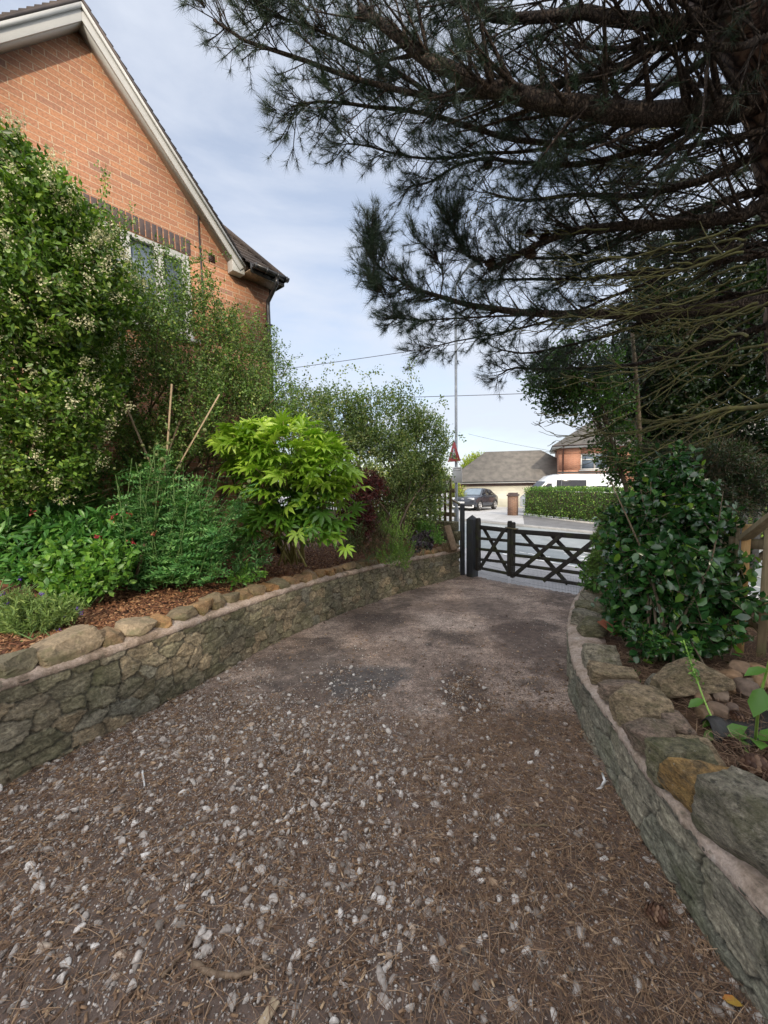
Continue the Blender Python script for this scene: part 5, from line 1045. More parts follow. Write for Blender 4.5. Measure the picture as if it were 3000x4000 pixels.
# peony, shrub with rounder leaves, ferny plant, lavender ...
pe = [(130, 2040, 4.0, 170, 90, .35, 210), (330, 2080, 4.0, 180, 90, .3, 210), (-20, 2110, 3.8, 120, 110, .3, 120), (480, 2060, 4.1, 110, 90, .25, 110), (180, 2180, 3.8, 200, 80, .3, 150)]
root, dd = shrub('peony', 'wide peony clump with long pointed leaflets and faded crimson blooms at the left edge', 'plant', G(220, 2290, .58), pe, 'peony', .11, .3, .2, 8, tmpl=8, stem='greenstem', tr=.003, nmain=22, mr=.007, spread=.3, up=.8, noise=.3, perp=1.0, leafup=.8, droop=.1)
florets(root, 'flower', cluster(np.array([at(520, 2120, 3.8), at(122, 1997, 3.8), at(440, 2025, 3.9), at(505, 2015, 3.95), at(610, 1965, 4.0), at(600, 2080, 3.9), at(375, 2100, 3.75)]), 16, .014), .028, M['crimson'])
hy = [(340, 2230, 3.45, 150, 100, .22, 130), (230, 2200, 3.5, 110, 90, .2, 70), (430, 2190, 3.6, 90, 80, .2, 60), (300, 2290, 3.35, 110, 60, .18, 60)]
shrub('hydrangea', 'low leafy shrub with fresh oval leaves on the bark mulch in front of the peony', 'plant', G(290, 2370, .58), hy, 'hydrangea', .06, .56, .17, 9, tmpl=8, stem='greenstem', tr=.003, nmain=16, mr=.006, spread=.1, up=.8, noise=.4)
fe = [(180, 1800, 4.3, 130, 60, .2, 60), (290, 1830, 4.4, 110, 80, .2, 80), (110, 1880, 4.2, 130, 70, .2, 80), (330, 1930, 4.3, 90, 60, .2, 60), (230, 1960, 4.2, 160, 60, .2, 70)]
shrub('sorbaria', 'dark ferny plant in the shade under the privet', 'plant', G(230, 2060, .6), fe, 'fern', .055, .3, .25, 16, tmpl=4, nmain=10, mr=.006, stem='greenstem', up=.4, perp=1.2, ntw=600)
def bristly(name, label, base, blobs, leaf, L_, w_, tl, nl, up=.9, cat='plant', group=None, flower=None, nf=0, fs=.01, **kw):
    root, dd = shrub(name, label, cat, base, blobs, leaf, L_, w_, tl, nl, tmpl=(LIN, LINF), stem='greenstem', tr=.0016, nmain=10, mr=.005, spread=.08, up=up, noise=.3, perp=.7, group=group, **kw)
    if flower:
        tips = dd[3]+dd[4]*dd[5][:, None]; tips = tips[np.argsort(-tips[:, 2])[:max(nf*3, 1)]]; tips = tips[rng.permutation(len(tips))[:nf]]+np.array([0, 0, .02]); florets(root, 'flower', cluster(tips, 12, .006, .03, np.tile([0, 0, 1.], (len(tips), 1))), fs, M[flower])
    return root, dd
root, dd = bristly('lavender', 'small green lavender with violet flowers at the bottom left corner of the mulched bed', G(120, 2490, .58), [(110, 2400, 2.75, 130, 60, .2, 150), (230, 2380, 2.8, 80, 55, .14, 80), (40, 2370, 2.8, 70, 50, .12, 60), (100, 2340, 2.85, 70, 40, .12, 50)], 'lavender', .036, .09, .13, 22)
florets(root, 'flower', cluster(np.array([at(x, y, 2.75) for x, y in ((15, 2322), (28, 2358), (165, 2318), (305, 2378), (318, 2393), (222, 2462), (172, 2490), (78, 2262), (255, 2408))]), 14, .007), .012, M['purple_fl'])
bristly('rosemary', 'upright bright green rosemary spilling over the middle of the wall coping', G(1530, 2190, .42), [(1520, 2160, 5.7, 60, 45, .16, 60), (1570, 2110, 5.9, 60, 70, .16, 90), (1530, 2040, 6.0, 50, 60, .16, 50), (1590, 2180, 5.7, 35, 40, .1, 30)], 'rosemary', .028, .14, .2, 24)
bristly('heather', 'brown tinged heather behind the wall, left of the bright green rosemary', G(1440, 2190, .42), [(1450, 2080, 6.2, 60, 60, .2, 60), (1500, 2080, 6.3, 40, 70, .2, 50), (1380, 2110, 5.9, 50, 50, .15, 50), (1480, 2140, 6.0, 80, 40, .15, 50)], 'heather', .03, .12, .2, 22)
bristly('grey_shrub', 'grey green wiry tuft between the fatsia and the brown heather', G(1385, 2150, .45), [(1390, 2080, 5.6, 50, 50, .15, 60), (1350, 2120, 5.5, 40, 30, .12, 30), (1440, 2020, 6.3, 40, 60, .15, 50)], 'greyheather', .028, .12, .18, 20)
shrub('japanese_maple', 'dark red japanese maple behind the right side of the lime green bush', 'small tree', G(1400, 2130, .5), [(1420, 1880, 6.1, 75, 55, .3, 150), (1390, 1960, 6.0, 80, 80, .3, 180), (1410, 2030, 5.9, 60, 60, .3, 120), (1470, 1900, 6.3, 50, 50, .2, 70)], 'maple', .055, .26, .18, 12, nmain=10, mr=.012, up=-.1, droop=.5, noise=.4)
shrub('heuchera', 'nearly black purple leaved plant just behind the coping, right of the rosemary', 'plant', G(1650, 2165, .35), [(1625, 2120, 6.6, 28, 40, .12, 40), (1665, 2110, 6.8, 30, 40, .12, 40)], 'heuchera', .05, .5, .1, 8, tmpl=8, nmain=4, mr=.004, stem='greenstem')
shrub('geranium', 'fresh green leafy perennial near the picket fence, right of the purple plant', 'plant', G(1690, 2120, .3), [(1690, 2080, 7.2, 40, 40, .2, 60), (1650, 2060, 7.2, 35, 35, .15, 40), (1705, 2105, 6.9, 30, 22, .12, 30)], 'hydrangea', .04, .4, .13, 10, tmpl=4, nmain=6, mr=.004, stem='greenstem')
root, dd = shrub('valerian', 'low leggy plant with clusters of small white flowers below the fatsia', 'plant', G(960, 2260, .5), [(950, 2200, 4.5, 60, 50, .15, 40), (1010, 2150, 4.6, 60, 60, .15, 40), (930, 2110, 4.6, 50, 50, .12, 30)], 'thistle', .06, .3, .18, 8, tmpl=8, nmain=10, mr=.004, stem='greenstem', spread=.1)
florets(root, 'flower', cluster(np.array([at(x, y, 4.5) for x, y in ((1055, 2055), (1040, 2075), (1060, 2085), (1015, 2110), (1000, 2125), (1065, 2115), (972, 2005), (1060, 2180), (1040, 2190), (1075, 2050), (975, 1990), (990, 2040))]), 14, .014), .013, M['white_fl'])
shrub('aster', 'thin green seedlings at the foot of the thistle near the coping stones', 'plant', G(960, 2290, .48), [(980, 2240, 4.2, 60, 30, .1, 22), (930, 2260, 4.1, 50, 30, .1, 18)], 'hydrangea', .045, .4, .12, 7, tmpl=8, nmain=5, mr=.003, stem='greenstem')

# low stone wall, picket fence, block at the end of the bed
FA = np.array([1.5, 8.2]); FD = np.array([-.62, .785]); fz0 = .1
b = MB()
sw = empty('boundary_wall', (FA[0]-1.2, FA[1]+1.5, -.5), 0, 'low dark mossy stone wall under the picket fence at the far end of the left bed', 'stone wall')
for k in range(26):
    for r_ in range(4):
        p = FA+FD*(k*.26+(r_ % 2)*.12-.05)+np.array([rng.normal(0, .01), rng.normal(0, .01)]); b.box((p[0], p[1], -.1+r_*.2+.1), (.25*rng.uniform(.85, 1), .22, .19*rng.uniform(.9, 1)), math.atan2(FD[1], FD[0])+rng.normal(0, .03))
b.build('rubble_face', M['mossrock'], sw, bevel=.015)
fen = empty('picket_fence', (FA[0]-1, FA[1]+1.3, .7), 0, 'weathered picket fence on the low stone wall, half hidden behind the arching shrub', 'fence')
fz_ = math.atan2(FD[1], FD[0])
for k in range(34):
    p = FA+FD*(.1+k*.155); b = MB(); hgt = 1.02
    poly = [(-.034, -.01, 0), (.034, -.01, 0), (.034, -.01, hgt-.05), (0, -.01, hgt), (-.034, -.01, hgt-.05)]; R = Matrix.Rotation(fz_, 3, 'Z'); b.prism([tuple(R@Vector(q_)+Vector((p[0], p[1], .62))) for q_ in poly], tuple(R@Vector((0, .02, 0)))); b.build('picket', M['fencewood'], fen)
for z in (.84, 1.36):
    b = MB(); a = FA+FD*0; c_ = FA+FD*5.4; nn_ = np.array([-FD[1], FD[0]])*-.03; b.bar((a[0]+nn_[0], a[1]+nn_[1], z), (c_[0]+nn_[0], c_[1]+nn_[1], z), .045, .09); b.build('rail', M['fencewood'], fen)
p, q_ = at(1745, 2055, 7.75), at(1775, 2150, 7.55); b = MB(); b.bar(q_, p, .13, .14, (0, 1, 0)); tag(b.build('timber_block', M['brownwood'], bevel=.012), 'short brown timber block leaning against the slim black post on the coping', 'block')
p, q_ = at(1752, 1945, 8.4), at(1800, 1972, 8.15); b = MB(); b.bar(p, q_, .05, .03); tag(b.build('timber_offcut', M['fencewood']), 'thin slanting rail end resting on top of the slim black post', 'batten')
rock('boulder', M['buffrock'], at(1755, 2135, 7.7)-np.array([0, 0, .12]), (.3, .2, .22), .3, 77); o = bpy.context.scene.objects['boulder']; tag(o, 'squarish buff stone behind the wall end, under the leaning timber block', 'rock')

# far trees beyond the street
def ftree(cpx, cpy, Y, rpx, rpy, n, label, lf='fartree', s=.16):
    c = at(cpx, cpy, Y); base = (c[0], c[1], -1.5); shrub('broadleaf_tree', label, 'tree', base, [(cpx, cpy, Y, rpx, rpy, 2.4, n), (cpx-rpx*.5, cpy+rpy*.3, Y, rpx*.6, rpy*.7, 2, n//2), (cpx+rpx*.55, cpy+rpy*.35, Y, rpx*.6, rpy*.7, 2, n//2), (cpx, cpy+rpy*1.1, Y, rpx*1.1, rpy*.7, 2.4, n//2)], lf, s, .6, .9, 9, nmain=9, mr=.14, spread=.1, tr=.012, group=None, ntw=700)
ftree(1862, 1815, 42, 58, 48, 420, 'bright yellow green tree beyond the garage, right of the lamp column'); ftree(2010, 1815, 52, 50, 32, 300, 'smaller mid green tree peeping over the garage roof', 'hedge'); ftree(1785, 1930, 30, 22, 50, 240, 'bright lime shrub beside the left corner of the garage, behind the column', 'fartree', .1)
ftree(1560, 1850, 38, 190, 60, 300, 'pale trees across the road glimpsed through the arching shrub', 'fartree', .2)

# ------------------------------------------------------------------ right hand bed
cam_bl = [(2610, 2030, 3.05, 120, 150, .3, 120), (2560, 2200, 2.95, 190, 150, .38, 210), (2740, 2240, 2.9, 170, 150, .33, 160), (2640, 2390, 2.8, 210, 140, .36, 190), (2470, 2150, 3.2, 70, 100, .25, 60), (2700, 2060, 3.1, 110, 110, .28, 70), (2570, 1880, 3.2, 70, 100, .2, 36), (2860, 2340, 2.75, 130, 50, .2, 44), (2470, 2390, 3.0, 110, 80, .26, 60), (2620, 2500, 2.6, 190, 60, .2, 70), (2500, 1990, 3.2, 80, 90, .25, 60), (2640, 1900, 3.2, 110, 80, .28, 60), (2420, 2050, 3.3, 50, 60, .2, 26), (2760, 2020, 3.1, 70, 70, .25, 34), (2425, 2270, 3.2, 50, 50, .2, 24), (2670, 1800, 3.3, 60, 70, .2, 16)]
shrub('camellia', 'large dark camellia bush with thick glossy leaves beside the gate on the right', 'bush', G(2600, 2560, .38), cam_bl, 'camellia', .066, .6, .28, 12, tmpl=8, nmain=26, mr=.014, spread=.08, up=.2, noise=.85, shell=1.1, perp=.9, leafup=.5, tr=.003)
shrub('cypress', 'feathery green conifer tuft hanging over the right end of the gate', 'bush', G(2380, 2320, .2), [(2385, 2160, 4.4, 50, 110, .3, 360), (2340, 2200, 4.3, 30, 60, .2, 140), (2410, 2050, 4.6, 55, 90, .25, 240), (2360, 2100, 4.5, 30, 40, .2, 90)], 'conifer', .05, .1, .16, 18, tmpl=(LIN, LINF), nmain=8, mr=.012, up=-.1, droop=.5)
shrub('holly', 'small spiky holly seedling between two coping stones on the right', 'plant', G(2530, 2560, .33), [(2510, 2480, 2.5, 50, 40, .1, 20), (2550, 2520, 2.4, 30, 40, .1, 12)], 'camellia', .045, .5, .1, 8, tmpl=8, nmain=3, mr=.004)
shrub('ivy', 'leafy ivy tuft over the wall end beside the gate', 'plant', G(2330, 2400, .25), [(2320, 2270, 4.3, 50, 36, .15, 36), (2350, 2420, 3.7, 60, 40, .15, 36), (2310, 2215, 4.6, 40, 30, .15, 24)], 'midtree', .05, .6, .12, 8, tmpl=8, nmain=4, mr=.004)
# thin stemmed tree behind the camellia, and the dark trees under the pine
tb = at(2462, 2110, 5.6); tb[2] = -.3
def trunk_tree(name, label, base, trunk, blobs, leaf, L_, tl, nl, r0, cat='tree', limbs=10, ntw=2500, ratio=.5, **kw):
    root = empty(name, tuple(base), 0, label, cat); P, D, N, TS, TDr, TLn = spray(blobs, np.array(trunk[-1]), tl, nl, **kw)
    X, Y, Z = frame(D, N); s = L_*rng.uniform(.6, 1.3, len(P)); inst_mesh('crown', LEAF4, LF4, P, X, Y, Z, np.stack([s, s*ratio/.5, s], -1), M[leaf], root)
    b = MB(); sp = spline(trunk, 14); b.tube(sp, np.linspace(r0, r0*.5, 14), 8)
    for k in range(limbs):
        j = rng.integers(len(TS)); s0 = sp[rng.integers(5, 14)]; e = TS[j]; b.tube(spline([s0, s0*.5+e*.5+np.array([0, 0, .15]), e], 7), np.linspace(r0*.4, r0*.1, 7), 5)
    i = rng.permutation(len(TS))[:ntw]; X, Y, Z = frame(TDr[i], rnd(len(i))); S = np.stack([TLn[i], np.full(len(i), .004), np.full(len(i), .004)], -1)
    Vt = TS[i][:, None, :]+(TW[:, 0]*S[:, :1])[:, :, None]*X[:, None, :]+(TW[:, 1]*S[:, 1:2])[:, :, None]*Y[:, None, :]+(TW[:, 2]*S[:, 2:3])[:, :, None]*Z[:, None, :]; off = len(b.v); b.v += [tuple(p) for p in Vt.reshape(-1, 3)]
    for k in range(len(i)):
        for f in TWF: b.f.append(tuple(off+k*6+q2 for q2 in f)); b.m.append(0)
    b.build('trunk', M['stem'], root); return root
trunk_tree('elder_tree', 'slim dark tree with a thin stem rising in front of the white van', tb, [tb, at(2455, 2000, 5.6), at(2430, 1850, 5.7), at(2380, 1700, 5.9), at(2330, 1560, 6.0)],
    [(2400, 1740, 5.8, 100, 100, .5, 170), (2250, 1430, 6.2, 170, 110, .6, 500), (2150, 1480, 6.4, 110, 90, .5, 240), (2330, 1560, 6.0, 130, 110, .5, 260), (2440, 1850, 5.8, 70, 60, .3, 60), (2180, 1590, 6.3, 70, 40, .3, 70)], 'midtree', .06, .3, 9, .035, limbs=16, noise=.55, droop=.2)
d1 = at(2620, 2050, 6.5); d1[2] = -.2
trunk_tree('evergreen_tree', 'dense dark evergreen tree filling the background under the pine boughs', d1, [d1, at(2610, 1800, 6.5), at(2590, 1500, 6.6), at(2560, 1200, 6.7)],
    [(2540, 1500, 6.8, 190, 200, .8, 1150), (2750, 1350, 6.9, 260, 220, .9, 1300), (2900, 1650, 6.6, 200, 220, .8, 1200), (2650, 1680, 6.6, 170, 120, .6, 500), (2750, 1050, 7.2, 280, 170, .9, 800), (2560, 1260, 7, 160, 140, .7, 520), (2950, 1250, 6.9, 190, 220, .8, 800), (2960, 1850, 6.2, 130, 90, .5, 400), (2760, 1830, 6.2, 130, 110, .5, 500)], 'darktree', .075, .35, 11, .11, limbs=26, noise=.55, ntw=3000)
d2 = at(2740, 2080, 5.4); d2[2] = 0
trunk_tree('yew_tree', 'low dark yew behind the right picket fence', d2, [d2, at(2740, 1950, 5.4), at(2760, 1800, 5.5)],
    [(2720, 1960, 5.3, 150, 110, .5, 420), (2850, 1960, 5.3, 150, 80, .5, 260), (2560, 1930, 5.6, 90, 90, .4, 220), (2570, 1790, 5.7, 110, 80, .4, 380), (2780, 1790, 5.5, 160, 90, .5, 480), (2930, 1880, 5.2, 90, 90, .4, 260)], 'darktree', .05, .28, 14, .05, limbs=12, ratio=.25, droop=.3)
# two more trunks in the dark
for k, (x0, y0, x1, y1, Yd, r_) in enumerate([(2500, 2000, 2470, 1300, 6.2, .05), (2690, 1950, 2650, 1250, 6.4, .04)]):
    root = empty('sapling', tuple(at(x0, y0+60, Yd)), 0, ['bare dark stem standing nearer the gate under the pine', 'bare dark stem further right under the pine'][k], 'tree'); b = MB(); b.tube(spline([at(x0, y0+80, Yd), at((x0+x1)/2+10, (y0+y1)/2, Yd), at(x1, y1, Yd)], 12), np.linspace(r_, r_*.5, 12), 8)
    for j in range(7): s0 = at(x0+(x1-x0)*j/8, y0+(y1-y0)*(j+1.5)/9, Yd); b.tube([s0, s0+np.array([rng.normal(0, .3), rng.normal(0, .2), .35])], [.012, .004], 5)
    b.build('trunk', M['stem'], root)
# picket fences on the right
def rfence(name, label, pts, zt, zb, mt, step, w_=.05, rails=(.25, .85)):
    root = empty(name, (pts[0][0], pts[0][1], zb), 0, label, 'fence'); a, c_ = np.array(pts[0]), np.array(pts[1]); d = c_-a; l = np.linalg.norm(d); d /= l; rz_ = math.atan2(d[1], d[0]); n = int(l/step)
    for k in range(n+1):
        p = a+d*k*step; b = MB(); b.box((p[0], p[1], (zt+zb)/2+rng.normal(0, .01)), (w_, .022, zt-zb), rz_+rng.normal(0, .03)); b.build('picket', M['fresh'] if k % 3 == 0 and step < .13 else M[mt], root, bevel=.002)
    nn_ = np.array([-d[1], d[0]])*-.03
    for f in rails:
        z = zb+(zt-zb)*f; b = MB(); b.bar((a[0]-nn_[0], a[1]-nn_[1], z), (c_[0]-nn_[0], c_[1]-nn_[1], z), .03, .07); b.build('rail', M[mt], root)
f1 = at(2890, 2400, 2.9); f2 = at(3180, 2400, 2.05)
rfence('picket_fence', 'near weathered picket fence at the right edge behind the cobbles', [(2.62, 2.75), (2.62+1.5*.75, 2.75-1.5*.66)], 1.27, .3, 'fencewood', .115)
rfence('picket_fence', 'lower picket fence in the shade behind the camellia', [(2.62, 2.82), (3.9, 4.4)], 1.27, .3, 'fencewood', .14)
rfence('picket_fence', 'dark far fence seen through the gap under the dark trees', [(4.6, 5.9), (7.2, 5.2)], 1.55, .2, 'black_paint', .16, .09)
p, q_ = at(2905, 2105, 2.75), at(3060, 1985, 2.5); b = MB(); b.bar(p, q_, .09, .03, (0, 1, .3)); tag(b.build('bracing_board', M['fencewood'], bevel=.003), 'grey board slanting down to the top of the near right picket fence', 'board')
ftree(2880, 2010, 9.5, 90, 60, 160, 'sunlit green shrub glimpsed through the dark far fence', 'hedge', .07)

# rocks and cobbles, liner, cones, small plants
def P_on(px, py, z): p = onz(px, py, z); return (float(p[0]), float(p[1]), float(z))
o = rock('boulder', M['buffrock'], P_on(2680, 2725, .34), (.38, .22, .2), rad(-8), 301, boxy=.85, cuts=8, tilt=(.15, .08)); tag(o, 'large buff slab of rock in front of the camellia', 'rock')
o = rock('boulder', M['greyrock'], P_on(2560, 2700, .33), (.16, .1, .1), .6, 302); tag(o, 'small grey rock wedged beside the large buff slab', 'rock')
spots = [(2745, 2735, .1, 'round orange brown cobble nearest the large buff slab'), (2800, 2720, .13, 'dark purple brown cobble in the middle of the heap'), (2795, 2785, .12, 'flat pale orange cobble at the front of the heap'), (2750, 2790, .1, 'buff cobble low at the front left of the heap'), (2860, 2765, .07, 'small rounded cobble right of the flat orange one'), (2850, 2655, .14, 'broad brown cobble at the back left of the heap'), (2890, 2620, .14, 'large pale cobble at the back of the heap by the fence'), (2955, 2630, .13, 'grey cobble at the foot of the near picket fence'), (2915, 2700, .14, 'orange cobble in the right half of the heap'), (2985, 2675, .13, 'mossy cobble at the right edge of the heap'), (2840, 2690, .09, 'pale wedge of stone above the dark cobble'), (2930, 2665, .08, 'small cobble between the grey and the orange one')]
for k, (x, y, s_, lb) in enumerate(spots): o = rock('cobble', M['cobble'], P_on(x, y+15, .37), (s_, s_*.8, s_*.62), rng.uniform(0, 3), 400+k, sub=3, cuts=5, boxy=.25); tag(o, lb, 'stone', 'cobbles heaped beside the near fence')
lin = MB(); ng = 18; c0_ = [P_on(2735, 2835, .36), P_on(3010, 2775, .36), P_on(3150, 2950, .35), P_on(2790, 2900, .36)]
V = []
for i in range(ng):
    for j in range(ng):
        u, v = i/(ng-1), j/(ng-1); a, b_, c_, d_ = map(np.array, c0_); p = (a*(1-u)+b_*u)*(1-v)+(d_*(1-u)+c_*u)*v; p[2] += .05*math.sin(v*3.1)+.02*math.sin(u*7+v*3)+.01*math.sin(u*17); V.append(tuple(p))
lin.add(V, [(i*ng+j, (i+1)*ng+j, (i+1)*ng+j+1, i*ng+j+1) for i in range(ng-1) for j in range(ng-1)]); o = lin.build('pond_liner', mat('black_liner', (.012, .012, .013), (.03, .028, .026), 30, .6, .4, 60), smooth=True); tag(o, 'black rubber liner strip below the heap of cobbles', 'liner'); sm = o.modifiers.new('thickness', 'SOLIDIFY'); sm.thickness = .006
def cone(loc, L_, w_, tilt, rz, label, grp='fallen pine cones on the right bed', hang=False):
    root = empty('pine_cone', tuple(loc), 0, label, 'pine cone', grp); n = 90; k = np.arange(n); f = k/n; a = k*2.39996; r_ = w_*np.sin(np.clip(f*.92+.08, 0, 1)*math.pi)**.6; R = np.array(Matrix.Rotation(rz, 3, 'Z') @ Matrix.Rotation(tilt, 3, 'X'))
    P = np.stack([r_*.35*np.cos(a), r_*.35*np.sin(a), f*L_], -1); O = np.stack([np.cos(a), np.sin(a), .35+f*.9], -1); P = P@R.T+np.array(loc)+np.array([0, 0, w_*.7]); O = unit(O)@R.T; up_ = R@np.array([0, 0, 1.]); X, Y, Z = frame(O, np.tile(up_, (n, 1)))
    tv = [(0, -.12, 0), (0, .12, 0), (.8, -.3, .06), (.8, .3, .06), (1, -.16, .1), (1, .16, .1), (.95, 0, .2), (.0, 0, -.08), (.8, 0, -.05)]; tf = [(0, 1, 3, 2), (2, 3, 5, 4), (4, 5, 6), (7, 8, 2, 0), (7, 1, 3, 8), (8, 3, 5), (8, 5, 6), (8, 6, 4), (8, 4, 2)]
    inst_mesh('scale', tv, tf, P, X, Y, Z, np.stack([r_*.95+.004, r_*1.1+.004, r_+.004], -1), M['conescale'], root, kind='stuff'); b = MB(); e = R@np.array([0, 0, L_])+np.array(loc)+np.array([0, 0, w_*.7]); b.tube([np.array(loc)+np.array([0, 0, w_*.7]), e], [w_*.3, w_*.12], 7); b.build('core', M['stem'], root)
q = NT('cone_scale'); q.col(q.ramp(island(q), [(0, (.06, .028, .018)), (.6, (.12, .06, .035)), (1, (.3, .19, .12))])); q.rough(.6); M['conescale'] = q.mat
for (x, y, L_, lb) in [(2880, 3010, .1, 'big open pine cone lying beside the grey coping block'), (2965, 2985, .1, 'open pine cone at the right edge near the picture border'), (2790, 2840, .07, 'small dark pine cone beside the foxglove leaves'), (2925, 2850, .08, 'pine cone lying on the black liner'), (2890, 3090, .08, 'half buried pine cone behind the ochre coping stone'), (2990, 3070, .09, 'pine cone pressed against the nearest coping boulder'), (2900, 2935, .07, 'pine cone under the broad green leaves')]:
    cone(P_on(x, y, .35), L_, L_*.42, rad(80)+rng.normal(0, .2), rng.uniform(0, 6), lb)
b = MB(); a_ = P_on(2440, 2490, .33); R_ = Matrix.Rotation(rad(35), 3, 'Z')@Matrix.Rotation(rad(-50), 3, 'X'); ring = []
for r_, z in ((.09, 0), (.12, .16)):
    ring.append([tuple(R_@Vector((rr_*math.cos(t), rr_*math.sin(t), z))+Vector(a_)+Vector((0, 0, .06))) for t, rr_ in [(t, r_) for t in np.linspace(0, 2.4, 10)]+[(t, r_-.012) for t in np.linspace(2.4, 0, 10)]])
b.loft(ring); tag(b.build('broken_pot', mat('terracotta', (.3, .09, .04), (.16, .06, .035), 12, .8)), 'broken terracotta pot shard among pine needles beside the camellia', 'pot')
def leafy_spike(name, label, base, stem_pts, leaves, top=None, mt='hydrangea'):
    root = empty(name, tuple(base), 0, label, 'plant'); b = MB(); b.tube(spline(stem_pts, 12), np.linspace(.006, .003, 12), 6); b.build('stem', mat('bright_stem', (.2, .38, .06), (.28, .45, .08), 10, .5), root)
    P = np.array([l[0] for l in leaves]); D = unit(np.array([l[1] for l in leaves], float)); X, Y, Z = frame(D, np.array([l[3] for l in leaves], float)); s = np.array([l[2] for l in leaves]); 
    for k in range(len(P)): inst_mesh('leaf', LEAF8, LF8, P[k:k+1], X[k:k+1], Y[k:k+1], Z[k:k+1], np.array([[s[k], s[k]*.95, s[k]]]), M[mt], root)
    if top is not None: florets(root, 'bud', top, .018, M['hydrangea'])
sp = [at(2830, 2900, 1.75), at(2770, 2780, 1.85), at(2720, 2650, 1.95), at(2670, 2500, 2.05)]; sp[0][2] = .36
spl = spline(sp, 40); leafy_spike('foxglove', 'thin foxglove stem with small green buds leaning over the large buff slab', sp[0], sp, [(spl[2], (.5, -.1, .3), .12, (0, -.5, 1)), (spl[4], (-.8, -.1, -.3), .1, (0, -.5, 1)), (spl[3], (.7, -.3, .1), .12, (.2, -.5, 1)), (spl[12], (-.5, -.2, -.7), .08, (0, -.8, .4)), (spl[18], (-.7, 0, -.3), .09, (0, -.3, 1)), (spl[0], (.3, -.9, .1), .1, (0, 0, 1))], cluster(spl[25:39], 8, .009))
sp = [P_on(2950, 2900, .35)]+[at(2965, 2750, 1.45), at(2990, 2640, 1.4), at(3010, 2560, 1.35)]; sp = [np.array(s_) for s_ in sp]; spl = spline(sp, 40)
leafy_spike('comfrey', 'bright green stem with broad floppy leaves at the right edge of the picture', sp[0], sp, [(spl[0], (-1, -.1, .3), .16, (0, -.3, 1)), (spl[0], (.5, -.8, .25), .2, (0, 0, 1)), (spl[1], (.9, -.3, .4), .2, (-.2, 0, 1)), (spl[1], (-.5, -.7, .3), .13, (0, -.2, 1)), (spl[16], (.5, -.3, -.6), .12, (-.3, -.6, .6)), (spl[20], (-.4, -.2, -.8), .12, (-.6, -.6, .3)), (spl[30], (-.6, .1, -.2), .08, (0, -.3, 1))])
# ------------------------------------------------------------------ the big pine
pine = empty('pine_tree', (4.9, 4.1, .1), 0, 'huge old pine leaning over the driveway from the right, its boughs across the sky', 'tree')
trunk = [np.array(p) for p in [(4.9, 4.1, .1), (4.4, 3.75, 1.6), (3.95, 3.55, 2.8), (3.6, 3.3, 3.7), (2.98, 3.0, 4.5), (2.35, 2.72, 4.95), (1.75, 2.4, 5.35), (1.3, 1.9, 6.0), (1.2, 1.3, 7.6), (1.5, .6, 9.3), (1.9, 0, 11.5)]]
tr_ = spline(trunk, 110); b = MB(); n_ = 26; rad0 = np.interp(np.linspace(0, 1, 110), [0, .3, .55, 1], [.4, .32, .27, .06]); rings = []; ref = np.array([0, 1., 0])
for i, p in enumerate(tr_):
    d = unit(tr_[min(i+1, 109)]-tr_[max(i-1, 0)]); a = unit(np.cross(d, ref)); c_ = np.cross(a, d); th = np.linspace(0, 2*math.pi, n_, endpoint=False)
    q_ = np.stack([np.cos(th)*3, np.sin(th)*3, np.full(n_, i*.18)], -1); rr = rad0[i]*(1+.09*vnoise(q_*1.4, 1)+.06*np.abs(vnoise(q_*3.5, 2))); rings.append([tuple(p+(a*math.cos(t)+c_*math.sin(t))*r_) for t, r_ in zip(th, rr)])
b.loft(rings); b.build('trunk', M['bark'], pine, smooth=True)
TUFT_P, TUFT_D, TUFT_S = [], [], []
limb_b = MB(); tw_b = MB()
def bend(a, d, l, curve, n=6):
    """a shoot that starts along d and curves upwards"""
    t = np.linspace(0, 1, n)[:, None]; return a+d*l*t+np.array([0, 0, 1.])*curve*l*t*t
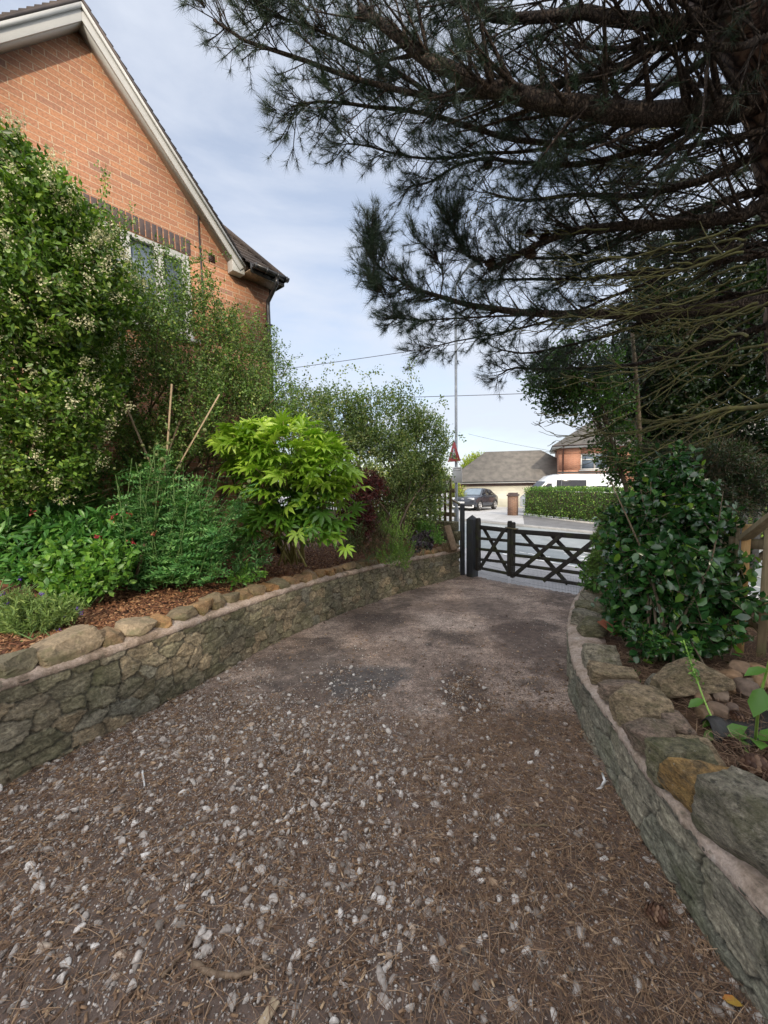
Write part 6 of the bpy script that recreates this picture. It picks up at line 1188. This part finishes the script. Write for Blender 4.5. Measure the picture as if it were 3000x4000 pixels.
def limb(pts, r0, r1, sec, seclen, leafy=(.3, 1), tuf=1.0, curve=.3, side_up=.1, tipn=5, vis=None):
    """main bough through image guided points (each at its own distance), side branches, shoots and needle tufts"""
    wp = [at(*p) for p in pts]
    if pts[0][0] >= 2180 and pts[0][0] < 3000:
        T_ = tr_[15:82]; i = int(np.argmin(np.linalg.norm(T_-(wp[0]+np.array([.45, -.1, -.05])), axis=1))); wp = [T_[i], T_[i]*.45+wp[0]*.55+np.array([0, 0, .04])]+wp; r0 = max(r0, .02)
    P = spline(wp, 44)[:]; P = P[np.linspace(0, 43, 40).astype(int)]; rr = np.linspace(r0, r1, 40)**1.0; sec = int(sec*1.3); limb_b.tube(P[::2]+rnd(20, r0*.12), rr[::2], 8); G_ = unit(np.gradient(P, axis=0))
    for k in range(sec):
        t = rng.uniform(.2, 1); i = int(t*39); d0 = G_[i]; sd_ = unit(np.cross(d0, rnd(1)[0]+np.array([0, .3, 1.2])))*rng.choice([-1, 1]); d = unit(d0*.9+sd_*.8+np.array([0, 0, side_up])+rnd(1, .2)[0]); l = seclen*rng.uniform(.45, 1.15)*(1.15-.5*t)
        S = bend(P[i], d, l, curve*rng.uniform(-.4, 1), 7); r_ = max(rr[i]*.35, .006); tw_b.tube(S, np.linspace(r_, .0035, 7), 4)
        lf = leafy[0]+.08 < t < leafy[1]
        for j in range(rng.integers(3, 6)):
            u = rng.uniform(.25, 1); ii = int(u*6); g = unit(S[min(ii+1, 6)]-S[max(ii-1, 0)]); d2 = unit(g*.8+rnd(1, .55)[0]+np.array([0, 0, .1])); l2 = rng.uniform(.1, .3); Q = bend(S[ii], d2, l2, rng.uniform(-.1, .5), 4); tw_b.tube(Q, [.0035, .003, .0025, .002], 3, cap=False)
            if lf and rng.random() < tuf*.85: TUFT_P.append(Q[-1]); TUFT_D.append(unit(Q[-1]-Q[-2])); TUFT_S.append(rng.uniform(.75, 1.2))
            if lf and rng.random() < tuf*.4: TUFT_P.append(Q[2]); TUFT_D.append(unit(rnd(1, .5)[0]+g)); TUFT_S.append(rng.uniform(.6, 1))
        if lf: TUFT_P.append(S[-1]); TUFT_D.append(unit(S[-1]-S[-2])); TUFT_S.append(rng.uniform(.9, 1.3))
    for k in range(tipn): 
        d = unit(G_[-1]+rnd(1, .4)[0]+np.array([0, 0, .2])); Q = bend(P[-1], d, rng.uniform(.08, .25), .3, 4); tw_b.tube(Q, [.005, .004, .003, .002], 4); TUFT_P.append(Q[-1]); TUFT_D.append(unit(Q[-1]-Q[-2])); TUFT_S.append(1.2)
# top fan
limb([(2850, 430, 3.05), (2450, 440, 3.0), (2150, 400, 3.0), (1850, 320, 3.0), (1600, 180, 3.1), (1330, -30, 3.2)], .1, .03, 52, .75, (.25, 1), .8)
limb([(2500, 230, 2.8), (2250, 310, 3.0), (2050, 350, 3.2), (1700, 375, 3.4), (1430, 320, 3.6), (1180, 230, 3.7), (900, 130, 3.8), (800, 30, 3.8)], .04, .01, 60, .6, (.25, 1), .95, tipn=10)
limb([(2300, 560, 3.5), (1950, 530, 3.6), (1700, 450, 3.7), (1450, 420, 3.8), (1250, 400, 3.9), (1080, 430, 3.9)], .03, .008, 52, .5, (.2, 1), .95, side_up=-.05, tipn=9)
limb([(1700, 380, 3.5), (1500, 250, 3.6), (1250, 120, 3.6), (1000, 40, 3.7)], .02, .008, 36, .5, (.15, 1), 1)
limb([(2200, 560, 3.6), (1900, 600, 3.9), (1650, 620, 4.1), (1430, 570, 4.1), (1330, 560, 4.1)], .02, .006, 34, .4, (.2, 1), 1, side_up=-.1)
limb([(2700, 100, 2.7), (2300, 60, 2.8), (1950, 60, 3.0), (1700, -40, 3.1)], .06, .02, 46, .7, (.1, 1), .8)
limb([(2500, -60, 2.6), (2100, -30, 3.0), (1750, -60, 3.3), (1350, -60, 3.5), (1100, -20, 3.6)], .04, .012, 46, .6, (.1, 1), .9)
limb([(2600, 550, 3.2), (2300, 640, 3.6), (2050, 640, 3.9), (1850, 620, 4.1), (1700, 700, 4.2), (1620, 720, 4.2)], .035, .008, 46, .5, (.15, 1), .9, side_up=-.1)
limb([(2750, 700, 3.3), (2500, 760, 3.8), (2250, 760, 4.2), (2050, 780, 4.4), (1850, 740, 4.5)], .04, .01, 44, .5, (.15, 1), .85)
limb([(2900, 180, 2.6), (2650, 180, 2.8), (2400, 190, 3.0), (2150, 160, 3.3)], .03, .01, 34, .5, (.1, 1), .8)
limb([(2950, 520, 3.0), (2750, 560, 3.3), (2500, 600, 3.7), (2300, 540, 4.0), (2100, 520, 4.2)], .03, .01, 40, .55, (.2, 1), .8)
limb([(2960, 880, 3.3), (2800, 960, 3.6), (2600, 980, 4.0), (2350, 1020, 4.5), (2150, 1130, 4.8)], .03, .01, 40, .5, (.3, 1), .8)
limb([(2970, 650, 4.2), (2750, 700, 4.6), (2500, 720, 4.9), (2300, 700, 5.1)], .03, .01, 40, .6, (.1, 1), 1)
limb([(2970, 950, 4.4), (2700, 980, 4.8), (2450, 1000, 5.2), (2250, 1040, 5.4)], .03, .01, 40, .6, (.1, 1), 1)
limb([(2950, 350, 3.9), (2700, 330, 4.2), (2450, 330, 4.5), (2200, 300, 4.7)], .03, .01, 40, .6, (.1, 1), 1)
# middle boughs
limb([(2850, 850, 3.3), (2500, 880, 3.7), (2250, 900, 4.1), (2080, 960, 4.4), (1960, 1035, 4.6), (1890, 1045, 4.7)], .06, .025, 48, .55, (.3, 1), .9)
limb([(1960, 1035, 4.6), (1830, 1000, 4.7), (1780, 920, 4.7), (1760, 860, 4.7)], .018, .006, 30, .32, (0, 1), 1)
limb([(2850, 780, 3.4), (2450, 920, 4.2), (2250, 1000, 4.6), (2050, 1000, 4.9), (1950, 920, 5)], .04, .01, 42, .5, (.2, 1), .9)
# long low bough
limb([(3080, 1160, 3.4), (2700, 1215, 3.8), (2300, 1228, 4.2), (2050, 1222, 4.5), (1850, 1195, 4.7), (1650, 1140, 4.9), (1540, 1095, 5.0)], .062, .016, 60, .42, (.25, 1), .85, side_up=-.15)
limb([(1640, 1140, 4.9), (1500, 1060, 5.0), (1455, 990, 5.0), (1450, 920, 5.0)], .014, .005, 34, .3, (0, 1), 1, curve=.5, side_up=.3)
limb([(1720, 1160, 4.8), (1730, 1060, 4.8), (1690, 990, 4.8), (1620, 930, 4.8)], .01, .004, 16, .22, (.3, 1), 1)
limb([(1600, 1120, 4.9), (1500, 1150, 4.9), (1440, 1060, 4.9)], .01, .004, 20, .25, (0, 1), 1)
limb([(2050, 1230, 4.5), (1850, 1240, 4.7), (1650, 1250, 4.9), (1530, 1240, 5.0)], .014, .005, 30, .3, (.2, 1), 1, side_up=-.2)
limb([(2200, 1235, 4.4), (1950, 1300, 4.7), (1750, 1340, 4.9), (1620, 1370, 5.0)], .016, .005, 32, .3, (.2, 1), .95, side_up=-.2)
limb([(2600, 1230, 4), (2300, 1330, 4.6), (2050, 1380, 4.9), (1900, 1350, 5.1)], .03, .008, 36, .4, (.4, 1), .9, side_up=-.1)
limb([(2900, 1300, 3.8), (2500, 1420, 4.6), (2200, 1440, 5.0), (2000, 1440, 5.2), (1930, 1480, 5.3)], .04, .008, 40, .4, (.4, 1), .8)
limb([(2950, 1000, 3.4), (2550, 1060, 4.1), (2250, 1090, 4.6), (2000, 1090, 4.9), (1900, 1100, 5.0)], .035, .01, 44, .45, (.2, 1), .8)
# bare greenish boughs and drooping shoots on the right
limb_b2 = MB()
def bare(pts, r0, n, l, r1=.004):
    P = spline([at(*p) for p in pts], 30); ph = rng.uniform(0, 6, 3); tt_ = np.linspace(0, 1, 30)[:, None]; P = P+np.sin(tt_*np.array([17, 13, 21])+ph)*.012+np.sin(tt_*np.array([41, 37, 47])+ph)*.005; limb_b2.tube(P, np.linspace(r0, r1, 30), 7); G_ = unit(np.gradient(P, axis=0))
    for k in range(n):
        i = rng.integers(3, 29); d = unit(G_[i]+rnd(1, .35)[0]); ll = l*rng.uniform(.4, 1.2); Q = bend(P[i]+0, d, ll, rng.uniform(-.5, .1), 7); Q[:, 2] += .25*ll*np.linspace(0, 1, 7)**4; limb_b2.tube(Q, np.linspace(.0055, .002, 7), 4)
bare([(3080, 1570, 3.0), (2830, 1605, 3.4), (2630, 1650, 3.7), (2450, 1690, 4.0), (2280, 1700, 4.3)], .024, 26, .45)
bare([(3080, 1330, 2.8), (2800, 1390, 3.3), (2560, 1440, 3.7), (2400, 1425, 4.0)], .012, 16, .4)
for k in range(34):
    y0 = rng.uniform(900, 1700); x0 = rng.uniform(2750, 3080); Y0 = rng.uniform(2.6, 3.6); ln = rng.uniform(280, 720); dy = rng.uniform(60, 230)*(ln/500)
    bare([(x0, y0, Y0), (x0-ln*.4, y0+dy*.62, Y0+.35), (x0-ln*.75, y0+dy*.98, Y0+.6), (x0-ln, y0+dy*.95, Y0+.75)], rng.uniform(.006, .012), 6, .3, .002)
for k in range(50):
    y0 = rng.uniform(450, 1250); x0 = rng.uniform(2350, 3000); Y0 = rng.uniform(3, 4.2); ln = rng.uniform(250, 600); dy = rng.uniform(-40, 160)
    bare([(x0, y0, Y0), (x0-ln*.5, y0+dy*.7, Y0+.4), (x0-ln, y0+dy*.8, Y0+.7)], rng.uniform(.005, .009), 4, .3, .002)
for (x0, y0, x1, y1, x2, y2, Yd) in [(2310, 1690, 2180, 1650, 2080, 1655, 4.4), (2300, 1700, 2170, 1700, 2090, 1640, 4.4), (2330, 1690, 2220, 1730, 2165, 1720, 4.4), (2260, 1620, 2150, 1625, 2085, 1610, 4.5), (1900, 780, 1850, 830, 1830, 880, 4.4), (1960, 860, 1900, 900, 1870, 940, 4.5), (1880, 760, 1860, 840, 1930, 870, 4.4), (1850, 750, 1835, 800, 1825, 850, 4.3)]:
    bare([(x0, y0, Yd), (x1, y1, Yd), (x2, y2, Yd)], .005, 3, .12, .0018)
limb_b.build('bough', M['limb'], pine, smooth=True); tw_b.build('branchlet', M['limb'], pine); limb_b2.build('bare_shoot', M['twig'], pine)
TP, TDd, TSs = np.array(TUFT_P), np.array(TUFT_D), np.array(TUFT_S)
dtr = np.linalg.norm(TP[:, None, :]-tr_[None, 20:75, :], axis=2).min(1); k_ = rng.uniform(0, 1, len(TP)) < np.clip((dtr-.6)/.8, .0, 1); TP, TDd, TSs = TP[k_], TDd[k_], TSs[k_]
# keep the open sky open: no tufts strayed far left of the crown's edge in space
def img(P):
    v = P-EYE; k = v@FW; return 1500+FPX*(v@RT)/k, 2000-FPX*(v@UP)/k
def needles(P, D, S, n, L_, w_, nm, kind=None):
    N = len(P); P2 = np.repeat(P, n, 0); D2 = np.repeat(D, n, 0); S2 = np.repeat(S, n); back = rng.uniform(0, .07, N*n)*S2; P2 = P2-D2*back[:, None]; dd = unit(D2*rng.uniform(.25, 1.1, (N*n, 1))+rnd(N*n, .5)); dd[:, 2] -= .08; dd = unit(dd)
    X, Y, Z = frame(dd, rnd(N*n)); l = L_*S2*rng.uniform(.7, 1.2, N*n); tv = np.array([(0, -.5, 0), (0, .5, 0), (.6, 0, .03), (1, .0, -.03)]); tv = np.array([(0, -.5, 0), (0, .5, 0), (1, 0, 0)]); inst_mesh(nm, tv, [(0, 1, 2)], P2, X, Y, Z, np.stack([l, np.full(N*n, w_), l], -1), M['needle'], pine, kind)
print('tufts', len(TP)); needles(TP, TDd, TSs, 44, .108, .0027, 'foliage')
# unseen upper crown, plus a lower mass added behind to shade the drive
CP = []
for cc, rr_, nC in (((4.7, -.3, 8.8), (4.9, 4.0, 4.0), 1900), ((3.4, -3.4, 5.0), (3.8, 1.9, 2.7), 1300)):
    u = unit(rnd(nC))*rng.uniform(.2, 1, (nC, 1))**.5; CP.append(np.array(cc)+u*np.array(rr_))
CP = np.concatenate(CP); k = (CP[:, 2]-1.65 > 1.32*CP[:, 1]+.5) & ((CP[:, 2] > 4.6) | (CP[:, 1] < -1.6)) & (CP[:, 2] > 2.4); CP = CP[k]
needles(CP, unit(rnd(len(CP))+np.array([0, 0, .4])), np.full(len(CP), 3.0), 30, .12, .02, 'unseen_foliage')
ub = MB()
for k in range(60):
    e = CP[k*7 % len(CP)]; i = rng.integers(70, 109); ub.tube(spline([tr_[i], tr_[i]*.5+e*.5+np.array([0, 0, .2]), e], 6), np.linspace(.05, .01, 6), 5)
ub.build('upper_bough', M['limb'], pine)
def hcone(px, py, Y, s):
    c_ = at(px, py, Y); V, F = IC[3]; n = 70; k = np.arange(n); f = k/n; a = k*2.4; r_ = s*np.sin((f*.9+.07)*math.pi)**.6; P = np.stack([r_*.4*np.cos(a), r_*.4*np.sin(a), (f-.5)*s*1.9], -1)+c_; O = unit(np.stack([np.cos(a), np.sin(a), -.2-f*.6], -1)); X, Y_, Z = frame(O, np.tile([0, 0, 1.], (n, 1))); tv = [(0, -.15, 0), (0, .15, 0), (.8, -.32, .05), (.8, .32, .05), (1, 0, .1)]; return inst_mesh('pine_cone', tv, [(0, 1, 3, 2), (2, 3, 4)], P, X, Y_, Z, np.stack([r_+.003]*3, -1), M['conescale'], pine)
for (x, y, Yd, s) in [(1915, 1020, 4.55, .05), (2075, 985, 4.3, .05), (2130, 920, 4.3, .045), (2070, 905, 4.4, .04), (1905, 640, 3.9, .035)]: hcone(x, y, Yd, s)
# hanging cobweb threads / dead shoots
# ------------------------------------------------------------------ loose litter
def in_drive(P, margin=.02):
    """between the two walls and inside the gate"""
    xl = np.interp(P[:, 1], LP[:, 1], LP[:, 0]); xr_ = np.interp(P[:, 1], RP[:, 1], RP[:, 0], right=6); return (P[:, 0] > xl+margin) & (P[:, 0] < xr_-margin) & (P[:, 0]*.8+P[:, 1]*.6 < GS-.1)
def ground_pts(n, x0, x1, y0, y1, dens=None):
    P = np.stack([rng.uniform(x0, x1, n), rng.uniform(y0, y1, n), np.zeros(n)], -1); k = in_drive(P)
    if dens is not None: k &= rng.uniform(0, 1, n) < dens(P)
    P = P[k]; P[:, 2] = gz(P[:, 1])+.002; return P
def gden(P):
    x, y = P[:, 0], P[:, 1]; n1 = vnoise(np.stack([x*1.6, y*1.6, 0*x], -1), 31); n2 = vnoise(np.stack([x*5, y*5, 0*x], -1), 33)
    e = y+.42*x-(2.42+.22*n1); n3 = vnoise(np.stack([x*2.7, y*2.7, 0*x+4], -1), 35); d = 1/(1+np.exp((e+.35*n3)/.2)); d *= np.clip(.72+.35*n1+.25*n2, .12, 1)
    d *= np.where(x > .25, np.clip(1-.4*(x-.25), .5, 1), 1)*np.clip(.45+.55*(y-.7)/.5, .35, 1)
    trk = np.exp(-((x+.35+.1*n1)/.28)**2)*np.exp(-((y-3.05)/.45)**2)*.55+np.exp(-((x-.62)/.17)**2)*np.exp(-((y-2.85)/.5)**2)*.9; wall = np.exp(-((x-np.interp(y, LP[:, 1], LP[:, 0])-.12)/.15)**2)*(y < 3.0)*.5
    return np.clip(np.maximum(np.maximum(d, trk*np.clip(.6+n2, 0, 1)), wall), .0, 1)
V0, F0 = IC[2]; tvs = []
for k in range(24):
    r_ = np.random.default_rng(k); V = V0*(1+r_.uniform(-.07, .07, (len(V0), 1)))*np.array([r_.uniform(1.1, 1.7), .95, r_.uniform(.55, .85)])
    for c_ in range(7): n_2 = unit(r_.normal(size=3)); V = V-np.outer(np.maximum(V@n_2-r_.uniform(.32, .7), 0), n_2)
    tvs.append(V)
tvs = np.array(tvs); VL = np.array([(1, 0, 0), (-1, 0, 0), (0, 1, 0), (0, -1, 0), (0, 0, 1), (0, 0, -1)], float); FL = [(0, 2, 4), (2, 1, 4), (1, 3, 4), (3, 0, 4), (2, 0, 5), (1, 2, 5), (3, 1, 5), (0, 3, 5)]; tvl = np.array([VL*np.random.default_rng(k).uniform(.7, 1.25, (len(VL), 1))*np.array([1.25, .95, .7]) for k in range(24)])
def scatter_stones(name, P, smin, smax, mt, pw=2.2, kind='stuff', lod=True):
    n = len(P); s = smin+(smax-smin)*rng.uniform(0, 1, n)**pw; D = unit(np.stack([rng.normal(0, 1, n), rng.normal(0, 1, n), rng.normal(0, .3, n)], -1)); X, Y, Z = frame(D, np.array([0, 0, 1.])+rnd(n, .35)); P = P.copy(); P[:, 2] += s*rng.uniform(-.05, .2, n)
    if lod: inst_mesh(name, tvs[rng.integers(0, 24, n)], F0, P, X, Y, Z, s/2, mt, None, kind)
    else: inst_mesh(name, tvl[rng.integers(0, 24, n)], FL, P, X, Y, Z, s/2, mt, None, kind)
big = ground_pts(31000, -2.6, 2.2, .55, 5.2, gden); scatter_stones('gravel', big, .008, .046, M['gravel'], 3.0)
sm = ground_pts(160000, -2.6, 2.2, .55, 5.2, lambda P: np.clip(gden(P)*1.0+.03, 0, 1)); scatter_stones('grit', sm, .004, .013, M['gravel'], 1.3, lod=False)
far = ground_pts(4200, -1.8, 3.6, 2.6, 8.3, lambda P: .12+.5*np.clip(vnoise(P*1.3, 41), 0, 1)); scatter_stones('grit', far, .005, .02, M['gravel'], 3, lod=False)
CH = np.array([(-.5, -.5, 0), (.5, -.4, 0), (.5, .45, 0), (-.5, .5, 0), (-.45, -.45, 1), (.45, -.4, 1), (.5, .4, 1), (-.5, .45, 1)]); CHF = [(4, 5, 6, 7), (0, 1, 5, 4), (1, 2, 6, 5), (2, 3, 7, 6), (3, 0, 4, 7)]
def chips(name, P, l0, l1, w0, w1, mt, tiltn=.35, kind='stuff'):
    n = len(P); D = unit(np.stack([rng.normal(0, 1, n), rng.normal(0, 1, n), rng.normal(0, tiltn*.6, n)], -1)); X, Y, Z = frame(D, np.array([0, 0, 1.])+rnd(n, tiltn)); P = P.copy(); P[:, 2] += rng.uniform(0, .006, n); inst_mesh(name, CH, CHF, P, X, Y, Z, np.stack([rng.uniform(l0, l1, n), rng.uniform(w0, w1, n), rng.uniform(.0015, .005, n)], -1), mt, None, kind)
nd_ = lambda P: np.clip(gden(P)*.8+np.where(P[:, 0] > .5, .35*np.clip(3.6-P[:, 1], 0, 1), 0)+.25*np.clip(2.4-P[:, 1], 0, 1), 0, 1)
chips('wood_chips', ground_pts(38000, -2.6, 2.2, .55, 5.2, nd_), .008, .035, .004, .01, M['chip'])
chips('leaf_litter', ground_pts(3600, -1.6, 3.6, 2.6, 8.4, lambda P: np.clip(.1+.9*np.clip(vnoise(P*1.1+5, 51), 0, 1)+.9*(P[:, 0] < np.interp(P[:, 1], LP[:, 1], LP[:, 0])+.15), 0, 1)), .008, .03, .004, .014, M['chip'], .5)
NV = np.array([(0, -.5, 0), (0, .5, 0), (.35, -.5, .05), (.35, .5, .05), (.7, -.45, .035), (.7, .45, .035), (1, 0, -.02)]); NF = [(0, 2, 3, 1), (2, 4, 5, 3), (4, 6, 5)]
def litter_needles(name, P, mt, w_=.0017, l=(.05, .13), lift=.02, kind='stuff'):
    n = len(P); D = unit(np.stack([rng.normal(0, 1, n), rng.normal(0, 1, n), rng.normal(0, .08, n)], -1)); X, Y, Z = frame(D, np.array([0, 0, 1.])+rnd(n, .5)); P = P.copy(); P[:, 2] += rng.uniform(.001, lift, n); ll = rng.uniform(*l, n); tv = np.tile(NV, (n, 1, 1)); bnd = rng.normal(0, .22, n)[:, None]
    S = np.stack([ll, np.full(n, w_), ll], -1); tv[:, :, 1] += (bnd*tv[:, :, 0]**2)*(ll[:, None]/w_); inst_mesh(name, tv, NF, P, X, Y, Z, S, mt, None, kind)
litter_needles('fallen_needles', ground_pts(76000, -2.6, 2.2, .5, 5.2, nd_), M['deadneedle'])
litter_needles('fallen_needles', ground_pts(9000, .1, 1.4, .5, 2.6), M['deadneedle'])
def bed_pts(n, P_, side, o0, o1, zoff, rise, width, y0=-9, y1=99):
    s = rng.uniform(0, 1, n)*(len(P_)-1); X = np.interp(s, range(len(P_)), P_[:, 0]); Y = np.interp(s, range(len(P_)), P_[:, 1]); T = np.stack([np.interp(s, range(len(P_)), np.gradient(P_[:, 0])), np.interp(s, range(len(P_)), np.gradient(P_[:, 1]))], -1); T /= np.linalg.norm(T, axis=1, keepdims=True); N = np.stack([T[:, 1], -T[:, 0]], -1)*side
    o = rng.uniform(o0, o1, n); Q = np.stack([X-N[:, 0]*o, Y-N[:, 1]*o, gz(Y)+zoff+rise*((o-.2)/width)**.77], -1); return Q[(Y > y0) & (Y < y1)]
Q = bed_pts(30000, LP, 1, .2, 2.1, .585, .12, 6, .9); Q[:, 2] += .012; chips('bark_mulch', Q, .012, .045, .006, .018, M['barkchip'], .45)
Q = bed_pts(22000, RP, -1, .24, 2.0, .345, .15, 4.5, .3); Q[:, 2] += .012; litter_needles('fallen_needles', Q, M['deadneedle'], lift=.035)
def stick(pts, r0, r1, label, mt='brownwood', name='stick'):
    P = spline(pts, 14); P = P+rnd(14, r0*.25); b = MB(); b.tube(P, np.linspace(r0, r1, 14), 7); tag(b.build(name, M[mt], smooth=True), label, 'stick')
def gp(px, py, h=.012): p = onz(px, py, h); return (p[0], p[1], h)
stick([gp(745, 3765), gp(830, 3800), gp(900, 3812), gp(970, 3795), gp(1050, 3768)], .011, .006, 'curved brown twig lying on the gravel near the bottom of the picture')
stick([gp(635, 3815), gp(700, 3740), gp(770, 3650)], .006, .004, 'thin dark twig slanting up towards the curved twig')
stick([gp(930, 3240), gp(980, 3215), gp(1035, 3175)], .006, .003, 'dark forked twig among pale stones left of centre')
stick([gp(2035, 3222), gp(2090, 3224), gp(2145, 3222)], .006, .004, 'short straight brown stick in front of the right wall', 'fencewood')
stick([gp(555, 3010), gp(560, 3040), gp(565, 3070)], .005, .004, 'small white peeled stick on the left gravel', 'white')
stick([gp(2250, 3480), gp(2290, 3515), gp(2330, 3560)], .005, .003, 'short brown stick near the foot of the right wall')
b = MB(); a, c_ = gp(1080, 3905), gp(1020, 4010); b.bar(a, c_, .03, .012); tag(b.build('wood_splinter', M['newwood'], bevel=.003), 'pale split piece of wood at the bottom edge of the picture', 'wood')
b = MB(); pts = [onz(2352, 3020, .02), onz(2362, 3050, .05), onz(2350, 3075, .015), onz(2335, 3085, .01)]
for i in range(3):
    p, q_ = np.array(pts[i]), np.array(pts[i+1]); w_ = .009*(i+1)/2; b.add([tuple(p-[w_, 0, 0]), tuple(p+[w_, 0, .004]), tuple(q_+[w_*1.3, 0, .004]), tuple(q_-[w_*1.3, 0, 0])], [(0, 1, 2, 3)])
o = b.build('feather', M['white']); tag(o, 'small white feather at the foot of the right wall', 'feather'); sm_ = o.modifiers.new('thickness', 'SOLIDIFY'); sm_.thickness = .002
root = empty('dry_leaf', gp(2820, 3900), 0, 'single red and yellow fallen leaf near the bottom right corner', 'leaf'); P = np.array([gp(2820, 3900, .02)]); X, Y, Z = frame(np.array([[.9, -.3, .1]]), np.array([[0, 0, 1.]])); inst_mesh('blade', LEAF8, LF8, P, X, Y, Z, np.array([.055]), mat('autumn_leaf', (.4, .08, .03), (.45, .3, .05), 30, .6), root)
cone(gp(2512, 3570, .0), .07, .03, rad(80), 1.0, 'black pine cone on the driveway at the foot of the right wall')
# soft earth heaped along the wall foot is part of the drive litter
